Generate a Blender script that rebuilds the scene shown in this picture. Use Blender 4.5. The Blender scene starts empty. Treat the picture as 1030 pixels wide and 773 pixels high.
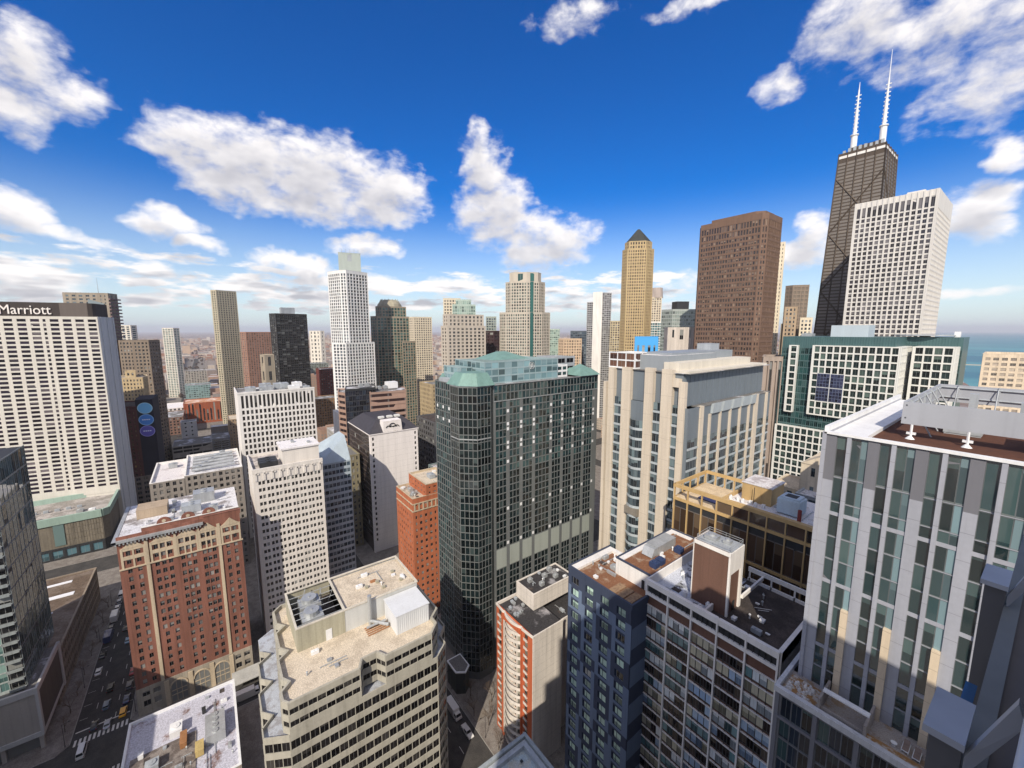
import bpy, math, random
from mathutils import Vector
random.seed(7)
sc = bpy.context.scene
col = sc.collection
R = math.radians

# ------------------------------------------------------------------ camera, sky, sun, exposure
CAM = Vector((0, 0, 140.0))
HEAD, PITCH, FPX = -52.807, 7.525, 405.0
cd = bpy.data.cameras.new('camera')
cd.sensor_width = 36; cd.lens = FPX / 1030 * 36; cd.clip_start = .1; cd.clip_end = 200000
cam = bpy.data.objects.new('camera', cd); col.objects.link(cam)
cam.location = CAM
cam.rotation_euler = (R(90 - PITCH), 0, R(-HEAD))
sc.camera = cam
SUN_AZ, SUN_EL = 142, 38
sv = Vector((math.sin(R(SUN_AZ)) * math.cos(R(SUN_EL)), math.cos(R(SUN_AZ)) * math.cos(R(SUN_EL)), math.sin(R(SUN_EL))))
sd = bpy.data.lights.new('sun', 'SUN'); sd.energy = 4.0; sd.angle = R(.5); sd.color = (1, .90, .76)
so = bpy.data.objects.new('sun', sd); col.objects.link(so); so.rotation_euler = sv.to_track_quat('Z', 'Y').to_euler()
sc.view_settings.view_transform = 'Standard'; sc.view_settings.look = 'None'
sc.view_settings.exposure = 0.36; sc.view_settings.gamma = 1; sc.view_settings.use_curve_mapping = False

CLOUD_LIT, CLOUD_BASE = (6.9, 6.6, 6.4), (3.1, 3.05, 3.3)
BLOBS = [(-1.565,.339,.081,.05,1),(-1.473,.327,.126,.071,1),(-1.348,.321,.164,.082,1),(-1.217,.298,.107,.074,1),(-1.54,.284,.077,.037,1),(-1.371,.263,.191,.042,1),(-.991,.355,.065,.073,1),(-.957,.269,.099,.094,1),(-.85,.204,.137,.07,1),(-.998,.411,.028,.045,.8),(-1.751,.388,.051,.052,.85),(-1.711,.357,.047,.035,.8),(-1.78,.319,.049,.039,.8),(-1.784,.181,.05,.032,1),(-1.732,.156,.047,.014,.9),(-1.609,.192,.059,.029,1),(-1.561,.165,.038,.016,.9),(-1.634,.109,.052,.021,1),(-1.775,.072,.068,.019,1),(-1.812,.097,.033,.021,1),(-1.401,.144,.085,.026,1),(-1.265,.187,.084,.025,1),(-1.456,.088,.125,.02,1),(-1.3,.106,.125,.02,.9),(-1.053,.113,.071,.018,1),(-.265,.493,.09,.052,.55),(-.174,.447,.10,.06,.6),(-.095,.365,.075,.07,.65),(-.08,.439,.085,.06,.6),(-.06,.26,.028,.034,.8),(-.091,.188,.056,.054,1),(-.292,.179,.047,.051,.9),(-.327,.152,.046,.034,.9),(-.381,.446,.037,.027,.55),(-.778,.602,.091,.03,.6),(-.533,.589,.085,.015,.6),(-.072,.059,.053,.011,.7),(-.605,.053,.088,.018,.8),(-.765,.078,.094,.019,.8),(-.522,.105,.061,.021,.5)]

def mixc(nt, fac, a, b):
    n = nt.nodes.new('ShaderNodeMix'); n.data_type = 'RGBA'
    for i, v in ((0, fac), (6, a), (7, b)):
        if isinstance(v, bpy.types.NodeSocket): nt.links.new(v, n.inputs[i])
        elif i == 0: n.inputs[0].default_value = v
        else: n.inputs[i].default_value = (v[0], v[1], v[2], 1)
    return n.outputs[2]

def build_world():
    w = bpy.data.worlds.new('World'); sc.world = w; w.use_nodes = True
    nt = w.node_tree; nt.nodes.clear(); N = nt.nodes.new; L = nt.links.new
    # cloud density as a node group of (azimuth, elevation)
    GR = []
    for DT in (11, 2):
        g = bpy.data.node_groups.new('cloud_density', 'ShaderNodeTree'); GR.append(g)
        g.interface.new_socket('az', in_out='INPUT', socket_type='NodeSocketFloat')
        g.interface.new_socket('el', in_out='INPUT', socket_type='NodeSocketFloat')
        g.interface.new_socket('d', in_out='OUTPUT', socket_type='NodeSocketFloat')
        gi = g.nodes.new('NodeGroupInput'); go = g.nodes.new('NodeGroupOutput')
        def M(op, a, b=None, c=None, clamp=False):
            n = g.nodes.new('ShaderNodeMath'); n.operation = op; n.use_clamp = clamp
            for i, v in enumerate((a, b, c)):
                if v is None: continue
                if isinstance(v, (int, float)): n.inputs[i].default_value = v
                else: g.links.new(v, n.inputs[i])
            return n.outputs[0]
        az, el = gi.outputs['az'], gi.outputs['el']
        def noise(sx, sy, detail, off=0, rough=.55, dist=0):
            cx = g.nodes.new('ShaderNodeCombineXYZ')
            g.links.new(M('MULTIPLY', az, sx), cx.inputs[0]); g.links.new(M('MULTIPLY', el, sy), cx.inputs[1]); cx.inputs[2].default_value = off
            n = g.nodes.new('ShaderNodeTexNoise'); n.inputs['Scale'].default_value = 1; n.inputs['Detail'].default_value = detail
            n.inputs['Roughness'].default_value = rough; n.inputs['Distortion'].default_value = dist
            g.links.new(cx.outputs[0], n.inputs['Vector']); return n.outputs[0]
        # warp the blob coordinates so outlines are ragged
        wz = M('MULTIPLY', M('SUBTRACT', noise(14, 18, 3, 3.1), .5), .10)
        we = M('MULTIPLY', M('SUBTRACT', noise(14, 18, 3, 8.7), .5), .055)
        az2, el2 = M('ADD', az, wz), M('ADD', el, we)
        f = None
        for (a, e, ha, he, s) in BLOBS:
            x = M('DIVIDE', M('SUBTRACT', az2, a), ha); y = M('DIVIDE', M('SUBTRACT', el2, e), he)
            r = M('MULTIPLY_ADD', x, x, M('MULTIPLY', y, y))
            v = M('MULTIPLY', M('SUBTRACT', 1.0, r), s)
            f = v if f is None else M('MAXIMUM', f, v)
        f = M('MAXIMUM', f, -1.4)
        n1 = M('MULTIPLY', M('SUBTRACT', noise(19, 31, DT, 1.3, .57, .15), .5), 2.6 if DT > 2 else 1.7)
        f1 = M('ADD', f, n1)
        # low cumulus field near the horizon
        def rng(v, a, c):
            n = g.nodes.new('ShaderNodeMapRange'); n.interpolation_type = 'SMOOTHSTEP'; g.links.new(v, n.inputs['Value'])
            n.inputs['From Min'].default_value = a; n.inputs['From Max'].default_value = c; return n.outputs[0]
        n2 = noise(12, 46, DT, 5.2, .55, .1)
        band = M('MULTIPLY', rng(el, .20, .11), rng(el, .012, .05)); azb = rng(az, -.25, -.6)
        low = M('SUBTRACT', M('MULTIPLY', M('SUBTRACT', n2, .445), 8.0), M('MULTIPLY', M('SUBTRACT', 1.0, M('MULTIPLY', band, azb)), 3.5))
        # unseen scattered cumulus, added overhead and behind the viewpoint to raise the fill light
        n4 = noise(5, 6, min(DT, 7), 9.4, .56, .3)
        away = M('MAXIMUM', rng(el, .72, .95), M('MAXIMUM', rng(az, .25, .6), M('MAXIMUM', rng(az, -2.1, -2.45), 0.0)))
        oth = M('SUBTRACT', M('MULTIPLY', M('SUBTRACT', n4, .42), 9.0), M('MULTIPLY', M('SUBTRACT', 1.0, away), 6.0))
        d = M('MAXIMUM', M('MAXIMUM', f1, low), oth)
        g.links.new(d, go.inputs['d'])

    tc = N('ShaderNodeTexCoord'); sp = N('ShaderNodeSeparateXYZ'); L(tc.outputs['Generated'], sp.inputs[0])
    def W(op, a, b=None, c=None, clamp=False):
        n = N('ShaderNodeMath'); n.operation = op; n.use_clamp = clamp
        for i, v in enumerate((a, b, c)):
            if v is None: continue
            if isinstance(v, (int, float)): n.inputs[i].default_value = v
            else: L(v, n.inputs[i])
        return n.outputs[0]
    A = W('ARCTAN2', sp.outputs[0], sp.outputs[1]); Ev = W('ARCSINE', sp.outputs[2])
    def dens(da, de, gg=0):
        n = N('ShaderNodeGroup'); n.node_tree = GR[gg]
        L(W('ADD', A, da) if da else A, n.inputs[0]); L(W('ADD', Ev, de) if de else Ev, n.inputs[1]); return n.outputs[0]
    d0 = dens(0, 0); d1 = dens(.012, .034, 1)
    def sm(v, a, b):
        n = N('ShaderNodeMapRange'); n.interpolation_type = 'SMOOTHSTEP'; L(v, n.inputs['Value'])
        n.inputs['From Min'].default_value = a; n.inputs['From Max'].default_value = b; return n.outputs[0]
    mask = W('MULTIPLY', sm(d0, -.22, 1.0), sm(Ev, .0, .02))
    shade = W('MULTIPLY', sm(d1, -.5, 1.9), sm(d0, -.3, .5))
    sky = N('ShaderNodeTexSky'); sky.sky_type = 'NISHITA'; sky.sun_disc = False
    sky.sun_elevation = R(SUN_EL); sky.sun_rotation = R(SUN_AZ); sky.air_density = 1.0; sky.dust_density = .6; sky.ozone_density = 3.0; sky.altitude = 150
    hs = N('ShaderNodeHueSaturation'); hs.inputs['Saturation'].default_value = 1.52; hs.inputs['Hue'].default_value = .517; hs.inputs['Value'].default_value = .82
    L(sky.outputs[0], hs.inputs['Color'])
    pale = mixc(nt, W('MULTIPLY', W('SUBTRACT', 1.0, sm(Ev, -.02, .30)), .68), hs.outputs[0], (4.6, 5.5, 6.1))
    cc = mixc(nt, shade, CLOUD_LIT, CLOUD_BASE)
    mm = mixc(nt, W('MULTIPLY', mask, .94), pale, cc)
    bg = N('ShaderNodeBackground'); bg.inputs[1].default_value = .135; L(mm, bg.inputs[0])
    o = N('ShaderNodeOutputWorld'); L(bg.outputs[0], o.inputs[0])
build_world()

# ------------------------------------------------------------------ materials
MATS = {}
def nodes_of(name):
    m = bpy.data.materials.new(name); m.use_nodes = True
    nt = m.node_tree; b = nt.nodes['Principled BSDF']; return m, nt, b
def sock(nt, cls, **kw):
    n = nt.nodes.new(cls)
    for k, v in kw.items(): setattr(n, k, v)
    return n
def wall(name, c, rough=.85, var=.22, streak=True, fine=2.0, metal=0, spec=.3, bump=0, joint=0):
    if name in MATS: return MATS[name]
    m, nt, b = nodes_of(name); Lk = nt.links.new
    tc = sock(nt, 'ShaderNodeTexCoord'); mp = sock(nt, 'ShaderNodeMapping'); mp.inputs['Scale'].default_value = (.35, .35, .05 if streak else .35)
    Lk(tc.outputs['Object'], mp.inputs[0])
    n1 = sock(nt, 'ShaderNodeTexNoise'); n1.inputs['Scale'].default_value = 1; n1.inputs['Detail'].default_value = 5; Lk(mp.outputs[0], n1.inputs['Vector'])
    n2 = sock(nt, 'ShaderNodeTexNoise'); n2.inputs['Scale'].default_value = fine; n2.inputs['Detail'].default_value = 3; Lk(tc.outputs['Object'], n2.inputs['Vector'])
    ad = sock(nt, 'ShaderNodeMath', operation='MULTIPLY_ADD'); Lk(n2.outputs[0], ad.inputs[0]); ad.inputs[1].default_value = .45; Lk(n1.outputs[0], ad.inputs[2])
    mr = sock(nt, 'ShaderNodeMapRange'); Lk(ad.outputs[0], mr.inputs['Value']); mr.inputs['From Min'].default_value = .45; mr.inputs['From Max'].default_value = 1.0
    mr.inputs['To Min'].default_value = 1 - var; mr.inputs['To Max'].default_value = 1 + var * .6
    mp3 = sock(nt, 'ShaderNodeMapping'); mp3.inputs['Scale'].default_value = (1.7, 1.7, .035) if streak else (.9, .9, .9); Lk(tc.outputs['Object'], mp3.inputs[0])
    n3 = sock(nt, 'ShaderNodeTexNoise'); n3.inputs['Scale'].default_value = 1; n3.inputs['Detail'].default_value = 4; Lk(mp3.outputs[0], n3.inputs['Vector'])
    m3 = sock(nt, 'ShaderNodeMapRange'); Lk(n3.outputs[0], m3.inputs['Value']); m3.inputs['From Min'].default_value = .5; m3.inputs['From Max'].default_value = .8; m3.inputs['To Min'].default_value = 1; m3.inputs['To Max'].default_value = 1 - var * 1.1
    ml = sock(nt, 'ShaderNodeMath', operation='MULTIPLY'); Lk(mr.outputs[0], ml.inputs[0]); Lk(m3.outputs[0], ml.inputs[1])
    if joint:                                               # open panel joints at storey height
        sx = sock(nt, 'ShaderNodeSeparateXYZ'); Lk(tc.outputs['Object'], sx.inputs[0])
        md = sock(nt, 'ShaderNodeMath', operation='FLOORED_MODULO'); Lk(sx.outputs[2], md.inputs[0]); md.inputs[1].default_value = joint
        lt = sock(nt, 'ShaderNodeMath', operation='GREATER_THAN'); Lk(md.outputs[0], lt.inputs[0]); lt.inputs[1].default_value = .07
        jm = sock(nt, 'ShaderNodeMapRange'); Lk(lt.outputs[0], jm.inputs['Value']); jm.inputs['To Min'].default_value = .62; jm.inputs['To Max'].default_value = 1
        ml2 = sock(nt, 'ShaderNodeMath', operation='MULTIPLY'); Lk(ml.outputs[0], ml2.inputs[0]); Lk(jm.outputs[0], ml2.inputs[1]); ml = ml2
    mx = sock(nt, 'ShaderNodeVectorMath', operation='SCALE'); mx.inputs[0].default_value = c; Lk(ml.outputs[0], mx.inputs['Scale'])
    Lk(mx.outputs[0], b.inputs['Base Color'])
    b.inputs['Roughness'].default_value = rough; b.inputs['Metallic'].default_value = metal; b.inputs['Specular IOR Level'].default_value = spec
    if bump:
        bp = sock(nt, 'ShaderNodeBump'); bp.inputs['Strength'].default_value = bump; bp.inputs['Distance'].default_value = .1; Lk(n2.outputs[0], bp.inputs['Height']); Lk(bp.outputs[0], b.inputs['Normal'])
    MATS[name] = m; return m
def glass(name, dark, light=(.35, .36, .34), p=.2, rough=.06, ior=1.7, wob=.03, mull=1, frame=None):
    """window pane: dark reflecting glass in a thin frame; a share of the panes has blinds drawn part of the way"""
    if name in MATS: return MATS[name]
    m, nt, b = nodes_of(name); Lk = nt.links.new
    ge = sock(nt, 'ShaderNodeNewGeometry'); oi = sock(nt, 'ShaderNodeObjectInfo'); uv = sock(nt, 'ShaderNodeUVMap'); sp = sock(nt, 'ShaderNodeSeparateXYZ'); Lk(uv.outputs[0], sp.inputs[0])
    def MM(op, a, bb=0, cc=0):
        n = sock(nt, 'ShaderNodeMath', operation=op)
        for i, v in enumerate((a, bb, cc)):
            if isinstance(v, (int, float)): n.inputs[i].default_value = v
            else: Lk(v, n.inputs[i])
        return n.outputs[0]
    r = MM('FRACT', MM('ADD', ge.outputs['Random Per Island'], MM('MULTIPLY', oi.outputs['Random'], 17.3)))
    r2 = MM('FRACT', MM('MULTIPLY', r, 41.7)); r3 = MM('FRACT', MM('MULTIPLY', r, 173.1))
    U, V = sp.outputs[0], sp.outputs[1]
    has = MM('GREATER_THAN', r, 1 - min(.97, p*1.7))
    drawn = MM('GREATER_THAN', V, MM('SUBTRACT', 1.0, MM('MULTIPLY_ADD', r2, 1.15, .12)))
    k = MM('MULTIPLY', MM('MULTIPLY', has, drawn), MM('MULTIPLY_ADD', r3, .7, .3))
    dk = sock(nt, 'ShaderNodeVectorMath', operation='SCALE'); dk.inputs[0].default_value = dark; Lk(MM('MULTIPLY_ADD', r2, 1.4, .35), dk.inputs['Scale'])
    c = mixc(nt, k, dk.outputs[0], light)
    fr = MM('GREATER_THAN', MM('MAXIMUM', MM('ABSOLUTE', MM('SUBTRACT', U, .5)), MM('ABSOLUTE', MM('SUBTRACT', V, .5))), .462)
    if mull: fr = MM('MAXIMUM', fr, MM('LESS_THAN', MM('ABSOLUTE', MM('SUBTRACT', U, .5)), .022))
    fc = frame or tuple(.10 + .35*x for x in light)
    Lk(mixc(nt, MM('MULTIPLY', fr, .85), c, fc), b.inputs['Base Color'])
    Lk(MM('MULTIPLY_ADD', fr, .4, rough), b.inputs['Roughness']); b.inputs['IOR'].default_value = ior
    if wob:
        tc = sock(nt, 'ShaderNodeTexCoord'); no = sock(nt, 'ShaderNodeTexNoise'); no.inputs['Scale'].default_value = .5; no.inputs['Detail'].default_value = 1
        Lk(tc.outputs['Object'], no.inputs['Vector']); bp = sock(nt, 'ShaderNodeBump'); bp.inputs['Strength'].default_value = wob; bp.inputs['Distance'].default_value = 1
        Lk(no.outputs[0], bp.inputs['Height']); Lk(bp.outputs[0], b.inputs['Normal'])
    MATS[name] = m; return m
def patchy(name, a, bcol, scale=.25, lo=.45, hi=.6, rough=.9, detail=6, c=None):
    """roof or ground cover of two colours in patches (ballast and snow, gravel and dirt)"""
    if name in MATS: return MATS[name]
    m, nt, b = nodes_of(name); Lk = nt.links.new
    tc = sock(nt, 'ShaderNodeTexCoord'); n1 = sock(nt, 'ShaderNodeTexNoise'); n1.inputs['Scale'].default_value = scale; n1.inputs['Detail'].default_value = detail; n1.inputs['Roughness'].default_value = .62
    Lk(tc.outputs['Object'], n1.inputs['Vector'])
    mr = sock(nt, 'ShaderNodeMapRange', interpolation_type='SMOOTHSTEP'); Lk(n1.outputs[0], mr.inputs['Value']); mr.inputs['From Min'].default_value = lo; mr.inputs['From Max'].default_value = hi
    n2 = sock(nt, 'ShaderNodeTexNoise'); n2.inputs['Scale'].default_value = scale * 14; n2.inputs['Detail'].default_value = 4; Lk(tc.outputs['Object'], n2.inputs['Vector'])
    mxo = mixc(nt, mr.outputs[0], a, bcol)
    m3 = sock(nt, 'ShaderNodeMapRange'); Lk(n2.outputs[0], m3.inputs['Value']); m3.inputs['From Min'].default_value = .3; m3.inputs['From Max'].default_value = .7; m3.inputs['To Min'].default_value = .7; m3.inputs['To Max'].default_value = 1.25
    vs = sock(nt, 'ShaderNodeVectorMath', operation='SCALE'); Lk(mxo, vs.inputs[0]); Lk(m3.outputs[0], vs.inputs['Scale'])
    Lk(vs.outputs[0], b.inputs['Base Color']); b.inputs['Roughness'].default_value = rough; b.inputs['Specular IOR Level'].default_value = .2
    MATS[name] = m; return m
def paint(name, c, rough=.35, metal=0, coat=0):
    if name in MATS: return MATS[name]
    m, nt, b = nodes_of(name); b.inputs['Base Color'].default_value = (*c, 1); b.inputs['Roughness'].default_value = rough; b.inputs['Metallic'].default_value = metal
    b.inputs['Coat Weight'].default_value = coat
    MATS[name] = m; return m

# ------------------------------------------------------------------ mesh helpers
class MB:
    def __init__(s): s.v = []; s.f = []; s.m = []
    def quad(s, a, b, c, d, m=0):
        i = len(s.v); s.v += [tuple(a), tuple(b), tuple(c), tuple(d)]; s.f.append((i, i+1, i+2, i+3)); s.m.append(m)
    def hexa(s, p, m=0):                      # p: 4 bottom (ccw) + 4 top
        i = len(s.v); s.v += [tuple(q) for q in p]
        for f in ((3,2,1,0),(4,5,6,7),(0,1,5,4),(1,2,6,5),(2,3,7,6),(3,0,4,7)): s.f.append(tuple(i+k for k in f)); s.m.append(m)
    def box(s, x0, x1, y0, y1, z0, z1, m=0):
        s.hexa([(x0,y0,z0),(x1,y0,z0),(x1,y1,z0),(x0,y1,z0),(x0,y0,z1),(x1,y0,z1),(x1,y1,z1),(x0,y1,z1)], m)
    def prism(s, poly, z0, z1, m=0, top=True, bottom=False, mt=None):
        n = len(poly); i = len(s.v)
        s.v += [(p[0], p[1], z0) for p in poly] + [(p[0], p[1], z1) for p in poly]
        for k in range(n): s.f.append((i+k, i+(k+1)%n, i+n+(k+1)%n, i+n+k)); s.m.append(m)
        if top: s.f.append(tuple(i+n+k for k in range(n))); s.m.append(m if mt is None else mt)
        if bottom: s.f.append(tuple(i+k for k in reversed(range(n)))); s.m.append(m)
    def frustum(s, pa, za, pb, zb, m=0, top=True):
        n = len(pa); i = len(s.v)
        s.v += [(p[0], p[1], za) for p in pa] + [(p[0], p[1], zb) for p in pb]
        for k in range(n): s.f.append((i+k, i+(k+1)%n, i+n+(k+1)%n, i+n+k)); s.m.append(m)
        if top: s.f.append(tuple(i+n+k for k in range(n))); s.m.append(m)
    def cyl(s, x, y, r, z0, z1, n=12, m=0, r1=None):
        r1 = r if r1 is None else r1
        s.frustum([(x+r*math.cos(2*math.pi*k/n), y+r*math.sin(2*math.pi*k/n)) for k in range(n)], z0,
                  [(x+r1*math.cos(2*math.pi*k/n), y+r1*math.sin(2*math.pi*k/n)) for k in range(n)], z1, m)
    def tube(s, a, b, ra, rb=None, n=6, m=0):
        a, b = Vector(a), Vector(b); rb = ra if rb is None else rb
        d = (b - a).normalized(); u = d.cross(Vector((0,0,1)) if abs(d.z) < .9 else Vector((1,0,0))).normalized(); w = d.cross(u)
        i = len(s.v)
        for c, r in ((a, ra), (b, rb)):
            for k in range(n): s.v.append(tuple(c + (u*math.cos(2*math.pi*k/n) + w*math.sin(2*math.pi*k/n))*r))
        for k in range(n): s.f.append((i+k, i+n+k, i+n+(k+1)%n, i+(k+1)%n)); s.m.append(m)
        s.f.append(tuple(i+k for k in range(n))); s.m.append(m); s.f.append(tuple(i+n+k for k in reversed(range(n)))); s.m.append(m)
    def build(s, name, mats, parent=None, loc=(0,0,0), smooth=False):
        me = bpy.data.meshes.new(name); me.from_pydata(s.v, [], s.f)
        if not isinstance(mats, (list, tuple)): mats = [mats]
        for m in mats: me.materials.append(m)
        if len(mats) > 1: me.polygons.foreach_set('material_index', s.m)
        if smooth: me.polygons.foreach_set('use_smooth', [True]*len(s.f))
        me.update()
        o = bpy.data.objects.new(name, me); col.objects.link(o)
        if parent is not None: o.parent = parent
        o.location = loc
        return o
def tag(o, label=None, cat=None, group=None, kind=None):
    if label: o['label'] = label
    if cat: o['category'] = cat
    if group: o['group'] = group
    if kind: o['kind'] = kind
    return o
def empty(name, loc, label, cat, group=None):
    o = bpy.data.objects.new(name, None); col.objects.link(o); o.location = loc; o.empty_display_size = 2
    return tag(o, label, cat, group)
def inset(poly, d):
    n = len(poly); out = []
    for i in range(n):
        p0, p1, p2 = (Vector(poly[j % n][:2]) for j in (i-1, i, i+1))
        a = (p1-p0).normalized(); b = (p2-p1).normalized(); n1 = Vector((-a.y, a.x)); n2 = Vector((-b.y, b.x))
        k = 1 + n1.dot(n2)
        q = p1 + (n1+n2) * (d / max(k, .3)); out.append((q.x, q.y))
    return out
def rect(x0, x1, y0, y1): return [(x0,y0),(x1,y0),(x1,y1),(x0,y1)]
fwd = Vector((math.sin(R(HEAD))*math.cos(R(PITCH)), math.cos(R(HEAD))*math.cos(R(PITCH)), -math.sin(R(PITCH))))
rgt = Vector((math.cos(R(HEAD)), -math.sin(R(HEAD)), 0)); upv = rgt.cross(fwd)
PANE = {}
def set_uv(me):
    l = me.uv_layers.new(name='UVMap'); l.data.foreach_set('uv', [0,0,1,0,1,1,0,1]*len(me.polygons))
def pane_mesh(mat):
    if mat.name not in PANE:
        me = bpy.data.meshes.new('window_pane'); me.from_pydata([(-.5,0,-.5),(.5,0,-.5),(.5,0,.5),(-.5,0,.5)], [], [(0,1,2,3)]); me.materials.append(mat); set_uv(me); PANE[mat.name] = me
    return PANE[mat.name]
MINPX = 7.0
class Bld:
    """one building: an Empty at its base; walls, roofs, windows and fittings are its children"""
    def __init__(s, name, label, cat, loc, group=None):
        s.o = empty(name, loc, label, cat, group); s.loc = Vector(loc); s.parts = []; s.panes = []; s.cur = {}; s.mech = random.random() < .45
    def mb(s, name, mats, new=False):
        if not isinstance(mats, (list, tuple)): mats = [mats]
        key = (name, tuple(m.name for m in mats))
        if new or key not in s.cur:
            m = MB(); s.cur[key] = m; s.parts.append((name, m, mats))
        return s.cur[key]
    def facade(s, p, q, cols, rows, wmat, gmat, d=.3, part='wall', dz=.012, s0=None, s1=None, zb=None, zt=None, name='window', ext=True, skip=None):
        """cols: openings (s,s) along p->q; rows: openings (z,z). Everything between them is wall standing proud of the glass."""
        p, q = Vector(p[:2]), Vector(q[:2]); L = (q-p).length; a = (q-p)/L; n = Vector((a.y, -a.x))
        wm = s.mb(part, wmat)
        def bar(sa, sb, za, zb_, dd):
            P = lambda t, e: (p.x + a.x*t + n.x*e, p.y + a.y*t + n.y*e)
            c = [P(sa, dd), P(sb, dd), P(sb, -.05), P(sa, -.05)]
            wm.hexa([(*k, za) for k in c] + [(*k, zb_) for k in c])
        e = d if ext else 0
        lo, hi = (0 if s0 is None else s0), (L if s1 is None else s1)
        edges = [lo] + [t for c in cols for t in c] + [hi]
        z_lo, z_hi = (rows[0][0] if zb is None else zb), (rows[-1][1] if zt is None else zt)
        for i in range(0, len(edges), 2):
            sa, sb = edges[i], edges[i+1]
            if sb - sa < .02: continue
            if i == 0: sa -= e
            bar(sa, sb, z_lo, z_hi, d)
        ze = [z_lo] + [t for r in rows for t in r] + [z_hi]
        for i in range(0, len(ze), 2):
            if ze[i+1] - ze[i] < .02: continue
            bar(lo - e + .01, hi - .01, ze[i] + (.01 if i == 0 else 0), ze[i+1] - (.01 if i == len(ze)-2 else 0), d - dz)
        if gmat is not None:
            for ci, (sa, sb) in enumerate(cols):
                for ri, (za, zb_) in enumerate(rows):
                    gm = gmat
                    if skip:
                        gm = skip(ci, ri)
                        if gm is None: continue
                    c = p + a*((sa+sb)/2) + n*.03
                    s.panes.append((gm, Vector((c.x, c.y, (za+zb_)/2)), a, n, sb-sa, zb_-za, name))
    def block(s, poly, z0, z1, wmat, gmat, cw, rh, pw, sh, d=.3, dz=.012, tb=1.0, bb=0, parapet=1.0, roofm=None, part='wall', all_sides=False, edges=None, coping=None, roofpart='roof', corew=None):
        corew = corew or wmat
        zr = z1 - parapet
        core = s.mb(part, corew); core.prism(poly, z0, zr, top=False)
        n = len(poly)
        for i in range(n):
            p, q = Vector(poly[i]), Vector(poly[(i+1) % n]); L = (q-p).length
            if L < .8: continue
            if edges is not None and i not in edges: continue
            a = (q-p)/L; nn = Vector((a.y, -a.x)); mid = (p+q)/2 + Vector(s.loc[:2])
            if not all_sides and edges is None and nn.dot(Vector(CAM[:2]) - mid) < -.25*(Vector(CAM[:2])-mid).length: continue
            k = max(1, round(L/cw)); c = L/k; w = min(pw, c*.6)
            cols = [(j*c + (w/2 if j else w*.8), (j+1)*c - (w/2 if j < k-1 else w*.8)) for j in range(k)]
            H = z1 - tb - z0 - bb; m = max(1, round(H/rh)); h = H/m; hh = min(sh, h*.7)
            rows = [(z0 + bb + j*h + hh, z0 + bb + (j+1)*h) for j in range(m)]
            mech = {int(m*.60), int(m*.60)+1} if m > 24 else set()
            s.facade(p, q, cols, rows, wmat, gmat, d, part, dz, zb=z0, zt=z1, skip=(lambda ci, ri: GREYM if ri in mech else gmat) if mech and s.mech else None)
        if roofm is not None:
            s.mb(roofpart, roofm).quad  # make the part
            rm = s.mb(roofpart, roofm); i = len(rm.v); rm.v += [(p[0], p[1], zr) for p in poly]; rm.f.append(tuple(range(i, i+n))); rm.m.append(0)
            if parapet > .05:
                ins = inset(poly, .35); cop = s.mb('parapet', coping or wmat)
                out = inset(poly, -(d+.06)) if (edges is None or len(edges) == n) else inset(poly, -.04)
                i = len(cop.v)
                cop.v += [(p[0], p[1], z1+.06) for p in out] + [(p[0], p[1], z1+.06) for p in ins] + [(p[0], p[1], zr-.02) for p in ins] + [(p[0], p[1], z1-.18) for p in out] + [(p[0], p[1], z1-.18) for p in poly] + [(p[0], p[1], zr) for p in poly]
                for k in range(n):
                    j = (k+1) % n
                    for A, B in ((0,1),(1,2),(3,0),(4,3),(5,4)):
                        cop.f.append((i+A*n+k, i+A*n+j, i+B*n+j, i+B*n+k)); cop.m.append(0)
    def unit(s, x, y, z, w, d, h, mat, name='rooftop_unit', fan=True, rot=0):
        m = MB(); m.box(-w/2, w/2, -d/2, d/2, .25, h)
        m.box(-w/2+.1, w/2-.1, -d/2+.1, d/2-.1, 0, .25); m.box(-w/2-.06, w/2+.06, -d/2-.06, d/2+.06, h, h+.08)
        m.box(-w/2-.03, -w/2+w*.35, -d/2-.03, -d/2+.2, h*.35, h*.8)
        o = m.build(name, mat, s.o, (x, y, z)); o.rotation_euler.z = rot
        if fan:
            k = max(1, int(w//2.2))
            for i in range(k):
                m = MB(); cx = -w/2 + (i+.5)*w/k; r = min(w/k, d)*.34; m.cyl(cx, 0, r, h+.08, h+.4, 14); m.cyl(cx, 0, r*.25, h+.4, h+.5, 8); m.build('fan', mat, o)
        return o
    def clutter(s, x0, x1, y0, y1, z, n, pipes=3):
        for _ in range(n):
            x, y = random.uniform(x0,x1), random.uniform(y0,y1); t = random.random(); m = MB()
            if t < .4: m.cyl(0,0,.16,0,.9,8); m.cyl(0,0,.28,.9,1.1,8,r1=.12); nm = 'vent'
            elif t < .65: m.box(-.5,.5,-.4,.4,0,.45); m.box(-.55,.55,-.45,.45,.45,.55); nm = 'roof_hatch'
            elif t < .85: m.box(-.45,.45,-.9,.9,.12,.95); m.cyl(-.0,-.4,.3,.95,1.05,10); m.cyl(0,.4,.3,.95,1.05,10); m.box(-.4,.4,-.8,.8,0,.12); nm = 'condenser'
            else: m.box(-1.0,1.0,-.7,.7,0,.05); nm = 'tar_patch'
            o = m.build(nm, BITUMEN if nm == 'tar_patch' else random.choice([STEEL, GREYM, WHITEM]), s.o, (x, y, z)); o.rotation_euler.z = random.choice([0, math.pi/2])
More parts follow.
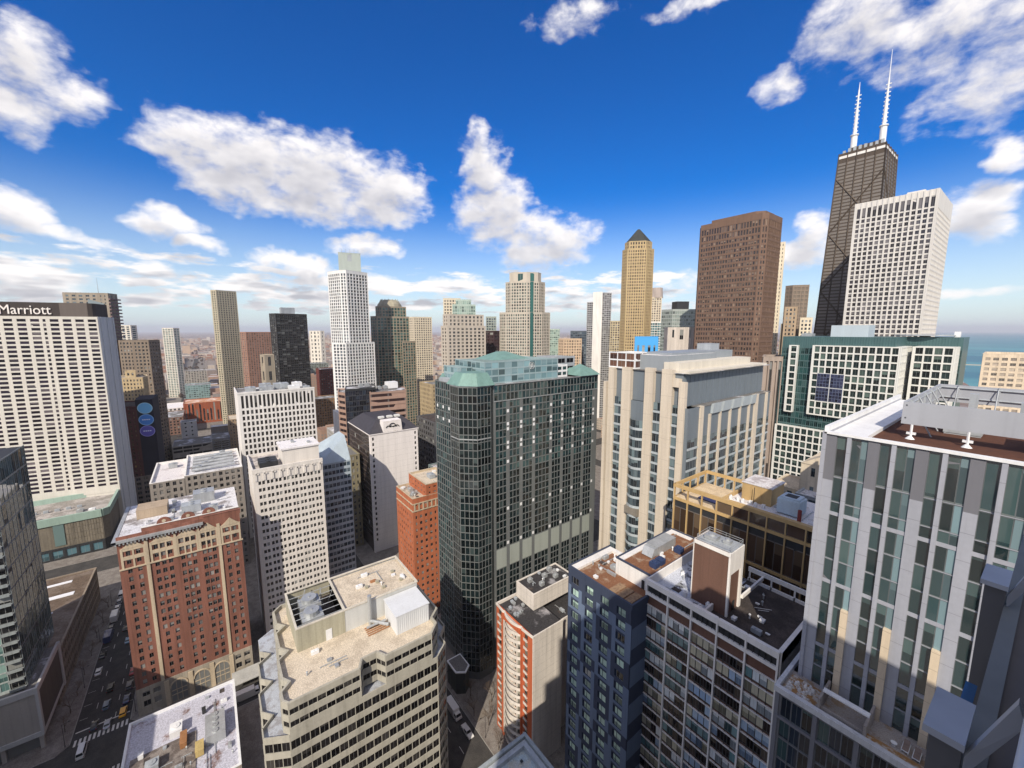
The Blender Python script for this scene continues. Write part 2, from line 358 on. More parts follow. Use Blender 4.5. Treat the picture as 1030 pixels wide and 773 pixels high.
        for _ in range(pipes):
            m = MB(); x, y = random.uniform(x0,x1), random.uniform(y0,y1); l = random.uniform(.3,.7)
            if random.random() < .5: q = (min(x+(x1-x0)*l, x1), y)
            else: q = (x, min(y+(y1-y0)*l, y1))
            m.tube((x,y,z+.25),(*q,z+.25),.09,.09,6)
            for k in range(6): a = x+(q[0]-x)*k/5; c = y+(q[1]-y)*k/5; m.box(a-.1,a+.1,c-.1,c+.1,z,z+.2)
            m.build('pipe', random.choice([STEEL, GREYM]), s.o)
    def part(s, name, mats, m=None):
        m = m or MB(); s.parts.append((name, m, mats if isinstance(mats, (list, tuple)) else [mats])); return m
    def finish(s, parent_for=None):
        for name, m, mats in s.parts:
            if m.f: m.build(name, mats, s.o)
        sel = []
        for i, (gm, c, a, n, w, h, nm) in enumerate(s.panes):
            P = s.loc + c - CAM; z = P.dot(fwd)
            ar = 0
            if z > 1:
                u, v = 515 + FPX*P.dot(rgt)/z, 386.5 - FPX*P.dot(upv)/z
                fc = -(n.x*P.x + n.y*P.y)/P.length
                if -8 < u < 1038 and -8 < v < 781 and fc > 0: ar = w*h*FPX*FPX/z/z*fc
            sel.append((ar, i))
        sel.sort(reverse=True)
        single = set(i for ar, i in sel[:100] if ar >= MINPX)
        rest = {}
        for i, (gm, c, a, n, w, h, nm) in enumerate(s.panes):
            if i in single:
                o = bpy.data.objects.new(nm, pane_mesh(gm)); col.objects.link(o); o.parent = s.o
                o.location = c; o.scale = (w, 1, h); o.rotation_euler = (random.gauss(0, .007), 0, math.atan2(a.y, a.x) + random.gauss(0, .007))
            else:
                m = rest.setdefault(nm, {}).setdefault(gm.name, MB()); A = Vector((a.x, a.y, 0))*w/2; Z = Vector((0, 0, h/2)); NN = Vector((n.x, n.y, 0))
                j = [NN*random.gauss(0, .009) for _ in range(4)]
                m.quad(c-A-Z+j[0], c+A-Z+j[1], c+A+Z+j[2], c-A+Z+j[3])
        for nm, dct in rest.items():
            big = MB(); mats = []
            for gi, (g, m) in enumerate(dct.items()):
                k = len(big.v); big.v += m.v; big.f += [tuple(t+k for t in f) for f in m.f]; big.m += [gi]*len(m.f); mats.append(MATS[g])
            o = tag(big.build(nm, mats, s.o), kind='stuff'); set_uv(o.data)
        return s.o
def uni(L, n, pw, e0=None, e1=None):
    e0 = pw if e0 is None else e0; e1 = pw if e1 is None else e1
    c = (L - e0 - e1 + pw)/n
    return [(e0 + i*c, e0 + i*c + c - pw) for i in range(n)]
def rowz(z0, z1, n, sh): h = (z1-z0)/n; return [(z0 + i*h + sh, z0 + (i+1)*h) for i in range(n)]

# common materials
CONC = wall('pale_concrete', (.62, .59, .54)); WHITE = wall('white_concrete', (.74, .72, .69), var=.14); CREAM = wall('cream_stone', (.62, .54, .42)); BEIGE = wall('beige_precast', (.47, .43, .34))
STEEL = wall('galvanised_steel', (.45, .47, .48), rough=.45, metal=.4); GREYM = wall('grey_metal_panel', (.36, .39, .42), rough=.5); WHITEM = wall('white_metal', (.75, .76, .77), rough=.5, var=.1)
DARK = wall('dark_metal', (.035, .037, .04), rough=.5); BROWNSNOW = patchy('brown_ballast', (.16, .075, .045), (.10, .05, .035), 1.2)
GRAVEL = patchy('grey_gravel', (.17, .165, .16), (.55, .56, .6), .12, .5, .62); SNOWROOF = patchy('snowy_roof', (.62, .62, .65), (.25, .23, .23), .15, .5, .62); BLACKROOF = patchy('black_roof', (.045, .043, .045), (.30, .29, .30), .18, .55, .7)
PALEROOF = patchy('pale_roof', (.60, .52, .41), (.48, .41, .32), .25, .45, .65); BITUMEN = patchy('dark_bitumen', (.085, .07, .065), (.05, .043, .04), .3, .4, .6)
G_DARK = glass('dark_glass', (.012, .012, .014), p=.12); G_OFF = glass('office_glass', (.02, .022, .025), p=.22); G_BLUE = glass('blue_glass', (.03, .05, .07), (.2, .25, .28), p=.2)
G_GREEN = glass('green_glass', (.015, .05, .045), (.14, .26, .24), p=.25); G_WARM = glass('warm_glass', (.04, .035, .03), (.35, .3, .22), p=.3)

# ================================================================== SETTING: ground, lake, roads, pavements
def city_ground():
    m, nt, b = nodes_of('city_ground'); Lk = nt.links.new
    tc = sock(nt, 'ShaderNodeTexCoord')
    def vor(scale, sx=1, sy=1):
        mp = sock(nt, 'ShaderNodeMapping'); mp.inputs['Scale'].default_value = (scale*sx, scale*sy, 0); Lk(tc.outputs['Object'], mp.inputs[0])
        v = sock(nt, 'ShaderNodeTexVoronoi', distance='CHEBYCHEV'); v.inputs['Scale'].default_value = 1; Lk(mp.outputs[0], v.inputs['Vector']); return v
    v1 = vor(1/26); sp = sock(nt, 'ShaderNodeSeparateColor'); Lk(v1.outputs['Color'], sp.inputs[0])
    cr = sock(nt, 'ShaderNodeValToRGB'); Lk(sp.outputs[0], cr.inputs[0]); cr.color_ramp.interpolation = 'CONSTANT'
    els = cr.color_ramp.elements; els[0].color = (.15, .125, .125, 1); els[1].position = .18; els[1].color = (.30, .19, .15, 1)
    for p, c in ((.34, (.38, .31, .26)), (.5, (.19, .17, .17)), (.62, (.50, .44, .40)), (.72, (.15, .13, .12)), (.84, (.32, .23, .18)), (.94, (.66, .62, .60))):
        e = els.new(p); e.color = (*c, 1)
    n = sock(nt, 'ShaderNodeTexNoise'); n.inputs['Scale'].default_value = .0016; n.inputs['Detail'].default_value = 6; Lk(tc.outputs['Object'], n.inputs['Vector'])
    mr = sock(nt, 'ShaderNodeMapRange'); Lk(n.outputs[0], mr.inputs['Value']); mr.inputs['From Min'].default_value = .42; mr.inputs['From Max'].default_value = .62
    Lk(mixc(nt, mr.outputs[0], cr.outputs[0], (.17, .13, .12)), b.inputs['Base Color']); b.inputs['Roughness'].default_value = .95; b.inputs['Specular IOR Level'].default_value = .1
    return m
SHORE = [(420, -60000), (420, 700), (120, 950), (-60, 1300), (-150, 1800), (-215, 2500), (-420, 3600), (-1200, 6200), (-4200, 14000), (-15000, 60000)]
gm = MB(); i = 0
land = [(-60000, 60000), (-60000, -60000)] + SHORE
gm.prism(land, -3, 0)
tag(gm.build('ground', city_ground()), kind='structure')
m, nt, b = nodes_of('lake_water'); tc = sock(nt, 'ShaderNodeTexCoord'); mp = sock(nt, 'ShaderNodeMapping'); mp.inputs['Scale'].default_value = (.00025, .0011, 1); nt.links.new(tc.outputs['Object'], mp.inputs[0])
n = sock(nt, 'ShaderNodeTexNoise'); n.inputs['Scale'].default_value = 1; n.inputs['Detail'].default_value = 4; nt.links.new(mp.outputs[0], n.inputs['Vector'])
mr = sock(nt, 'ShaderNodeMapRange', interpolation_type='SMOOTHSTEP'); nt.links.new(n.outputs[0], mr.inputs['Value']); mr.inputs['From Min'].default_value = .4; mr.inputs['From Max'].default_value = .6
nt.links.new(mixc(nt, mr.outputs[0], (.085, .27, .30), (.04, .15, .21)), b.inputs['Base Color']); b.inputs['Roughness'].default_value = .45; b.inputs['IOR'].default_value = 1.2
wm = MB(); wm.quad((-16000, -60000, -1), (60000, -60000, -1), (60000, 60000, -1), (-16000, 60000, -1))
tag(wm.build('water', m), kind='structure')
bw = MB(); bw.prism([(-206, 2505), (-150, 2530), (-150, 2545), (-206, 2525)], -1.5, 1.2); bw.prism([(-90, 3500), (20, 3520), (20, 3540), (-90, 3520)], -1.5, 1.2)
tag(bw.build('breakwater', wall('breakwater_stone', (.5, .42, .32))), kind='structure')

ASPH = patchy('asphalt', (.05, .048, .047), (.072, .068, .064), .25, .35, .65); WALKM = patchy('pavement_concrete', (.17, .15, .135), (.24, .22, .2), .3, .35, .65)
EW = [(-40, 15), (58, 15), (215, 16), (325, 16), (435, 16), (-150, 16), (-260, 16)]
NS = [(-176, 15), (-331, 20), (-465, 15), (-590, 15), (-715, 15), (-840, 15), (-965, 15), (45, 15)]
XR, YR = (-2600, 75), (-330, 560)
rd = MB()
rd.quad((XR[0], YR[0], .004), (XR[1], YR[0], .004), (XR[1], YR[1], .004), (XR[0], YR[1], .004))
tag(rd.build('road', ASPH), kind='structure')
xs = sorted([XR[0]] + [e for c, w in NS for e in (c-w/2, c+w/2)] + [XR[1]]); ys = sorted([YR[0]] + [e for c, w in EW for e in (c-w/2, c+w/2)] + [YR[1]])
pv = MB()
for i in range(0, len(xs), 2):
    for j in range(0, len(ys), 2):
        x0, x1, y0, y1 = xs[i], xs[i+1], ys[j], ys[j+1]; c = 3.0 if x1-x0 > 10 else .5
        pv.prism([(x0+c,y0),(x1-c,y0),(x1,y0+c),(x1,y1-c),(x1-c,y1),(x0+c,y1),(x0,y1-c),(x0,y0+c)], 0, .14)
tag(pv.build('pavement', WALKM), kind='structure')
kb = MB()
for i in range(0, len(xs), 2):
    for j in range(0, len(ys), 2):
        x0, x1, y0, y1 = xs[i], xs[i+1], ys[j], ys[j+1]
        if x1 < -700 or x1-x0 < 10: continue
        for (a, b_, cc, dd) in ((x0+3, x1-3, y0, y0+.25), (x0+3, x1-3, y1-.25, y1), (x0, x0+.25, y0+3, y1-3), (x1-.25, x1, y0+3, y1-3)): kb.box(a, b_, cc, dd, .1, .148)
tag(kb.build('kerb', wall('kerb_stone', (.3, .29, .27))), kind='structure')
mk = MB()
LINE = paint('road_paint', (.62, .6, .56), .7)
def sheet(x0, x1, y0, y1, z=.012): mk.quad((x0,y0,z),(x1,y0,z),(x1,y1,z),(x0,y1,z))
for k in range(12): sheet(-187.6, -184.8, -46.6 + k*1.18, -46.6 + k*1.18 + .6)          # zebra across the west street
for k in range(12): sheet(-168.4, -165.6, -46.6 + k*1.18, -46.6 + k*1.18 + .6)
for k in range(10): sheet(-182.5 + k*1.3, -181.9 + k*1.3, -31.5, -28.8)
sheet(-191.4, -190.9, -47, -33)
for x in range(-320, -192, 9):
    sheet(x, x+3, -43.1, -42.95); sheet(x, x+3, -37.1, -36.95)
for x in range(-600, -345, 9):
    sheet(x, x+3, -43.1, -42.95); sheet(x, x+3, -37.1, -36.95)
for x in range(-160, -60, 9): sheet(x, x+3, 57.9, 58.05)
for x in range(-330, -190, 7): sheet(x, x+.12, -35, -32.8); sheet(x, x+.12, -47, -44.9)
tag(mk.build('road_markings', LINE), kind='structure')

# ================================================================== BUILDINGS, near ground first
BRICK = wall('red_brick', (.24, .105, .075), var=.35, fine=3); TERRA = wall('cream_terracotta', (.52, .43, .31), var=.25)
CREAMG = glass('sash_window', (.02, .02, .022), (.30, .29, .27), p=.4, ior=1.45)

# --- brick hotel on the left street
b = Bld('brick_hotel', 'tall red brick hotel with cream piers and arched base on the left street corner', 'hotel', (-186, -29.5, 0)); H = 69.5
L = 35.0
poly = [(0,0),(0,L),(-34,L),(-34,0)]
core = b.mb('wall', BRICK); core.prism(poly, 10.5, H-1, top=False)
secs = [(1.0, 6.2, 2), (8.6, 14.2, 3), (15.9, 20.9, 3), (22.4, 26.9, 3), (29.2, 34.2, 2)]
def wins(n_mid, w=1.15):
    out = []
    for k, (a, c, n) in enumerate(secs):
        nn = n if n == 2 else n_mid
        for i in range(nn):
            s = a + (c-a)*(i+.5)/nn; ww = w if nn == 2 else 1.2
            out.append((s-ww/2, s+ww/2))
    return out
fh = 3.1
def zr(z0, n): return [(z0 + i*fh + .9, z0 + i*fh + 2.7) for i in range(n)]
b.facade((0,0),(0,L), wins(2), zr(11.2, 6), BRICK, CREAMG, .3, zb=10.8, zt=11.2+6*fh)
b.facade((0,0),(0,L), wins(3), zr(11.2+6*fh, 9), BRICK, CREAMG, .3, zb=11.2+6*fh, zt=11.2+15*fh)
zt0 = 11.2+15*fh
b.facade((0,0),(0,L), wins(3), zr(zt0+.4, 2), BRICK, CREAMG, .3, zb=zt0, zt=H)
tm = b.mb('terracotta_trim', TERRA)
for y in (7.1, 27.9, ): tm.box(.3, .62, y-.5, y+.5, 10.8, H-3.2)
for y in (15.0, 21.7): tm.box(.3, .55, y-.35, y+.35, zt0, H-3.2)
tm.box(-.02, .7, -.35, L+.35, zt0-.35, zt0+.1)
for (a, c, n) in secs:                                      # cream surrounds with pointed gables round the top windows
    m0, m1 = a-.35, c+.35
    for s in [m0, m1]: tm.box(.29, .52, s-.3, s+.3, zt0+.1, zt0+7.4)
    for s in [a + (c-a)*k/n for k in range(1, n)]: tm.box(.29, .47, s-.24, s+.24, zt0+.1, zt0+7.0)
    tm.box(.29, .50, m0, m1, zt0+3.05, zt0+4.35); tm.box(.29, .48, m0, m1, zt0+6.3, zt0+7.2)
    mid = (m0+m1)/2; i = len(tm.v)
    w_ = (m1-m0)/2
    for x in (.29, .56):
        tm.v += [(x, m0-.1, zt0+7.2), (x, m1+.1, zt0+7.2), (x, mid+w_*.55, zt0+8.4), (x, mid, zt0+10.0), (x, mid-w_*.55, zt0+8.4)]
    tm.f.append(tuple(i+5+k for k in range(5))); tm.m.append(0)
    for k in range(5): tm.f.append((i+k, i+5+k, i+5+(k+1)%5, i+(k+1)%5)); tm.m.append(0)
# stone base with three tall arches
STONEB = wall('grey_limestone', (.36, .32, .26), var=.3)
b.mb('stone_base', STONEB).prism(poly, .1, 10.5, top=False)
b.facade((0,0),(0,L), [(1.2,3.2),(4.2,6.2),(29.2,31.2),(32.2,34.2)], [(3.2,5.6),(7.2,9.2)], STONEB, CREAMG, .45, part='stone_base', zb=.1, zt=10.9, s0=0, s1=L)
AR = b.mb('arch_window', G_DARK, new=True)
for y in (11.4, 18.4, 24.7):
    pts = [(.49, y-2.3, .6), (.49, y+2.3, .6), (.49, y+2.3, 6.6)] + [(.49, y+2.3*math.cos(math.pi*k/8), 6.6+2.3*math.sin(math.pi*k/8)) for k in range(1,8)] + [(.49, y-2.3, 6.6)]
    AR = MB(); i = len(AR.v); AR.v += pts; AR.f.append(tuple(range(i, i+len(pts)))); AR.m.append(0); b.part('arch_window', G_DARK, AR)
    for k in range(9):
        a0, a1 = math.pi*k/9, math.pi*(k+1)/9
        tm.hexa([(.46, y+2.3*math.cos(a0), 6.6+2.3*math.sin(a0)), (.75, y+2.3*math.cos(a0), 6.6+2.3*math.sin(a0)), (.75, y+2.3*math.cos(a1), 6.6+2.3*math.sin(a1)), (.46, y+2.3*math.cos(a1), 6.6+2.3*math.sin(a1)),
                 (.46, y+2.75*math.cos(a0), 6.6+2.75*math.sin(a0)), (.75, y+2.75*math.cos(a0), 6.6+2.75*math.sin(a0)), (.75, y+2.75*math.cos(a1), 6.6+2.75*math.sin(a1)), (.46, y+2.75*math.cos(a1), 6.6+2.75*math.sin(a1))])
    for zz in (3.2, 5.0): tm.box(.47, .58, y-2.3, y+2.3, zz, zz+.25)
    for yy in (-.75, .75): tm.box(.47, .56, y+yy-.1, y+yy+.1, .6, 8.6)
for y in (8.0, 15.0, 21.6, 27.9): tm.box(.44, .8, y-.7, y+.7, .15, 10.2)
# roof with broad cornice, parapet gables and snow
b.mb('roof', SNOWROOF).quad((0,0,H-1),(0,L,H-1),(-34,L,H-1),(-34,0,H-1))
cz = b.mb('cornice', STEEL)
cz.box(-1.2, 1.5, -1.4, 23.5, H-1.9, H-1.1); cz.box(-34.6, 1.5, -1.4, -.2, H-1.88, H-1.12)
for k in range(24): cz.box(.3, 1.3, -.6+k*1.0, -.2+k*1.0, H-2.7, H-1.92)
pp = b.mb('parapet', BRICK)
pp.box(-3.2, -2.6, 6, L, H-1, H+.5); pp.box(-.5, .32, 23.7, L+.3, H-1, H+.6); pp.box(-.7, .5, 23.6, L+.4, H+.6, H+.8)
cpm = b.mb('coping', WHITE); cpm.box(-3.4, -2.4, 5.9, L, H+.5, H+.75)
for y in (12.3, 19.2, 25.5):
    pts = [(y+2.1*math.cos(math.pi*k/10), H+.75+2.0*math.sin(math.pi*k/10)) for k in range(11)]
    i = len(pp.v); pp.v += [(-2.6, p[0], p[1]) for p in pts] + [(-3.2, p[0], p[1]) for p in pts]
    pp.f += [tuple(i+k for k in range(11)), tuple(i+11+k for k in reversed(range(11)))] + [(i+k, i+k+11, i+k+12, i+k+1) for k in range(10)]; pp.m += [0]*12
    tm.cyl(0,0,.01,0,.01,3); i = len(tm.v); tm.v += [(-2.52, y+.6*math.cos(2*math.pi*k/10), H+1.5+.6*math.sin(2*math.pi*k/10)) for k in range(10)]; tm.f.append(tuple(range(i,i+10))); tm.m.append(0)
b.unit(-20, 8, H-1, 8, 9, 3.5, wall('tan_brick', (.42,.33,.24)), 'roof_block', fan=False); b.unit(-14, 20, H-1, 5, 6, 3, GREYM); b.unit(-24, 24, H-1, 6, 7, 4, STEEL); b.unit(-10, 27, H-1, 3, 3, 1.8, STEEL)  # the tan brick roof block is the stair house
b.clutter(-32,-5,3,32,H-1,22,6)
for k in range(7): b.unit(-8-k*3.2, 14+ (k%3)*3, H-1, 1.3, 1.3, 1.2, STEEL, 'vent', fan=False)
b.finish()

# --- low roofed building across the lane
b = Bld('low_shop_building', 'low building with snowy dirty roof full of ducts at the bottom left street corner', 'building', (-130, -29, 0))
poly = [(0,0),(0,27.5),(-36,27.5),(-36,0)]
b.block(poly, .1, 14, wall('grey_brick', (.3,.27,.24)), G_DARK, 4, 4.4, 1.6, 1.6, .25, roofm=patchy('stained_snow_roof', (.47,.47,.54), (.17,.10,.08), .16, .54, .68), coping=WHITEM, parapet=.7)
b.mb('lower_roof', patchy('stained_gravel', (.13,.11,.10), (.25,.22,.2), .3)).box(-21, -2, 1.5, 17, 13.31, 13.6)
b.unit(-17, 22, 13.3, 9, 5, 3.2, STEEL, 'cooling_unit'); b.unit(-24, 12, 13.3, 4, 3, 2.2, WHITEM); b.unit(-18.5, 14, 13.6, 5, 1.6, 1.8, wall('rusty_duct', (.33,.16,.07)), 'duct', fan=False); b.unit(-12, 18, 13.6, 4, 2, 2, wall('yellow_duct', (.5,.38,.16)), 'duct', fan=False)
b.unit(-14, 7, 13.6, 3, 3, 2.0, GREYM); b.unit(-8, 11, 13.6, 1.5, 1.5, 1.5, WHITEM, 'vent', False); b.unit(-20, 4, 13.6, 1.2, 1.2, 1.4, WHITEM, 'vent', False); b.unit(-9, 4, 13.6, 6, 3, 2.5, GREYM); b.unit(-27,19,13.3,1,1,2,DARK,'vent',False); b.clutter(-34,-2,18,26,13.3,10,4); b.clutter(-20,-3,3,16,13.6,14,4)
b.finish()

# --- ribbon-window office block in the centre foreground
b = Bld('ribbon_office', 'beige office block with dark ribbon windows, stepped terraces and sandy roof in the foreground', 'office building', (-91, 4, 0))
RB = wall('khaki_precast', (.40,.38,.32), var=.2); RG = glass('ribbon_glass', (.010,.009,.009), (.06,.055,.05), p=.1, ior=1.35)
def rib(poly, z0, z1, edges, roof=True, par=1.1):
    b.block(poly, z0, z1, RB, RG, 1.95, 3.85, .12, 1.6, .16, dz=-.05, tb=1.6, parapet=par, edges=edges, roofm=PALEROOF if roof else None)
TZ = 60.0
low = [(0,4.0),(0,39.5),(-3.2,43.5),(-6.5,43.5),(-9.5,46.5),(-36,46.5),(-40,43),(-40,5),(-37.4,1.4),(-31,1.4),(-28.6,3.6),(-26.2,.6),(-20.6,.6),(-18.2,2.8),(-15.8,-.2),(-10,-.2),(-7.6,1.8),(-5.2,-.6),(-2.6,-.6)]
rib(low, .1, TZ-7.7, [0,1,2,3,4,9,10,11,12,13,14,15,16,17,18], roof=False)
b.mb('terrace', patchy('terrace_snow', (.42,.45,.5), (.3,.3,.32), .5)).prism(low, TZ-9, TZ-8.6, top=True)
mid = [(0,4.2),(0,19.3),(-2.6,20.6),(-2.6,24.2),(0,25.6),(0,38),(-2.8,40.8),(-5.5,40.8),(-8,43.6),(-34,43.6),(-37,41),(-37,7.6),(-34.8,5.4),(-29,5.4),(-26.8,7.0),(-24.8,4.8),(-18.6,4.8),(-16.4,6.4),(-14.4,4.0),(-8,4.0),(-6,5.2),(-4,3.2),(-1.4,3.2)]
rib(mid, TZ-7.7, TZ, list(range(0,9)) + list(range(11,23)))
# the roof is light and stands below its parapet; screen walls enclose the plant level
PW = wall('plant_screen', (.40,.38,.29)); PG = wall('corrugated_screen', (.55,.56,.55), rough=.6, var=.1)
b.mb('screen_wall', PW).prism([(-15.5,8.5),(-15.5,20.2),(-33,20.2),(-33,8.5)], TZ-1.2, TZ+5.2, top=False)
b.mb('screen_wall', PG).prism([(-15.6,20.2),(-15.6,41),(-32.9,41),(-32.9,20.2)], TZ-1.2, TZ+5.2, top=False)
b.mb('upper_roof', PALEROOF).prism([(-15.9,20.6),(-15.9,39),(-18,41.3),(-32,41.3),(-32.6,38),(-32.6,20.6)], TZ+4.2, TZ+4.7)
rim = b.mb('roof_rim', wall('cream_rim', (.58,.54,.46)))
for (x0,x1,y0,y1) in ((-15.95,-15.4,8.4,41.2),(-33.1,-32.5,8.4,41.2),(-32.5,-15.95,8.4,8.9),(-32.5,-15.95,40.7,41.25),(-32.5,-15.95,19.9,20.5)): rim.box(x0,x1,y0,y1,TZ+5.2,TZ+5.5)
b.mb('plant_deck', BITUMEN).quad((-15.6,8.7,TZ+.6),(-15.6,20,TZ+.6),(-32.9,20,TZ+.6),(-32.9,8.7,TZ+.6))
cm_ = b.mb('cooling_tower', STEEL)
for (x,y) in ((-20,13),(-26,13.5)):
    cm_.box(x-2.4,x+2.4,y-2.6,y+2.6,TZ+.8,TZ+5.0); cm_.cyl(x,y,1.9,TZ+5.0,TZ+6.3,16); cm_.cyl(x,y,.3,TZ+6.3,TZ+6.6,8)
for k in range(14):
    x, y = -17 - random.random()*14, 9.5 + random.random()*9.5
    cm_.tube((x,y,TZ+.8),(x+random.uniform(-2,2),y+random.uniform(-2,2),TZ+5.6),.12,.12,5)
for k in range(6): cm_.tube((-16.5-k*2.6,8.9,TZ+5.3),(-16.5-k*2.6,19.9,TZ+5.3),.1,.1,5)
db = b.mb('door', WHITEM); db.box(-15.49,-15.38,15.3,16.8,TZ-1.1,TZ+1.9)
wh = b.mb('white_plant_house', wall('white_corrugated', (.66,.68,.70), rough=.5, var=.08)); wh.box(-14.9,-6,30.8,40.2,TZ-1.1,TZ+4.2)
for k in range(16): wh.box(-5.99,-5.9,31+k*.58,31.25+k*.58,TZ-1,TZ+4.1)
wh.box(-15.1,-5.8,30.6,40.4,TZ+4.2,TZ+4.4)
fl = b.mb('chimney_flue', STEEL); fl.tube((-14.6,26.6,TZ-1),(-14.6,26.6,TZ+7.5),.55,.55,12); fl.tube((-14.2,26.6,TZ+.1),(-10,30,TZ+.1),.45,.45,10); fl.tube((-12,24.8,TZ+.2),(-12,30,TZ+.2),.3,.3,8)
rs = b.mb('rusty_pipe', wall('rust_pipe', (.36,.17,.08)))
for k in range(5): rs.tube((-13.4+k*.8,24.6,TZ-.9),(-13.4+k*.8,30.3,TZ-.7),.16,.16,6)
rs.box(-25,-24,30,31.6,TZ+4.7,TZ+5.1); 
for k in range(5): b.unit(-18-random.random()*12, 24+random.random()*14, TZ+4.6, .8, .8, .7, PW, 'vent', False)
b.clutter(-31,-17,22,39,TZ+4.7,6,2); b.clutter(-13,-3,8,18,TZ-1.1,4,2)
b.finish()

# --- orange brick hotel behind it
b = Bld('orange_brick_building', 'orange brick building with cream window bands, half behind the beige ribbon-window office', 'building', (-173.6, 72.6, 0))
OB = wall('orange_brick', (.44,.145,.07), var=.2)
b.block([(0,0),(0,13),(-20,13),(-20,0)], .1, 61, OB, CREAMG, 2.6, 3.3, 1.35, 1.7, .22, tb=2.5, roofm=patchy('cream_roof', (.5,.42,.33), (.33,.27,.22)), coping=TERRA, parapet=.9)
b.block([(0.0,7),(0.0,22),(-20,22),(-20,7)], 59.9, 66.5, OB, CREAMG, 3.2, 3.3, 1.6, 1.9, .26, tb=1.5, roofm=PALEROOF, coping=TERRA, parapet=.9)
t = b.mb('cream_band', TERRA)
for z in (54.3, 57.9): t.box(.0,.45,-.45,13,z,z+.5); t.box(-20,.0,-.45,-.0,z,z+.5)
for k in range(6): t.box(.2,.42,.4+k*2.2,1.1+k*2.2,54.8,57.9)
b.unit(-6,3,60,2,2,1.6,STEEL); b.unit(-12,4,60,3,2,1.4,STEEL); b.unit(-9,14,65.6,4,3,2,GREYM); b.clutter(-18,-2,1,6,60.1,7,2); b.clutter(-18,-2,9,20,65.6,6,2)
b.finish()

# --- white slab hotel with arched emblem
b = Bld('white_slab_hotel', 'tall blank white slab hotel with dark mansard roof and arched emblem on its crest', 'hotel', (-243.6, 75.8, 0)); H = 77
SL = wall('white_slab_stone', (.78,.74,.72), var=.1, joint=3.8)
b.mb('wall', SL).prism([(0,0),(0,31),(-45,31),(-45,0)], .1, H, top=False)
for s in (1.7, 29.2): b.facade((0,s-1.3),(0,s+1.3), [(.75,1.85)], rowz(6,H-2,20,1.5), SL, G_DARK, .2, zb=.1, zt=H, ext=False)
b.mb('wall', SL).box(.0,.2,3.0,27.9,.1,H); b.mb('wall', SL).box(0,.2,0,.4,.1,H); b.mb('wall', SL).box(0,.2,30.5,31,.1,H)
BRF = wall('bronze_frame', (.075,.055,.05), rough=.5)
b.mb('wall', SL).box(-1.2,0,-.3,0,.1,H)
b.facade((-45,0),(-1.2,0), uni(43.8,14,.3,.5,.3), rowz(8,H-1.5,19,.6), BRF, glass('bronze_glass',(.02,.012,.012),p=.05,ior=1.4), .12, zb=.1, zt=H)
MANS = wall('slate_mansard', (.055,.052,.062), rough=.6, var=.2)
b.mb('mansard_roof', MANS).frustum([(.4,-.5),(.4,31.4),(-45.4,31.4),(-45.4,-.5)], H+.1, [(-9,7),(-9,25),(-36,25),(-36,7)], H+7)
b.mb('eave', SL).box(-45.5,.55,-.6,31.5,H-.5,H+.09)
cr = b.mb('crest', SL); cr.hexa([(.3,8.2,H),(.3,20.6,H),(-6,20.6,H),(-6,8.2,H),(.3,8.6,H+7.2),(.3,19.9,H+7.2),(-6,19.9,H+7.2),(-6,8.6,H+7.2)])
em = b.mb('emblem', DARK)
def arc(cy, cz, r, a0, a1, th=.28):
    for k in range(8):
        a, c = a0+(a1-a0)*k/8, a0+(a1-a0)*(k+1)/8
        em.tube((.42,cy+r*math.cos(a),cz+r*math.sin(a)),(.42,cy+r*math.cos(c),cz+r*math.sin(c)),th,th,5)
arc(14.2, H+3.2, 2.1, .2, 2.9, .34); arc(11.6, H+2.3, 1.6, .5, 2.8); arc(17.0, H+2.3, 1.6, .35, 2.6); arc(13.3, H+1.6, 2.0, .8, 2.2); arc(15.6, H+1.6, 1.9, .9, 2.3)
for y in (11,16.5,21.5): b.mb('skylight', wall('skylight_white',(.7,.7,.68))).box(-12,-9.5,y-1.7,y+1.7,H+6.9,H+8.2)
b.finish()

# --- white grid office and its neighbour
b = Bld('white_grid_office', 'broad white office block with a grid of narrow dark windows and cluttered flat roof', 'office building', (-313.6, 14.3, 0)); H = 100
G2 = glass('grid_office_glass', (.014,.012,.012), (.12,.12,.12), p=.1, ior=1.45)
b.mb('wall', WHITE).prism([(0,0),(0,45.5),(-34,45.5),(-34,0)], .1, H-1, top=False)
b.facade((0,0),(0,45.5), uni(45.5,18,1.05,1.5,1.0), rowz(2,H-12,22,1.25)+[(H-10.6,H-2.2)], WHITE, G2, .4, zb=.1, zt=H, dz=.06)
b.facade((-34,0),(0,0), [], [(1,H)], WHITE, None, .5, zb=.1, zt=H)
b.mb('roof', GRAVEL).quad((0,0,H-1),(0,45.5,H-1),(-34,45.5,H-1),(-34,0,H-1))
b.mb('parapet', WHITE).box(-.4,.6,-.6,45.6,H-.99,H+.1)
for (x,y,w,d,h) in ((-14,8,8,6,2.5),(-10,17,6,8,3),(-18,27,9,9,3.5),(-9,34,5,7,2.2),(-22,38,7,6,3),(-6,26,3,3,1.5),(-26,18,8,7,3),(-30,40,4,4,2),(-3,41,3,4,2),(-3,14,3,3,1.6)): b.unit(x,y,H-1,w,d,h,random.choice([STEEL,GREYM,WHITEM]))
b.finish()
b = Bld('white_hotel_tower', 'slimmer white concrete tower with small square windows and a white-topped penthouse', 'tower', (-197.5, 12, 0)); H = 81
WC = wall('warm_white_concrete', (.68,.645,.60), var=.12)
b.mb('wall', WC).prism([(0,0),(0,27),(-26,27),(-26,0)], .1, H-1, top=False)
op = [(1.2+k*3.15+e, 1.2+k*3.15+e+1.0) for k in range(8) for e in (.25,1.65)]
b.facade((0,0),(0,27), op, rowz(4,H-5,23,1.5), WC, G_DARK, .35, zb=.1, zt=H)
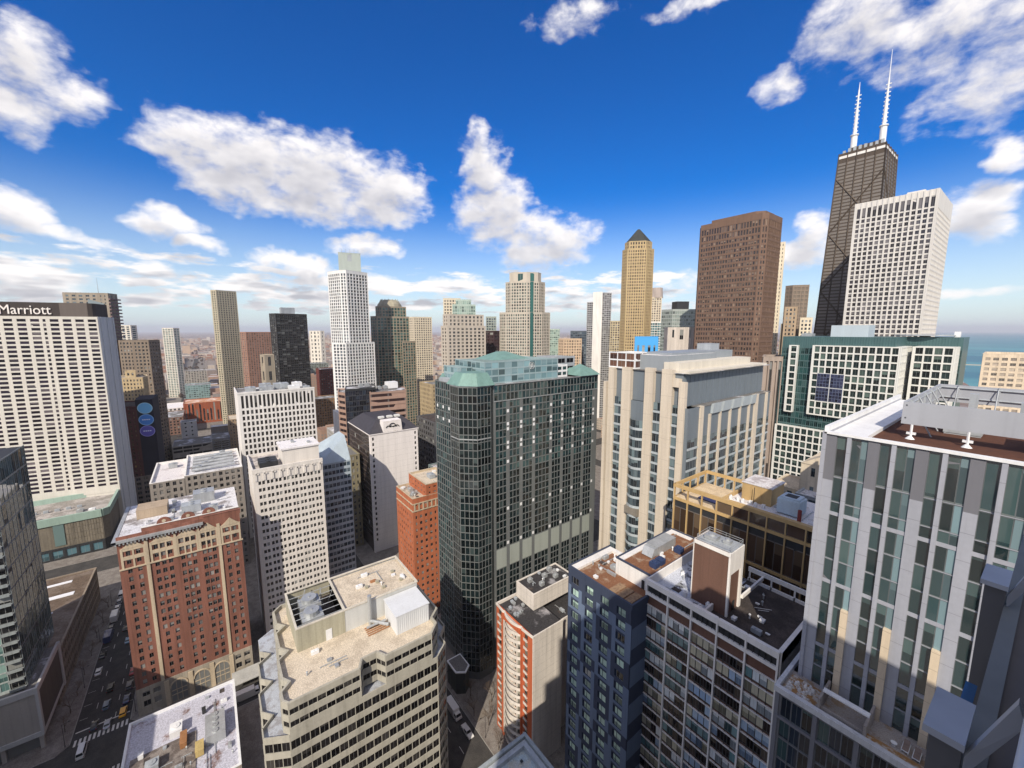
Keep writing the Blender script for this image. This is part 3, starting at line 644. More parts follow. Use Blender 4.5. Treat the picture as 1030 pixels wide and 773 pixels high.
b.facade((-26,0),(0,0), uni(26,7,2.2), rowz(4,H-5,23,1.5), WC, G_DARK, .35, zb=.1, zt=H)
fr = b.mb('parapet', WC)
for k in range(9): fr.box(.36,.7,.2+k*3.15,1.1+k*3.15,H-4.6,H-1.0); fr.box(.36,.7,.7+k*3.15,1.9+k*3.15,H-2.0,H-1.4)
fr.box(-.4,.5,-.5,27.2,H-1.2,H+.5); fr.box(-26.2,-25.6,-.2,27.2,H-1.2,H+.5); fr.box(-25.6,-.4,-.5,.0,H-1.2,H+.5)
b.mb('roof', patchy('worn_white_roof',(.55,.5,.46),(.3,.27,.25),.2)).quad((0,0,H-.8),(0,27,H-.8),(-26,27,H-.8),(-26,0,H-.8))
b.mb('penthouse', WC).box(-17,-3,11.5,26.5,H-.8,H+6.2); b.mb('penthouse_roof', patchy('white_roof',(.74,.72,.72),(.5,.47,.47),.3,.55,.7)).box(-17.5,-2.5,11,27,H+6.2,H+6.9)
b.unit(-12,17,H+6.9,1.5,1.2,1,STEEL,'vent',False); b.unit(-7,23,H+6.9,1.2,1.2,.9,STEEL,'vent',False)
for k in range(3): b.unit(-4.5-k*3.2,6.2,H-.8,2.6,7,2.6,DARK,'cooling_unit')
b.finish()
b = Bld('blue_glass_office', 'blue glass office block with sloped ribbed glass roof beside the white penthouse', 'office building', (-211, 40.5, 0)); H = 74
SLG = wall('blue_grey_panel', (.38,.45,.50), rough=.4, var=.12)
b.block([(0,0),(0,14.5),(-22,14.5),(-22,0)], .1, H, SLG, G_BLUE, 1.8, 3.4, .25, 1.35, .2, tb=.8, parapet=.2)
sl = b.mb('sloped_glazing', SLG); sl.hexa([(.2,-.2,H),(.2,14.7,H),(-22,14.7,H),(-22,-.2,H),(-9,-.2,H+.1),(-9,14.7,H+11),(-20,14.7,H+11),(-20,-.2,H+4)])
for k in range(8): sl.tube((.3,.5+k*1.95,H),(-9,.5+k*1.95,H+1+k*1.38),.16,.16,5)
b.finish()

# --- dark gridded hotel tower in the middle
b = Bld('dark_glass_tower', 'broad dark grid tower with green copper corner roofs and pale blue glass attic', 'hotel tower', (-125, 76, 0)); H = 119.5
DG = wall('grey_mullion', (.15,.16,.16), rough=.5, var=.15); PNL = wall('dark_grey_panel', (.050,.058,.055), rough=.5); GT = glass('tower_glass', (.006,.012,.013), (.05,.07,.07), p=.12, ior=1.55, wob=.08, mull=0); GTG = glass('tower_teal_glass', (.012,.030,.034), (.05,.10,.10), p=.25, ior=1.75, wob=.08, mull=0)
foot = [(0,10),(0,69),(-30,69),(-31,60),(-31,3),(-28.5,0),(-14,0),(-10,-3),(-4,-3),(1,2),(1,8)]
b.mb('wall', PNL).prism(foot, .1, H, top=False)
b.mb('roof', GRAVEL).prism(foot, H-.6, H-.3)
nfl = 38; rows = rowz(3, H-6.6, nfl, .32); top2 = [(H-6.2,H-3.4),(H-3.1,H-.3)]
def ecols():
    out = []; s = .8
    for bay in range(8):
        w = 9.6 if bay == 3 else 6.7
        n = 4 if bay == 3 else 3
        for k in range(n): out.append((s + (w-1.5)*k/n + .07, s + (w-1.5)*(k+1)/n - .07))
        s += w
    return out
ec = ecols(); Le = 59.0
ec = [c for c in ec if c[1] < Le-.2]
BANDR = 17
def pick(ci, ri):
    if 14 <= ri <= 16: return None
    return GTG if ri > 27 else GT
b.facade((0,10),(0,69), ec, rows, DG, GT, .22, zb=.1, zt=H-6.4, dz=.05, skip=pick)
b.facade((0,10),(0,69), uni(Le,30,.22), top2, DG, GTG, .22, zb=H-6.3, zt=H+.1, dz=.05)
lv = b.mb('louvre_panel', wall('sage_louvre', (.33,.36,.33), rough=.5, var=.1)); s = .8
sq = b.mb('white_square_panel', WHITEM); edges = [s]
for bay in range(8): s += 9.6 if bay == 3 else 6.7; edges.append(min(s, Le))
hz = (H-9.6)/nfl
for bay in range(8):
    lv.box(.12,.27,10+edges[bay]+.1,10+edges[bay+1]-1.6, 3+14*hz+.4, 3+17*hz)
    for r in (36.4,34.6,33.9,32.0,31.3,29.3,22.5,17.4,8.5,3.0): sq.box(.2,.3,10+edges[bay+1]-1.35,10+edges[bay+1]-.35, 3+r*hz, 3+r*hz+1.2)
tr = b.mb('silver_band', STEEL); tr.box(.2,.36,10,69,H-6.5,H-6.25); tr.box(.2,.4,10,69,H-.05,H+.35)
for (p, q) in (((-14,0),(-10,-3)),((-10,-3),(-4,-3)),((-4,-3),(1,2)),((1,2),(1,8))):
    LL = (Vector(q)-Vector(p)).length; n = max(2, round(LL/1.7)); rr = rowz(3,H-.3,39,.18)
    b.facade(p, q, uni(LL,n,.16,.1,.1), rr, DG, GT, .12, zb=.1, zt=H, dz=.01)
    P, Q = Vector(p), Vector(q); nn = Vector(((Q-P).y, -(Q-P).x)).normalized()*.22
    for zz in (H-20, H): tr.hexa([(P.x,P.y,zz),(P.x+nn.x,P.y+nn.y,zz),(Q.x+nn.x,Q.y+nn.y,zz),(Q.x,Q.y,zz),(P.x,P.y,zz+.4),(P.x+nn.x,P.y+nn.y,zz+.4),(Q.x+nn.x,Q.y+nn.y,zz+.4),(Q.x,Q.y,zz+.4)])
b.facade((-28.5,0),(-14,0), uni(14.5,8,.25), rows+top2, DG, GTG, .22, zb=.1, zt=H, dz=.05)
b.facade((-31,3),(-28.5,0), uni(3.9,2,.25), rows+top2, DG, GTG, .22, zb=.1, zt=H, dz=.05)
b.facade((0,69),(-30,69), uni(30,15,.25), rows, DG, GT, .22, zb=.1, zt=H, dz=.05)
for k in range(3): sq.box(-27+k*5,-26+k*5,-.3,-.2,H-11,H-9.8); sq.box(-27+k*5,-26+k*5,-.3,-.2,H-16,H-14.8)
COP = wall('green_copper', (.165,.285,.255), rough=.55, var=.18)
cp = b.part('copper_roof', COP)
cp.frustum([(-12.5,-3.4),(-3.6,-3.4),(1.8,1.8),(1.8,9.5),(-12.5,9.5)], H+.36, [(-10.5,-.6),(-4.6,-.6),(-1.0,3),(-1.0,8),(-10.5,8)], H+4.9)
cp = b.part('copper_roof', COP)
cp.frustum([(1,57),(1,70),(-13,70),(-13,57)], H+.36, [(-2.5,60),(-2.5,67),(-9.5,67),(-9.5,60)], H+3.3); cp.frustum([(-3,60.5),(-3,66.5),(-9,66.5),(-9,60.5)], H+3.31, [(-5.9,63.4),(-5.9,63.6),(-6.1,63.6),(-6.1,63.4)], H+5.2)
cp = b.part('copper_roof', COP)
cp.frustum([(-31,2.5),(-27,2.5),(-27,9),(-31,9)], H-.28, [(-30,4),(-28,4),(-28,7),(-30,7)], H+2.5)
b.mb('low_roof_box', GREYM).prism(rect(-27,-16,1,9), H-.29, H+1.2)
fin = b.mb('finial', STEEL); fin.tube((-6,63.5,H+5.1),(-6,63.5,H+8),.25,.08)
AT = glass('attic_glass', (.14,.235,.26), (.24,.34,.37), p=.3, ior=1.6, rough=.12, mull=0, frame=(.22,.32,.34))
b.block([(-5,9.5),(-5,48),(-28,48),(-28,9.5)], H-.29, H+8.6, wall('attic_frame',(.30,.40,.42),rough=.4,var=.1), AT, 3.1, 3.0, .14, .55, .12, tb=.5, parapet=.3)
b.block([(-14,4),(-14,9.2),(-28,9.2),(-28,4)], H-.28, H+6.2, wall('attic_frame',(.3,.4,.42)), AT, 3.0, 2.4, .2, .9, .14, tb=.5, parapet=.3)
cp = b.part('copper_roof', COP)
cp.frustum([(-12,18),(-12,38),(-26,38),(-26,18)], H+8.4, [(-19,26),(-19,30),(-21,30),(-21,26)], H+11.5)
b.block([(-6,48.6),(-6,55),(-27,55),(-27,48.6)], H-.27, H+5.5, WHITEM, GTG, 4, 2.6, .6, .9, .2, parapet=.3)
b.block([(-14,56),(-14,68),(-28,68),(-28,56)], H-.26, H+8.4, GREYM, G_DARK, 5, 4, 1.0, 1.6, .2, parapet=.3)
EMB = b.mb('rosette', STEEL)
for k in range(12):
    a0, a1 = math.tau*k/12, math.tau*(k+1)/12
    for r in (.7,1.5): EMB.tube((-4.82,33+r*math.cos(a0),H+6+r*math.sin(a0)),(-4.82,33+r*math.cos(a1),H+6+r*math.sin(a1)),.1,.1,4)
    EMB.tube((-4.82,33,H+6),(-4.82,33+1.5*math.cos(a0),H+6+1.5*math.sin(a0)),.06,.06,4)
cn = b.mb('entrance_pavilion', PNL); cn.prism([(-6,-9),(1,-9),(3,-6),(1,-3.2),(-6,-3.2)], .1, 9); b.mb('pavilion_rim', WHITEM).prism([(-6.2,-9.2),(1.1,-9.2),(3.3,-6),(1.1,-3.0),(-6.2,-3.0)], 9.01, 9.5); b.mb('pavilion_roof', GRAVEL).prism([(-5.6,-8.7),(.7,-8.7),(2.6,-6),(.7,-3.5),(-5.6,-3.5)], 9.3, 9.56)
b.finish()

# --- red and white flats with curved balconies
b = Bld('red_white_apartments', 'narrow red and white apartment block with curved balconies, blank white side and dark roof', 'apartment block', (-85.4, 73, 0)); H = 47.2
RD = wall('red_render', (.47,.12,.05), var=.14); WS = wall('white_render', (.66,.61,.55), var=.2, joint=2.8); BG = glass('balcony_glass', (.05,.05,.045), (.34,.33,.26), p=.45, ior=1.4)
core = [(0,0),(0,12.3),(-19.2,12.3),(-19.2,0)]
b.mb('wall', RD).prism(core, .1, H-.9, top=False); b.mb('white_side_wall', WS).box(.0,.32,-.3,12.3,.1,H-.5)
b.mb('rear_wing', WS).box(-20,-4.5,12.31,34,.1,H-5); b.mb('rear_roof', BLACKROOF).box(-19.6,-4.9,12.4,33.6,H-5,H-4.9)
nf = 16; fh = (H-2.4)/nf
cs = [(1.2,2.9),(15.2,16.9)]
b.facade((-19.2,0),(0,0), cs+[], [(1.6+i*fh+.5, 1.6+(i+1)*fh-.35) for i in range(nf)], RD, BG, .3, zb=.1, zt=H, ext=False)
bay = b.mb('curved_bay', WS)
def bow(t, r): x = -14.4 + 9.0*t; return (x, -.3 - r*math.sin(math.pi*t)**.8)
for f in range(nf):
    z = 1.6 + f*fh
    N_ = 9
    pts = [bow(k/N_, 1.9) for k in range(N_+1)]
    for k in range(N_):
        p, q = pts[k], pts[k+1]
        bay.hexa([(p[0],p[1],z),(q[0],q[1],z),(q[0],-.2,z),(p[0],-.2,z),(p[0],p[1],z+.22),(q[0],q[1],z+.22),(q[0],-.2,z+.22),(p[0],-.2,z+.22)])
        p2, q2 = (p[0],p[1]+.12), (q[0],q[1]+.12)
        if k < N_: bay.hexa([(*p,z+.22),(*q,z+.22),(*q2,z+.22),(*p2,z+.22),(*p,z+1.05),(*q,z+1.05),(*q2,z+1.05),(*p2,z+1.05)])
    for k in range(5):
        xa = -14.2 + k*1.75
        bay.box(xa-.12, xa+.12, -1.0, -.28, z+.22, z+fh)
    for k in range(5):
        b.panes.append((BG, Vector((-13.3+k*1.72, -.36, z+1.5)), Vector((1,0)), Vector((0,-1)), 1.3, 2.2, 'window'))
    for xa in (-18.0,-4.0): bay.box(xa, xa+1.7, -.75, -.29, z+.1, z+.28); bay.box(xa, xa+1.7, -.75, -.66, z+.28, z+1.0)
b.mb('wall', RD).box(-15.0,-14.45,-.9,-.29,.1,H-.6); b.mb('wall', RD).box(-5.3,-4.9,-.9,-.29,.1,H-.6); b.mb('wall', RD).box(-14.45,-5.3,-1.2,-.3,H-2.3,H-.6)
b.mb('roof', BLACKROOF).quad((0,0,H-.9),(0,12.3,H-.9),(-19.2,12.3,H-.9),(-19.2,0,H-.9))
pr = b.mb('parapet', WS)
pts = [(-19.6,-.4)] + [(-15,-.9)] + [(bow(k/8,1.2)[0],bow(k/8,1.2)[1]-.3) for k in range(9)] + [(-4.6,-.9),(.36,-.4)]
for p, q in zip(pts, pts[1:]): pr.hexa([(*p,H-.6),(*q,H-.6),(q[0],.25,H-.6),(p[0],.25,H-.6),(*p,H+.1),(*q,H+.1),(q[0],q[1]+.4,H+.1),(p[0],p[1]+.4,H+.1)])
pr.box(-.02,.36,.0,12.5,H-.6,H+.1); pr.box(-19.6,-19.1,.26,12.4,H-.9,H+.1)
b.mb('penthouse', WS).box(-19.0,-9.6,8.2,27,H-.9,H+4.6); b.mb('penthouse_roof', BLACKROOF).box(-18.6,-10,8.6,26.6,H+4.6,H+4.65)
for (x0,x1,y0,y1) in ((-19.1,-18.6,8.1,27.1),(-10,-9.5,8.1,27.1),(-18.6,-10,8.1,8.6),(-18.6,-10,26.6,27.1)): pr.box(x0,x1,y0,y1,H+4.6,H+4.95)
for (x,y) in ((-16,12),(-12,14),(-15,18),(-12.5,21),(-17,22)): b.unit(x,y,H+4.6,1.3,1.6,1.3,STEEL,'vent',True)
b.clutter(-18.5,-10.5,9,26,H+4.65,12,3); b.clutter(-19,-6,14,33,H-4.9,6,2)
for k in range(9): b.unit(-18+random.random()*8, 1.8+random.random()*5.5, H-.9, 1.0, .8, .8, random.choice([STEEL,WHITEM,GREYM]), 'vent', k%2==0)
b.finish()

# --- blue hotel
b = Bld('blue_panel_hotel', 'blue checkered panel hotel with pale green windows and brown ballast roof', 'hotel', (-49.4, 71, 0)); H = 79.6
B1 = wall('mid_blue_panel', (.135,.18,.265), rough=.6, var=.1); B2 = wall('dark_blue_panel', (.045,.058,.095), rough=.6, var=.1); BW = glass('pale_green_window', (.24,.34,.30), (.50,.68,.58), p=.85, ior=1.5, rough=.1)
W_ = 19.3; D_ = 16.2
b.mb('wall', B2).prism([(0,0),(0,D_),(-W_,D_),(-W_,0)], .1, H-1.1, top=False)
nf = 24; fh = (H-2.6)/nf; xs_ = [2.2, 7.0, 11.8, 16.6]
b.facade((-W_,0),(0,0), [(x-1.25,x+1.25) for x in xs_], [(.9+i*fh+.75, .9+i*fh+2.6) for i in range(nf)], B2, None, .22, zb=.1, zt=H)
pm = b.mb('blue_cladding', B1); wf = b.mb('window_surround', wall('navy_frame',(.012,.02,.04)))
rr = random.Random(3)
for i in range(nf):
    for j, x in enumerate(xs_):
        z = .9+i*fh+.75
        b.panes.append((BW if rr.random() > .07 else G_DARK, Vector((-W_+x+.25, -.06, z+.92)), Vector((1,0)), Vector((0,-1)), 2.0, 1.8, 'window'))
        wf.box(-W_+x-1.25,-W_+x-.95,-.16,-.02,z,z+1.85); wf.box(-W_+x-.1,-W_+x,-.12,-.02,z,z+1.85)
        x0 = -W_ if j == 0 else -W_+(xs_[j-1]+x)/2; x1 = .25 if j == 3 else -W_+(xs_[j+1]+x)/2
        if i < nf-1 and ((i//2 + j) % 3 != 0 if i % 4 else (i+j) % 2):
            z0, z1 = .9+i*fh, .9+(i+1)*fh
            pm.box(x0,-W_+x-1.3,-.27,-.2,z0,z1); pm.box(-W_+x+1.3,x1,-.27,-.2,z0,z1); pm.box(-W_+x-1.3,-W_+x+1.3,-.265,-.2,z0,z+0.0-.02); 
for i in range(0,nf,3): pm.box(.0,.06,.3,6,.9+i*fh,.9+(i+1.6)*fh)
b.mb('roof', patchy('red_brown_ballast', (.21,.10,.055), (.33,.24,.17), .35, .5, .66)).quad((0,0,H-1.0),(0,D_,H-1.0),(-W_,D_,H-1.0),(-W_,0,H-1.0))
cp_ = b.mb('parapet', B2); cp_.box(-W_-.25,.3,-.28,.2,H-1.1,H+.05); cp_.box(-.2,.3,.2,8,H-1.1,H+.02); cp_.box(-W_-.25,-W_+.0,.2,D_+.2,H-1.1,H+.05)
wp = b.mb('white_parapet', WHITE); wp.box(-W_,-W_+1.9,.2,D_,H-1.05,H-.35); wp.box(-W_+1.9,-10.7,D_-1.4,D_,H-1.05,H-.3)
b.mb('upper_wall', WHITE).box(-10.9,-.6,8.0,33,H-1.2,H+3.1); b.mb('upper_roof', patchy('red_brown_ballast', (0,0,0),(0,0,0))).box(-10.4,-1.1,8.5,32.5,H+3.1,H+3.14)
for (x0,x1,y0,y1) in ((-10.95,-10.5,7.95,33),(-1.0,-.55,7.95,33),(-10.5,-1.0,7.95,8.4),(-10.5,-1,32.6,33.05)): cp_.box(x0,x1,y0,y1,H+3.1,H+3.45)
wp.box(-10.45,-9.0,8.5,32.5,H+3.15,H+3.35); wp.box(-9,-4,31,32.5,H+3.15,H+3.33)
b.mb('door', DARK).box(-3.2,-2.4,7.94,8.02,H-1.0,H+1.2)
b.unit(-6.5,21,H+3.14,3.2,8.5,2.4,STEEL,'air_handling_unit',False); hs_ = b.mb('air_hood', STEEL); hs_.hexa([(-8.0,14.6,H+3.4),(-5.0,14.6,H+3.4),(-5,16.7,H+3.4),(-8,16.7,H+3.4),(-8.0,15.6,H+5.4),(-5.0,15.6,H+5.4),(-5,16.7,H+5.4),(-8,16.7,H+5.4)])
NAVY = paint('navy_unit', (.03,.05,.12), .5)
for y in (12.2,14.6,23): b.unit(-2.6,y,H+3.14,1.8,1.8,1.3,NAVY,'condenser')
pv_ = b.mb('roof_pavers', patchy('roof_pavers',(.30,.20,.12),(.22,.14,.09),1.5))
for k in range(3): pv_.box(-7.5+k*2.3,-5.6+k*2.3,1.2,5.4,H-.99,H-.75)
b.clutter(-17,-11,2,14,H-1,8,2); b.clutter(-9,-2,10,31,H+3.14,7,2); b.unit(-12,9,H-1,1.8,1.5,1.0,STEEL); b.unit(-11,6.5,H-1,2.6,.5,.7,STEEL,'duct',False); b.unit(-14.8,10,H-1,.5,.5,.5,WHITEM,'vent',False); b.unit(-14,6,H-1,.5,.5,.5,WHITEM,'vent',False)
b.finish()

# --- white-pier apartment slab
b = Bld('white_pier_apartments', 'apartment slab with thin white piers, brown top band and mismatched windows beside the blue hotel', 'apartment block', (-22.8, 77, 0)); H = 83.4; W_ = 26.8; D_ = 22
WP = wall('white_pier', (.78,.755,.72), var=.1); BRN = wall('brown_brick_panel', (.155,.085,.062), var=.2, fine=4)
b.mb('wall', BRN).prism([(0,0),(0,D_),(-W_,D_),(-W_,0)], .1, H-3.2, top=False)
AG = [glass('flat_glass_pale', (.42,.47,.50), (.72,.74,.73), p=.6, ior=1.5), glass('flat_glass_teal', (.08,.15,.16), (.22,.32,.32), p=.4, ior=1.6), glass('flat_glass_dark', (.02,.014,.013), (.10,.08,.06), p=.3, ior=1.4), glass('flat_glass_cream', (.32,.30,.22), (.50,.47,.36), p=.5, ior=1.4), glass('flat_glass_blue', (.22,.30,.42), (.42,.52,.62), p=.5, ior=1.6)]
nf = 27; z_top = H-6.0; fh = z_top/nf; bw_ = W_/5
rr = random.Random(11)
pi_ = b.mb('pier', WP)
for k in range(6): pi_.box(-W_+k*bw_-.16, -W_+k*bw_+.16, -.55, .02, .1, H+.15)
for f in range(nf):
    z = f*fh; slm = b.part('slab_edge', WP); pan = b.part('window_frame', DARK)
    for k in range(5):
        x0, x1 = -W_+k*bw_+.16, -W_+(k+1)*bw_-.16
        slm.box(x0,x1,-.34,.0,z+fh-.12,z+fh+.02)
        mat = rr.choice(AG)
        for j in range(4):
            if rr.random() < .3: mat = rr.choice(AG)
            xa = x0+(x1-x0)*(j+.5)/4
            if f > 8: b.panes.append((mat, Vector((xa,-.13,z+fh*.56)), Vector((1,0)), Vector((0,-1)), (x1-x0)/4-.1, fh*.70, 'window'))
            else: b.panes.append((AG[1], Vector((xa,-.13,z+fh*.56)), Vector((1,0)), Vector((0,-1)), (x1-x0)/4-.1, fh*.70, 'window'))
            if j: pan.box(xa-(x1-x0)/8-.04, xa-(x1-x0)/8+.04, -.2, -.03, z+.02, z+fh-.13)
        pan.box(x0,x1,-.17,-.04,z+fh*.17,z+fh*.21)
slm = b.part('top_band', WP); pan = b.part('louvre', DARK)
for k in range(5):
    x0, x1 = -W_+k*bw_+.16, -W_+(k+1)*bw_-.16
    slm.box(x0,x1,-.5,.0,H-3.6,H-2.9); slm.box(x0,x1,-.5,.3,H-1.2,H+.05)
    pan.box(x0,x1,-.05,.25,H-2.9,H-1.2)
    for j in range(1,5): pan.box(x0+(x1-x0)*j/5-.05,x0+(x1-x0)*j/5+.05,-.3,-.05,H-2.9,H-1.2)
ew = b.mb('end_wall', WP); ew.box(-.02,.4,0,D_,.1,H); ew.box(-W_-.3,-W_+.0,0,D_,.1,H)
b.mb('snowy_roof', patchy('blue_snow_roof', (.50,.53,.60), (.06,.06,.075), .3, .55, .64)).quad((-W_,.2,H-2.4),(-14.2,.2,H-2.4),(-14.2,D_,H-2.4),(-W_,D_,H-2.4))
b.mb('roof_deck', BITUMEN).box(-14.2,-.02,.3,D_,H-3.2,H-2.35)
b.mb('low_wall', WP).box(-14.4,-14.0,.3,5,H-2.4,H-.9)
SH = b.mb('stair_tower', BRN); SH.box(-18.9,-11.6,4.7,10.7,H-2.4,95.0)
SW = b.mb('stair_tower_side', WP); SW.box(-11.6,-11.2,4.6,5.2,H-2.4,95.05); SW.box(-11.6,-11.2,9.9,10.8,H-2.4,95.05); SW.box(-11.6,-11.22,5.2,9.9,90.2,95.0); SW.box(-19.0,-11.2,4.5,4.69,94.3,95.1); SW.box(-19.05,-18.9,4.5,10.8,H-2.4,95.1)
b.mb('door', DARK).box(-11.6,-11.5,7.6,8.6,H-2.4,H-.2)
b.mb('stair_tower_roof', GREYM).box(-18.7,-11.4,5,10.6,95.01,95.15)
rl = b.mb('railing', STEEL)
for (p, q) in (((-18.6,5.1),(-11.5,5.1)),((-11.5,5.1),(-11.5,10.5)),((-18.6,10.5),(-11.5,10.5)),((-18.6,5.1),(-18.6,10.5))):
    for z in (95.7,96.2): rl.tube((*p,z),(*q,z),.05,.05,5)
for (x,y) in ((-18.6,5.1),(-11.5,5.1),(-11.5,10.5),(-18.6,10.5),(-15,5.1),(-15,10.5)): rl.tube((x,y,95.1),(x,y,96.2),.05,.05,5)
b.unit(-16.5,7.5,95.15,2.4,2.2,.9,STEEL,'fan_unit'); b.unit(-13.6,8.3,95.15,1.4,1.6,.7,STEEL,'vent'); 
fn = b.mb('roof_fence', WP)
for k in range(4): fn.box(-14.0+k*4.6,-13.7+k*4.6,D_-.4,D_-.1,H-2.4,H+.4)
fn.box(-14.2,.4,D_-.42,D_-.05,H+.05,H+1.1); fn.box(-14.2,.4,D_-.4,D_-.1,H-2.35,H-1.6); fn.box(-11.2,-10.8,10.8,D_-.4,H-.6,H+.2); fn.box(-.3,.4,.3,D_,H-2.35,H+.05)
for (x,y) in ((-15.6,2.2),(-14.9,4.2),(-20,4),(-21,8)): b.unit(x,y,H-2.4,.7,.7,1.2,WHITEM,'vent',True)
b.clutter(-26,-19.5,2,20,H-2.4,14,3); b.clutter(-11,-2,3,19,H-2.35,6,1); b.clutter(-18.5,-12,11.5,20,H-2.4,5,1)
for (x,y) in ((-9,14),(-4,6),(-7,10)): b.unit(x,y,H-2.35,.7,.3,.3,WHITEM,'vent',False)
pn = b.mb('plank', WHITEM); pn.tube((-9,12.5,H-2.28),(-6.4,14.5,H-2.28),.06,.06,4); pn.tube((-8.2,12.2,H-2.28),(-6.6,13.6,H-2.28),.06,.06,4)
b.finish()

# --- glass hotel tower with white fins at the right, on its podium
b = Bld('finned_glass_tower', 'tall grey glass tower with vertical white fins and brown gravel roof at the right', 'hotel tower', (-18.2, 73, 0)); H = 125.1; ZP = 85.2
FIN = wall('light_grey_fin', (.345,.36,.41), rough=.5, var=.12, joint=3.6); FIN2 = wall('mid_grey_panel', (.165,.168,.19), rough=.5, var=.06); GB = glass('green_black_glass', (.020,.042,.046), (.07,.12,.12), p=.2, ior=2.1, mull=0, wob=.10); GTL = glass('teal_grey_spandrel', (.12,.18,.20), (.16,.23,.25), p=.5, ior=1.5, rough=.2, mull=0); CRM = wall('cream_panel', (.62,.52,.39), rough=.6, var=.1, joint=2.4)
Wt = 42.75; Dt = 50
b.mb('wall', FIN2).prism([(0,0),(Wt,0),(Wt,Dt),(0,Dt)], .1, H-1.3, top=False)
sp = 4.75; nb = 9
zj = [H-.3, H-6.6, H-10.4]
z = H-12.2
fl = []
while z > ZP-3: fl.append(z); z -= 3.6
lines = zj + fl
fw = b.mb('fin', FIN); fw2 = b.mb('fin', FIN2); spn = [b.part('floor_band', FIN) for _ in lines]; cb = b.mb('cream_column_panel', CRM)
for k in range(nb):
    x = k*sp
    fw2.box(x-.02, x+1.22, -.22, 0, H-7.2, H); fw.box(x-.02, x+1.22, -.22, 0, ZP-3, H-7.2)
    fw.box(x+2.42, x+2.9, -.38, 0, ZP-3, H-.25)
    if k: cb.box(x-.85, x-.03, -.62, 0, ZP-3, ZP+13.5)
    for i in range(len(lines)-1):
        z1, z0 = lines[i], lines[i+1]
        for (a, c, m) in ((1.22,2.42,GB),(2.9,3.95,GB),(3.95,4.73,GTL)):
            if m is GTL and z1 < ZP+13.5 and k < nb-1: continue
            b.panes.append((m, Vector((x+(a+c)/2,-.03,(z0+z1)/2)), Vector((1,0)), Vector((0,-1)), c-a-.04, z1-z0-.06, 'window'))
        th = .55 if (i % 3 == 2 and i < 12) else .07
        spn[i].box(x+1.22, x+4.73, -.12, 0, z0-th/2, z0+th/2)
sw_ = b.mb('west_wall', FIN); sw_.box(-.5,0.0,-.5,Dt,ZP-3,H)
cap = b.mb('parapet', WHITEM); cap.box(-.3,Wt+.3,-.5,.35,H-.24,H+.1); cap.box(-.52,.0,.35,Dt,H,H+.75); cap.box(.0,4.0,.36,Dt,H-1.29,H-.35); cap.box(Wt-.3,Wt+.3,.35,Dt,H-1.3,H+.1)
b.mb('roof', patchy('brown_roof_gravel', (.115,.05,.03), (.085,.04,.028), 1.5, .3, .7)).quad((4,.3,H-.9),(Wt,.3,H-.9),(Wt,Dt,H-.9),(4,Dt,H-.9))
scn = b.mb('roof_screen', wall('pale_grey_screen', (.36,.38,.42), rough=.5, var=.06)); X0, X1, Y0, Y1 = 6.4, 36, 9, 42; ZS0, ZS1 = H+1.2, H+4.5
scn.box(X0,X1,Y0,Y0+.3,ZS0,ZS1); scn.box(X0,X0+.3,Y0+.3,Y1,ZS0,ZS1); scn.box(X0,X1,Y1,Y1+.3,ZS0,ZS1); scn.box(X1-.3,X1,Y0+.3,Y1,ZS0,ZS1)
brc = b.mb('screen_frame', GREYM)
for y in range(12,42,6): brc.box(X0+.3,X0+.55,y,y+.25,ZS0,ZS1); brc.tube((X0+.5,y,ZS1-.3),(X0+3,y,H-.8),.1,.1,5)
for x in range(9,36,5): brc.box(x,x+.25,Y1-.25,Y1,ZS0,ZS1); brc.tube((x,Y1-.4,ZS1-.3),(x,Y1-4,H-.8),.1,.1,5)
for z in (ZS0+.9, ZS1-.5): brc.tube((X0+.4,Y0,z),(X0+.4,Y1,z),.12,.12,5); brc.tube((X0,Y1-.2,z),(X1,Y1-.2,z),.14,.14,5)
brc.box(X0+5,X0+6,30,31,H-.9,ZS1-.2); brc.box(17,18.2,24,25.4,H-.9,ZS1-.4)
for x in (7.6,13.2,19.5,25.5): ft = b.part('screen_foot', WHITEM); ft.cyl(x,8.7,.55,H-.9,H-.5,10,r1=.2); ft.tube((x,9.1,H-.6),(x,9.1,ZS0),.16,.16,6); ft.box(x-.5,x+.5,9,9.5,H-.3,H+.0)
for (x,y) in ((21,14),(27,26),(12,20)): b.unit(x,y,H-.9,4,5,3.4,GREYM)
b.finish()
b = Bld('podium_building', 'dark glass podium with roof terrace, planters and loungers at the foot of the finned tower', 'building', (-19.5, 67, 0)); H = 85.3
GP = glass('podium_glass', (.012,.018,.028), (.04,.08,.08), p=.2, ior=1.5)
Wp = 44
b.mb('wall', DARK).prism([(0,0),(Wp,0),(Wp,5.4),(1.25,5.4),(1.25,40),(0,40)], .1, H-1.0, top=False)
cols = []
for k in range(9):
    x = .5 + k*4.75
    cols += [(x+.05,x+1.35),(x+1.45,x+2.7),(x+2.8,x+4.05)]
b.facade((0,0),(Wp,0), cols, rowz(1,H-1.4,23,.22), wall('podium_mullion',(.15,.155,.17),rough=.5), GP, .16, zb=.1, zt=H-.9)
gf = b.mb('grey_fin', FIN2)
for k in range(9): gf.box(.5+k*4.75+4.15,.5+k*4.75+4.65,-.45,-.15,.1,H-1.0)
gf.box(-.3,.25,-.35,.1,.1,H-1); gf.box(-.2,Wp,-.42,-.1,H-5.2,H-4.8)
cpz = b.mb('parapet', wall('pale_coping',(.52,.53,.55),rough=.6)); cpz.box(-.5,Wp,-.5,.25,H-.9,H+.0); cpz.box(-.5,.05,.25,40,H-.9,H+.05)
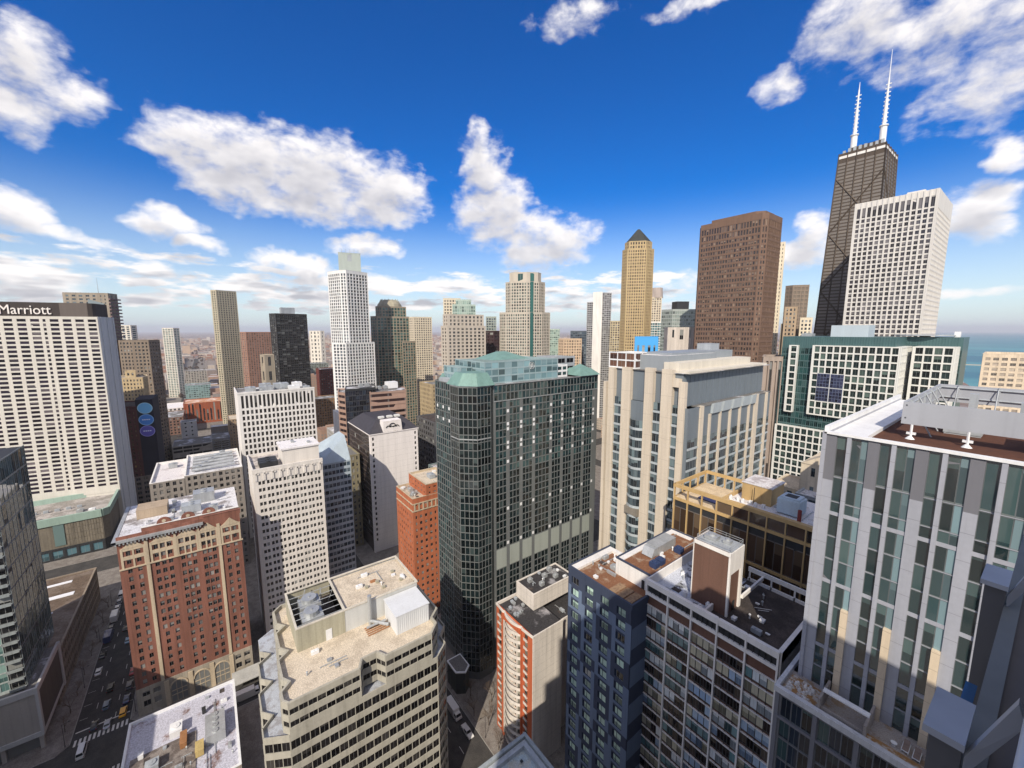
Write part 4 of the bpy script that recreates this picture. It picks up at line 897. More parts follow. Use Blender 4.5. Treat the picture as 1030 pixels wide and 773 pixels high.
b.mb('terrace_floor', patchy('terrace_floor', (.36,.33,.31), (.30,.22,.15), .6, .5, .65)).quad((0,0,H-.75),(Wp,0,H-.75),(Wp,6,H-.75),(0,6,H-.75))
b.mb('planter_bed', patchy('dry_planting', (.30,.17,.07), (.45,.42,.38), 1.2, .45, .6)).box(.4,4.6,.5,4.6,H-.74,H-.45)
b.part('planter_bed', MATS['dry_planting']).box(10,16.5,.4,1.5,H-.74,H-.3)
rk = b.mb('stones', wall('white_stone',(.62,.6,.57)))
for k in range(40):
    x, y, r = .6+random.random()*3.0, .6+random.random()*3.6, .12+random.random()*.22
    rk.cyl(x,y,r,H-.5,H-.4+r,6,r1=r*.5)
pw_ = b.mb('terrace_wall', wall('taupe_wall',(.30,.27,.25))); pw_.box(4.8,5.1,.3,5.3,H-.74,H+1.5); pw_.box(10.0,10.3,.3,5.3,H-.74,H+1.5); pw_.box(5.1,10,.6,.75,H-.74,H+.3); pw_.box(16.6,16.9,.3,5.3,H-.74,H+1.6)
pg = b.mb('pergola_beam', WHITEM); pg.box(4.9,10.2,2.1,2.9,H+1.52,H+1.75); pg.box(16.5,19.5,2.2,3.0,H+1.62,H+1.85)
b.finish()
for k, (x, y) in enumerate(((-5.6,70.3),(-4.5,70.0))):
    o = empty('sun_lounger', (x, y, 84.56), ['white terrace lounger on the left of the pair by the small table','white terrace lounger on the right of the pair at the podium edge'][k], 'sun lounger', 'terrace loungers')
    m = MB(); m.box(-.38,.38,-.9,.9,.25,.34)
    for (a, c) in ((-.34,-.85),(.34,-.85),(-.34,.85),(.34,.85)): m.box(a-.04,a+.04,c-.04,c+.04,0,.25)
    m.build('frame', WHITEM, o)
    m = MB(); m.box(-.3,.3,-.8,.35,.345,.42); m.hexa([(-.3,.36,.345),(.3,.36,.345),(.3,.42,.345),(-.3,.42,.345),(-.3,.75,.8),(.3,.75,.8),(.3,.82,.8),(-.3,.82,.8)]); m.build('cushion', wall('brown_cushion',(.25,.19,.16)), o)
m = MB(); m.cyl(0,0,.35,.4,.45,14); m.cyl(0,0,.05,0,.4,8); m.cyl(0,0,.22,0,.03,12)
tag(m.build('side_table', WHITEM, None, (-6.7,69.7,84.56)), 'small round white table on the podium terrace beside the loungers', 'table')

# --- flat roof at the bottom centre
b = Bld('glass_parapet_block', 'block with pale blue gravel roof and grey glass parapet cut off by the bottom edge', 'building', (-53.8, 44, 0)); H = 61.5
b.block([(0,0),(0,-30),(24,-30),(24,0)], .1, H, GREYM, G_OFF, 2.2, 3.6, .2, 1.0, .2, parapet=1.3, roofm=patchy('pale_blue_gravel', (.38,.46,.50), (.43,.43,.39), .5, .4, .65), coping=wall('grey_coping',(.30,.33,.34),rough=.4))
gp = b.mb('inner_curb', GREYM); gp.box(.5,1.4,-29.6,-.5,H-1.3,H-.4); gp.box(1.4,23.5,-1.4,-.5,H-1.3,H-.4)
b.clutter(2,22,-26,-2,H-1.3,14,3)
for (x,y) in ((3,-3.2),(5,-5),(8,-3),(6,-8),(4,-6.6),(10,-6)): b.unit(x,y,H-1.3,.35,.35,.35,DARK,'vent',False)
b.finish()

# --- gold frame building
b = Bld('gold_frame_building', 'gold metal framed building with black glass, open rooftop pool court and gold plant house', 'building', (-64.3, 112, 0)); H = 93.5
GO = wall('gold_frame', (.52,.36,.165), rough=.5, var=.12); GBK = glass('black_glass', (.06,.038,.025), (.12,.085,.055), p=.25, ior=1.5, mull=0)
Wg = 60
b.mb('wall', DARK).prism([(0,0),(Wg,0),(Wg,19),(14,19),(0,19)], .1, H-4.3, top=False)
fr = b.mb('frame', GO); nb = 14; sp = Wg/nb
rows = [(.5+i*8.6+.7, .5+(i+1)*8.6) for i in range(10)]
for k in range(nb+1): fr.box(k*sp-.16,k*sp+.16,-.45,.1,.1,H-1.0)
for z in [r[0]-.7 for r in rows] : fr.box(-.1,Wg,-.4,.05,z,z+.7)
fr.box(-.3,Wg,-.5,.4,H-1.0,H); fr.box(-.2,Wg,-.42,.05,H-5.0,H-4.2)
for r in rows:
    if r[1] > H-5: r = (r[0], H-5)
    if r[1]-r[0] < 1: continue
    for k in range(nb):
        for j in range(2): b.panes.append((GBK, Vector((k*sp+sp*(.27+.46*j), -.08,(r[0]+r[1])/2)), Vector((1,0)), Vector((0,-1)), sp*.44, r[1]-r[0], 'window'))
for k in range(3,nb): b.panes.append((GBK, Vector((k*sp+sp/2,-.08,H-2.6)), Vector((1,0)), Vector((0,-1)), sp-.4, 3.1, 'window'))
fr.box(-.4,.1,-.4,19.3,H-1.0,H); fr.box(-.38,.1,.1,19.3,H-5,H-4.25); fr.box(-.4,14.3,18.9,19.5,H-1,H); fr.box(13.8,14.4,.4,18.9,H-1.0,H)
for y in (4.5,9,13.8,18.6): fr.box(-.3,.05,y-.2,y+.2,.1,H-1.0)
for x in (3,6,9,12): fr.box(x-.15,x+.15,19,19.3,H-4.3,H-1)
fr.box(14.35,Wg,.4,.9,H-.95,H-.02)
b.mb('pool_court', patchy('sandy_deck',(.62,.50,.34),(.52,.41,.28),.4)).quad((0,.1,H-4.25),(14,.1,H-4.25),(14,19,H-4.25),(0,19,H-4.25))
b.mb('pool_cover', paint('navy_pool_cover',(.018,.03,.11),.5)).box(5,12.5,4.2,9.6,H-4.2,H-3.95)
b.mb('wall', DARK).prism([(14.1,.1),(Wg,.1),(Wg,19),(14.1,19)], H-4.3, H-1.0, top=False)
b.mb('roof', patchy('white_snow_roof',(.70,.69,.70),(.42,.38,.35),.25,.52,.68)).quad((14.3,.1,H-.9),(Wg,.1,H-.9),(Wg,19,H-.9),(14.3,19,H-.9))
PH = wall('gold_panel',(.46,.32,.15),rough=.55,var=.15); ph = b.mb('plant_house', PH); ph.box(16.5,24,6.5,15,H-.9,H+4.0)
b.mb('plant_house_roof', patchy('grey_white_roof',(.62,.60,.60),(.4,.36,.36),.4)).box(16.3,24.2,6.3,15.2,H+4.0,H+4.25)
for x in (18.8,21.4): ph.box(x,x+.2,6.4,6.5,H-.9,H+4.0)
ct = b.mb('cooling_tower', wall('pale_blue_louvre',(.50,.60,.68),rough=.5,var=.15)); ct.box(26.2,31.2,4.2,9.2,H-.5,H+3.3); ct.box(26.6,30.8,4.6,8.8,H+3.3,H+3.8)
for k in range(8): ct.box(26.1,31.3,4.12,9.28,H-.2+k*.44,H-.05+k*.44)
b.mb('fan_opening', DARK).box(27.4,30,5.4,8,H+3.8,H+3.85)
b.mb('chimney', wall('red_flue',(.22,.05,.045))).cyl(31.8,2.6,.45,H-.9,H+2.2,10)
for k in range(6): b.unit(15+k*1.6,3.4+(k%2),H-.9,.7,.7,.9,WHITEM,'vent',k%2==0)
b.clutter(25,56,2,17,H-.9,12,3); b.mb('mast', DARK).tube((20.2,5.2,H-.9),(20.2,5.2,H+3.8),.12,.08,6)
b.finish()

# --- cream and glass tower with curved bays
b = Bld('cream_pier_tower', 'broad tower of cream stone piers and blue curved glass bays before the brown skyscraper', 'tower', (-71.4, 130, 0)); H = 126.5
CP = wall('cream_pier',(.60,.53,.435),var=.14,joint=7.8); GI = glass('blue_grey_glass',(.028,.04,.05),(.16,.22,.24),p=.3,ior=1.65); BM = wall('blue_grey_metal',(.16,.19,.22),rough=.4,var=.1); SPB = wall('pale_blue_band',(.40,.45,.48),rough=.5,var=.1); TAUP = wall('taupe_louvre',(.22,.20,.17))
W_, D_ = 34.5, 68
b.mb('wall', BM).prism([(0,0),(0,D_),(-W_,D_),(-W_,0)], .1, H-13, top=False); b.mb('wall', BM).prism([(-3,1),(-3,D_-2),(-W_+3,D_-2),(-W_+3,1)], H-13, H-1.2, top=False)
pr = b.mb('pier', CP); nf = 29; z0_ = 1; fh = 3.9
def piers(lst, ztop):
    for (a, c) in lst: pr.box(a,c,-.9,.9,.1,ztop)
piers([(-34.1,-31.3)], H-1); piers([(-27.5,-23.5)], H-.5); piers([(-17.2,-13.6),(-10.2,-6.0)], H); piers([(-36.5,-35.2)], H-7); piers([(-3.4,-1.2)], H-4); pr.box(-6,-3.4,-.7,.9,H-6,H-3)
zs = [z0_+i*fh for i in range(nf+1)]
for i in range(nf):
    z = zs[i]; spb = b.part('spandrel', SPB)
    for (a, c, y, n) in ((-31.3,-27.5,-.25,2),(-13.6,-10.2,-.25,2),(-6.0,-3.4,-.25,1)):
        (b.part('spandrel', SPB) if i >= nf-2 else spb).box(a,c,-.3,0,z,z+.75)
        for j in range(n): b.panes.append((GI, Vector((a+(c-a)*(j+.5)/n,-.05,z+.75+(fh-.75)/2)), Vector((1,0)), Vector((0,-1)), (c-a)/n-.15, fh-.8, 'window'))
    # curved bay
    N_ = 5; pts = [(-23.5+6.3*k/N_, -.3-1.5*math.sin(math.pi*k/N_)) for k in range(N_+1)]
    for k in range(N_):
        p, q = Vector(pts[k]), Vector(pts[k+1]); a = (q-p).normalized(); n = Vector((a.y,-a.x))
        if i < nf-2:
            pe, qe = p+n*.12, q+n*.12
            spb.hexa([(*pe,z),(*qe,z),(q.x,q.y+.4,z),(p.x,p.y+.4,z),(*pe,z+.9),(*qe,z+.9),(q.x,q.y+.4,z+.9),(p.x,p.y+.4,z+.9)])
            c = (p+q)/2
            b.panes.append((GI, Vector((c.x,c.y,z+.9+(fh-.9)/2)), a, n, (q-p).length-.06, fh-.9, 'window'))
# east face: glass corner, thin piers, blue set-back attic
ev = b.mb('east_bay', BM); ZE = H-13
cols_e = [(0.6,6.4),(10.6,13.6)]
pys = [(7.2,9.8),(13.8,15.3),(21.5,23),(29.5,31),(37.8,39.3),(46,47.5),(51.5,55),(62.5,64.5)]
for (a, c) in pys: pr.box(-.9,.55,a+.15,c-.15,.1,ZE-3.5 if 13 < a < 50 else ZE)
eb = [b.part('spandrel', SPB) for _ in range(nf)]
bays = [(.4,7.2),(9.8,13.8),(15.3,21.5),(23,29.5),(31,37.8),(39.3,46),(47.5,51.5),(55,62.5),(64.5,68)]
for (a, c) in bays:
    n = max(1, round((c-a)/2.2))
    for i in range(nf-3):
        z = zs[i]; eb[i].box(0,.3,a,c,z,z+.7)
        for j in range(n): b.panes.append((GI, Vector((.06,a+(c-a)*(j+.5)/n,z+.7+(fh-.7)/2)), Vector((0,1)), Vector((1,0)), (c-a)/n-.12, fh-.75, 'window'))
lv = b.mb('louvre', TAUP)
for (a, c) in bays[2:6]: lv.box(.05,.36,a+.1,c-.1,zs[nf-12]+.7,zs[nf-11]+1.4)
lv.box(-23.4,-17.3,-1.9,-.3,zs[nf-12]+.9,zs[nf-11])
crn = b.mb('crown_glass', SPB)
for (a, c) in bays[2:7]: crn.hexa([(.0,a,ZE-3.4),(.8,a,ZE-3.4),(.8,c,ZE-3.4),(0,c,ZE-3.4),(.0,a+.3,ZE),(1.2,a+.3,ZE+.5),(1.2,c-.3,ZE+.5),(0,c-.3,ZE)])
b.mb('terrace', GRAVEL).box(-4,.2,7,D_,ZE-.4,ZE-.05)
at = b.mb('attic', BM); at.box(-2.99,-2.7,1.5,D_-2.5,ZE,H-1.2)
for k in range(22): at.box(-2.7,-2.6,2+k*2.9,2.15+k*2.9,ZE,H-2)
eav = b.mb('eave', wall('cream_eave',(.62,.58,.50),var=.1)); eav.box(-8,-1.2,1.2,D_-3,H-1.2,H-.4); eav.box(-12,-6,3,D_-8,H-.4,H+2.2)
scr = b.mb('plant_screen', wall('slate_screen',(.27,.30,.33),rough=.5,var=.08)); scr.box(-29,-11,4,40,H-1.2,H+4.4); scr.box(-25,-12,8,56,H-1.1,H+5.2)
b.mb('screen_roof', patchy('white_worn_roof',(.66,.65,.64),(.4,.4,.42),.2)).box(-28.6,-11.4,4.4,39.6,H+4.4,H+4.5)
b.block([(-23,0.8),(-23,14),(-35.2,14),(-35.2,.8)], H-1.1, H+5.2, WHITEM, glass('rust_infill',(.10,.045,.03),(.16,.09,.06),p=.3), 4.0, 2.6, .35, .5, .2, tb=.4, parapet=.2)
b.mb('roof', GRAVEL).box(-34.4,-.1,.2,D_-.2,H-1.25,H-1.15)
b.unit(-20,50,H-1.1,6,8,9,GREYM,'plant_box',False)
b.finish()

# --- teal hospital block with projecting white grids
b = Bld('teal_white_hospital', 'teal glass block with projecting white window grids below the twin-mast black tower', 'hospital', (-39, 250, 0)); H = 137
TEAL = wall('teal_metal',(.07,.135,.14),rough=.4,var=.12); TG = glass('teal_green_glass',(.014,.045,.045),(.05,.10,.10),p=.2,ior=1.6); GRW = wall('white_grid',(.70,.70,.66),rough=.6,var=.08); GWD = glass('grid_window',(.012,.022,.022),(.10,.15,.13),p=.2,ior=1.5)
b.mb('wall', TEAL).prism([(-2,1),(0-2,24),(16.6,24),(16.6,46),(-47.5,46),(-47.5,1)], .1, H, top=True)
nf = 31; fh = 3.55
b.facade((-47.5,1),(-2,1), uni(45.5,26,.15), rowz(.5,H-6,38,.35), TEAL, TG, .12, zb=.1, zt=H-5.6); b.facade((-2,24),(16.6,24), uni(18.6,10,.15), rowz(.5,H-6,38,.35), TEAL, TG, .12, zb=.1, zt=H-5.6)
rb = b.mb('ribbed_cap', TEAL)
for k in range(46): rb.box(-47.5+k,-47.2+k,.82,1.02,H-5.5,H)
for k in range(18): rb.box(-2+k,-1.7+k,23.82,24.02,H-5.5,H)
def gridbox(x0, x1, y0, y1, z0, z1, nc, nr, ny=0, hole=None):
    b.mb('white_grid', GRW).prism([(x0,y0),(x1,y0),(x1,y1),(x0,y1)], z0, z1, bottom=True)
    b.facade((x0,y0),(x1,y0), uni(x1-x0,nc,.58), rowz(z0,z1-.5,nr,.62), GRW, GWD, .45, part='white_grid', zb=z0, zt=z1, skip=hole and (lambda ci, ri: None if hole(ci,ri) else GWD))
    if ny: b.facade((x1,y0),(x1,y1), uni(y1-y0,ny,.8), rowz(z0,z1-.5,nr,.62), GRW, GWD, .45, part='white_grid', zb=z0, zt=z1)
gridbox(-32.7,0,-.6,22,H-4.3-10*3.6,H-4.3,12,10,7)
gridbox(-43.2,-39.6,-.6,1.3,H-4.5-10*3.6,H-4.5,1,10)
gridbox(2.5,15.5,12,24.5,H-4.2-12*3.6,H-4.2,4,12,6)
gridbox(-46.5,0,-1.2,22,H-4-10*3.6-8-14*3.6,H-4-10*3.6-8,16,14,7)
sc_ = b.mb('big_pane_frame', wall('navy_frame_grid',(.10,.13,.24)))
BGP = glass('cross_pane',(.02,.022,.05),(.04,.05,.10),p=.3)
for i in range(2):
    for j in range(2):
        x = -32.7+ (1.05+i*2.05)*2.72; z = H-4.3-36+ (2.15+j*2.0)*3.6
        sc_.box(x,x+5.2,-1.2,-1.02,z,z+6.8)
        for e in range(4): 
            for f in range(4): b.panes.append((BGP, Vector((x+.7+e*1.26,-1.23,z+.9+f*1.66)), Vector((1,0)), Vector((0,-1)), 1.12, 1.5, 'window'))
b.mb('plant_house', wall('pale_blue_box',(.45,.52,.57),rough=.5,var=.06)).box(-29,-14,10,22,H,H+5.8)
b.mb('helipad', GREYM).cyl(3,32,11,H+.6,H+1.1,28); b.mb('helipad_leg', DARK).cyl(3,32,2,H,H+.6,8)
b.unit(-40,14,H,5,5,1.5,STEEL); b.unit(14,30,H,2,2,2.6,WHITEM,'vent',False)
b.finish()
b = Bld('stone_gable_building', 'pale limestone building with shallow gable between the gold plant house and finned tower', 'building', (-28, 150, 0)); H = 98
b.block([(0,0),(0,22),(-15,22),(-15,0)], .1, H, CREAM, GI, 5, 6, 3.0, 3.2, .35, parapet=.5, roofm=PALEROOF)
b.mb('gable', CREAM).hexa([(-15.2,-.6,H+.1),(.3,-.6,H+.1),(.3,6,H+.1),(-15.2,6,H+.1),(-9,-.6,H+4),(-6,-.6,H+4),(-6,6,H+4),(-9,6,H+4)])
b.block([(-13,2),(-13,16),(-24,16),(-24,2)], .1, 88, CREAM, GI, 4, 5, 2.4, 2.4, .35, parapet=.5, roofm=PALEROOF)
b.finish()
b = Bld('blue_grey_annex', 'small blue grey roof annex in front of the pale gabled limestone building', 'building', (-36, 143, 0))
b.block([(0,0),(0,8),(-6,8),(-6,0)], .1, 90, GREYM, G_BLUE, 3, 4, .5, 1.4, .2, parapet=.4, roofm=SNOWROOF); b.finish()

# --- generic towers
def tower(name, label, cat, poly, z, wm, gm, cw, rh, pw, sh, d=.3, group=None, tb=2.0, roofm=None, fin=True, par=1.0, z0=.1, coping=None):
    x, y = poly[0]; b = Bld(name, label, cat, (x, y, 0), group)
    b.block([(p[0]-x, p[1]-y) for p in poly], z0, z, wm, gm, cw, rh, pw, sh, d, tb=tb, parapet=par, roofm=roofm or GRAVEL, coping=coping)
    b.org = (x, y)
    if fin: b.finish()
    return b
def add(b, poly, z0, z1, wm, gm, cw, rh, pw, sh, d=.3, tb=1.5, par=.6, roofm=None):
    x, y = b.org; b.block([(p[0]-x, p[1]-y) for p in poly], z0, z1, wm, gm, cw, rh, pw, sh, d, tb=tb, parapet=par, roofm=roofm or GRAVEL)

# white marble grid tower near the lake
b = Bld('white_marble_tower', 'huge white marble grid skyscraper standing in front of the black twin-mast tower', 'skyscraper', (-57.3, 426.2, 0)); H = 241
MB_ = wall('white_marble',(.66,.64,.61),var=.1); GM = glass('marble_tower_glass',(.03,.028,.035),(.22,.21,.22),p=.3,ior=1.5)
W_ = 46; D_ = 64
b.mb('wall', MB_).prism([(0,0),(0,D_),(-W_,D_),(-W_,0)], .1, H-1, top=True)
b.facade((-W_,0),(0,0), uni(W_,14,1.0), rowz(3,H-13,62,1.0)+[(H-12,H-4.5)], MB_, GM, .7, zb=.1, zt=H, dz=.4)
b.facade((0,0),(0,D_), uni(D_,18,.8), rowz(3,H-13,62,1.1), MB_, GM, .7, zb=.1, zt=H)
b.mb('penthouse', MB_).box(-18,-8,8,26,H-1,H+3)
b.finish()
# black tapered tower with cross bracing and twin masts
b = Bld('black_twin_mast_tower', 'black tapered skyscraper with two white antenna masts on its roof', 'skyscraper', (-105.7, 509, 0)); H = 311
BK = wall('black_anodised',(.085,.064,.047),rough=.45,var=.2); GK = glass('bronze_black_glass',(.03,.024,.02),(.26,.20,.14),p=.35,ior=1.5,rough=.15)
wt, dt, wb, db_ = 34, 45, 50, 68
def hz_(z): t = z/H; return (wb+(wt-wb)*t)/2, (db_+(dt-db_)*t)/2
cx_, cy_ = -wt/2-1, dt/2
def ring(z, o=0): a, c = hz_(z); a += o; c += o; return [(cx_-a,cy_-c),(cx_+a,cy_-c),(cx_+a,cy_+c),(cx_-a,cy_+c)]
b.mb('wall', BK).frustum(ring(0), .1, ring(H), H)
fl_ = b.mb('spandrel', BK); st = b.mb('window_band', GK)
nf = 92
for i in range(nf):
    z = 6+i*(H-14)/nf; z1 = z+2.0
    r0, r1 = ring(z,.12), ring(z1,.12)
    for k in (0,1):
        p, q, p1, q1 = Vector((*r0[k],z)), Vector((*r0[k+1],z)), Vector((*r1[k],z1)), Vector((*r1[k+1],z1))
        for j in range(5):
            t0, t1 = (j+.06)/5, (j+.94)/5; st.quad(p.lerp(q,t0),p.lerp(q,t1),p1.lerp(q1,t1),p1.lerp(q1,t0))
b.cur.clear()
cs_ = b.mb('cross_brace', BK)
zb_ = [0,62,122,180,236,288]
for k in (0,1):
    for z, z1 in zip(zb_, zb_[1:]):
        r0, r1 = ring(z,.3), ring(z1,.3)
        cs_.tube((*r0[k],z),(*r1[k+1],z1),.65,.65,4); cs_.tube((*r0[k+1],z),(*r1[k],z1),.65,.65,4)
    for t in range(6):
        a = Vector((*ring(0,.25)[k],.1)).lerp(Vector((*ring(0,.25)[k+1],.1)), t/5); c = Vector((*ring(H,.25)[k],H)).lerp(Vector((*ring(H,.25)[k+1],H)), t/5); cs_.tube(a,c,.6,.6,4)
b.mb('white_light_band', WHITE).frustum(ring(H-5,.4),H-5,ring(H-2.6,.4),H-2.6,top=False)
b.mb('penthouse', BK).box(cx_-12,cx_+12,cy_-14,cy_+14,H,H+6)
for (x, y, zt) in ((cx_-10.5,cy_-8,H+67),(cx_+11.5,cy_-10,H+84)):
    m = MB(); m.cyl(x,y,2.6,H,H+19,12); m.cyl(x,y,1.5,H+19,H+42,10,r1=1.2); m.cyl(x,y,.9,H+42,H+60,8,r1=.6); m.cyl(x,y,.45,H+60,zt,6,r1=.15)
    for q in range(10): m.box(x-2.2+random.random()*.6,x+2.2,y-.4,y+.4,H+22+q*3.6,H+22.8+q*3.6)
    m.cyl(x,y,3.4,H+18.4,H+19.4,12)
    m.build('antenna_mast', WHITEM, b.o)
for k in range(8): b.unit(cx_-14+k*4,cy_-20,H,2,2,2.5+random.random()*2,GREYM,'vent',False)
b.finish()
# brown granite tower
b = Bld('brown_granite_tower', 'broad brown granite skyscraper with a fine grid of small square windows', 'skyscraper', (-121.5, 306.8, 0)); H = 219
BGR = wall('brown_granite',(.175,.11,.08),var=.15); BGL = glass('brown_tower_glass',(.03,.02,.018),(.30,.22,.16),p=.25,ior=1.6)
W_ = 47.5; D_ = 25; pol = [(-3,0),(0,3),(0,D_),(-W_,D_),(-W_,2.5),(-W_+2.5,0)]
b.mb('wall', BGR).prism(pol, .1, H-1, top=True)
rows = rowz(3,H-14,58,1.3)+[(H-12.5,H-9),(H-8,H-4)]
b.facade((-W_+2.5,0),(-3,0), uni(W_-5.5,22,.62), rows, BGR, BGL, .35, zb=.1, zt=H); b.facade((0,3),(0,D_), uni(D_-3,11,.66), rows, BGR, BGL, .35, zb=.1, zt=H); b.facade((-3,0),(0,3), uni(4.24,2,.8), rows, BGR, BGL, .35, zb=.1, zt=H)
b.mb('crown', BGR).prism([(-9,4),(-4,8),(-4,D_-3),(-W_+8,D_-3),(-W_+8,4)], H-1, H+3)
b.finish()
# tan tower with a pyramid roof
TAN = wall('tan_limestone',(.47,.36,.20),var=.14); TGL = glass('tan_tower_glass',(.05,.035,.025),(.2,.15,.1),p=.25)
pN = [(-296.0,380.4),(-285.7,375.7),(-271.0,388.9),(-270.8,401.2),(-287.2,423.8),(-312.5,403.1)]
b = tower('tan_pyramid_tower','slender tan limestone tower with a dark pyramid roof','skyscraper',pN,229,TAN,TGL,2.6,3.3,1.15,1.2,.5,fin=False)
cxx, cyy = sum(p[0] for p in pN)/6+296.0, sum(p[1] for p in pN)/6-380.4
def shr(poly, k): return [((p[0]+296.0-cxx)*k+cxx, (p[1]-380.4-cyy)*k+cyy) for p in poly]
b.block(shr(pN,.86), 228, 237, TAN, TGL, 3, 3.6, 1.2, 1.3, .4, parapet=.3)
b.mb('pyramid_roof', wall('dark_slate_roof',(.045,.05,.05))).frustum(shr(pN,.84), 236.9, shr(pN,.08), 252); b.finish()

# stepped beige tower with teal crown panels
BST = wall('beige_tower_stone',(.50,.45,.38),var=.1); GST = glass('beige_tower_glass',(.035,.05,.045),(.24,.28,.24),p=.3)
pSh = [(-350.0,249.8),(-341.5,251.3),(-322.8,264.0),(-318.2,280.2),(-320.1,293.1),(-343.4,311.9),(-373.3,268.7)]
pMn = [(-346.3,255.0),(-338.4,255.5),(-325.2,265.8),(-320.4,277.7),(-322.4,287.6),(-342.5,304.0),(-366.4,271.3)]
pCr = [(-345.4,259.5),(-339.7,260.4),(-329.9,269.6),(-325.7,280.8),(-328.2,287.1),(-342.1,298.4),(-359.3,270.8)]
b = tower('stepped_beige_tower','stepped beige stone tower with a teal glass strip up its middle','tower',pSh,159,BST,GST,2.6,3.1,.9,.95,.4,fin=False)
add(b,pMn,158,190,BST,GST,2.6,3.1,.9,.95,.4); add(b,pCr,189,200,BST,glass('teal_crown_glass',(.02,.09,.08),(.04,.14,.12),p=.3),9,9,5.0,2.0,.4)
ts = b.mb('teal_strip', wall('teal_strip_glass',(.04,.13,.12),rough=.25))
for (pp_, z0, z1) in ((pSh,20,159),(pMn,159,190.5),(pCr,190.5,199)):
    P, Q = Vector(pp_[2])-Vector(pSh[0]), Vector(pp_[3])-Vector(pSh[0]); a = (Q-P).normalized(); n = Vector((a.y,-a.x)); m0, m1 = P+a*3.5+n*.45, P+a*7+n*.45; ts.hexa([(*m0,z0),(*m1,z0),(*(m1-n),z0),(*(m0-n),z0),(*m0,z1),(*m1,z1),(*(m1-n),z1),(*(m0-n),z1)])
b.finish()
# cream residential tower with glass greenhouse crown
CRT = wall('cream_precast_tower',(.47,.42,.36),var=.1); GCR = glass('cream_tower_glass',(.05,.05,.05),(.24,.22,.18),p=.3)
b = tower('cream_crown_tower','cream precast tower with stepped shoulders and pale green glass crown','tower',[(-359.7,186.1),(-350.9,187.9),(-343.9,226.9),(-368.2,240.8),(-384.1,199.9)],144.8,CRT,GCR,4.2,3.4,1.9,1.3,.5,fin=False)
add(b,[(-361.4,189.4),(-353.0,190.3),(-346.6,226.4),(-367.4,238.3),(-382.2,201.3)],144,156,CRT,GCR,4.2,3.4,1.9,1.3,.5)
add(b,[(-358.9,198.3),(-349.1,218.8),(-361.2,225.9),(-370.9,205.4)],155,166,wall('pale_green_frame',(.42,.52,.46)),glass('pale_green_glass',(.16,.24,.21),(.35,.42,.36),p=.5),2.2,3.2,.3,.5,.2)
add(b,[(-360,203),(-353,216),(-361,221),(-368,208)],165.9,171,wall('pale_green_frame',(0,0,0)),glass('pale_green_glass',(0,0,0)),2.2,3.2,.3,.5,.2); b.finish()
tower('cream_slab_behind_crown','yellow cream slab tower peeking above the cream precast tower','tower',[(-398.4,209.2),(-389.6,225.1),(-401.9,231.9),(-410.7,216.0)],175,wall('yellow_cream',(.60,.53,.41),var=.1),GCR,3,3.2,1.2,1.4)
tower('cream_round_tower','bright cream tower with dark lower half right of the green crowned tower','tower',[(-566.2,240.1),(-554.3,242.5),(-549.9,268.6),(-572.7,278.8),(-589.0,250.3)],160,wall('yellow_cream',(0,0,0)),GCR,3.4,3.3,1.4,1.3)
# green glass crowned tower
GF = wall('green_tower_stone',(.34,.29,.22),var=.12); GGT = glass('green_tower_glass',(.018,.065,.06),(.10,.20,.18),p=.3,ior=1.7)
pS = [(-454.3,148.6),(-442.9,151.3),(-441.9,187.4),(-470.1,197.6),(-482.5,158.8)]
b = tower('green_crowned_tower','green glass tower with brown stone piers and rounded arched crown','tower',pS,156,GF,GGT,3.6,3.2,.75,.6,.4,fin=False)
pSm = [(-454.4,154.6),(-444.8,157.9),(-444.9,185.4),(-465.5,193.1),(-475.0,162.3)]
add(b,pSm,155,167,GF,GGT,3.6,3.2,.8,.7,.4); add(b,[(-435.7,176.3),(-437.5,192.6),(-454.1,199.6),(-452.3,183.3)],.1,128,GF,GGT,3.6,3.2,.9,.7,.4)
x, y = b.org; c_ = (-459-x, 172-y)
dom = b.mb('dome_crown', wall('crown_stone',(.36,.33,.25)))
for z0, z1, r0, r1 in ((167,170,14,13),(170,173,13,10.5),(173,175,10.5,6.5)): dom.frustum([(c_[0]+r0*math.cos(math.tau*k/14),c_[1]+r0*math.sin(math.tau*k/14)) for k in range(14)],z0,[(c_[0]+r1*math.cos(math.tau*k/14),c_[1]+r1*math.sin(math.tau*k/14)) for k in range(14)],z1)
for k in range(14): dom.tube((c_[0]+13.6*math.cos(math.tau*k/14),c_[1]+13.6*math.sin(math.tau*k/14),167),(c_[0]+9*math.cos(math.tau*k/14),c_[1]+9*math.sin(math.tau*k/14),175.5),.5,.4,5)
b.finish()
# tall white tower
WT = wall('white_tower_concrete',(.72,.72,.71),var=.1); GWT = glass('white_tower_glass',(.03,.035,.045),(.16,.19,.22),p=.25)
b = tower('tall_white_tower','tall slender white concrete tower with a grey plant box on top','tower',[(-433.2,101.9),(-414.1,108.2),(-409.9,112.5),(-416.9,134.4),(-441.0,141.0),(-457.3,108.5)],197.4,WT,GWT,3.1,3.05,1.0,.75,.55,fin=False,tb=3)
add(b,[(-410.6,97.3),(-401.1,106.6),(-408.2,135.3),(-427.4,140.6),(-429.9,102.7)],.1,128.7,WT,GWT,3.1,3.05,1.0,.75,.55); add(b,[(-425.9,110.4),(-420.5,129.7),(-434.9,133.8),(-440.4,114.5)],196,216,wall('sage_grey_box',(.40,.45,.42),var=.08),GREYM,30,30,10,12,.2)
x, y = b.org
for k in range(5): b.mb('antenna', STEEL).tube((-424+k*1.2-x,113+k*3.6-y,216),(-424+k*1.2-x,113+k*3.6-y,219.5),.15,.1,4)
b.finish()
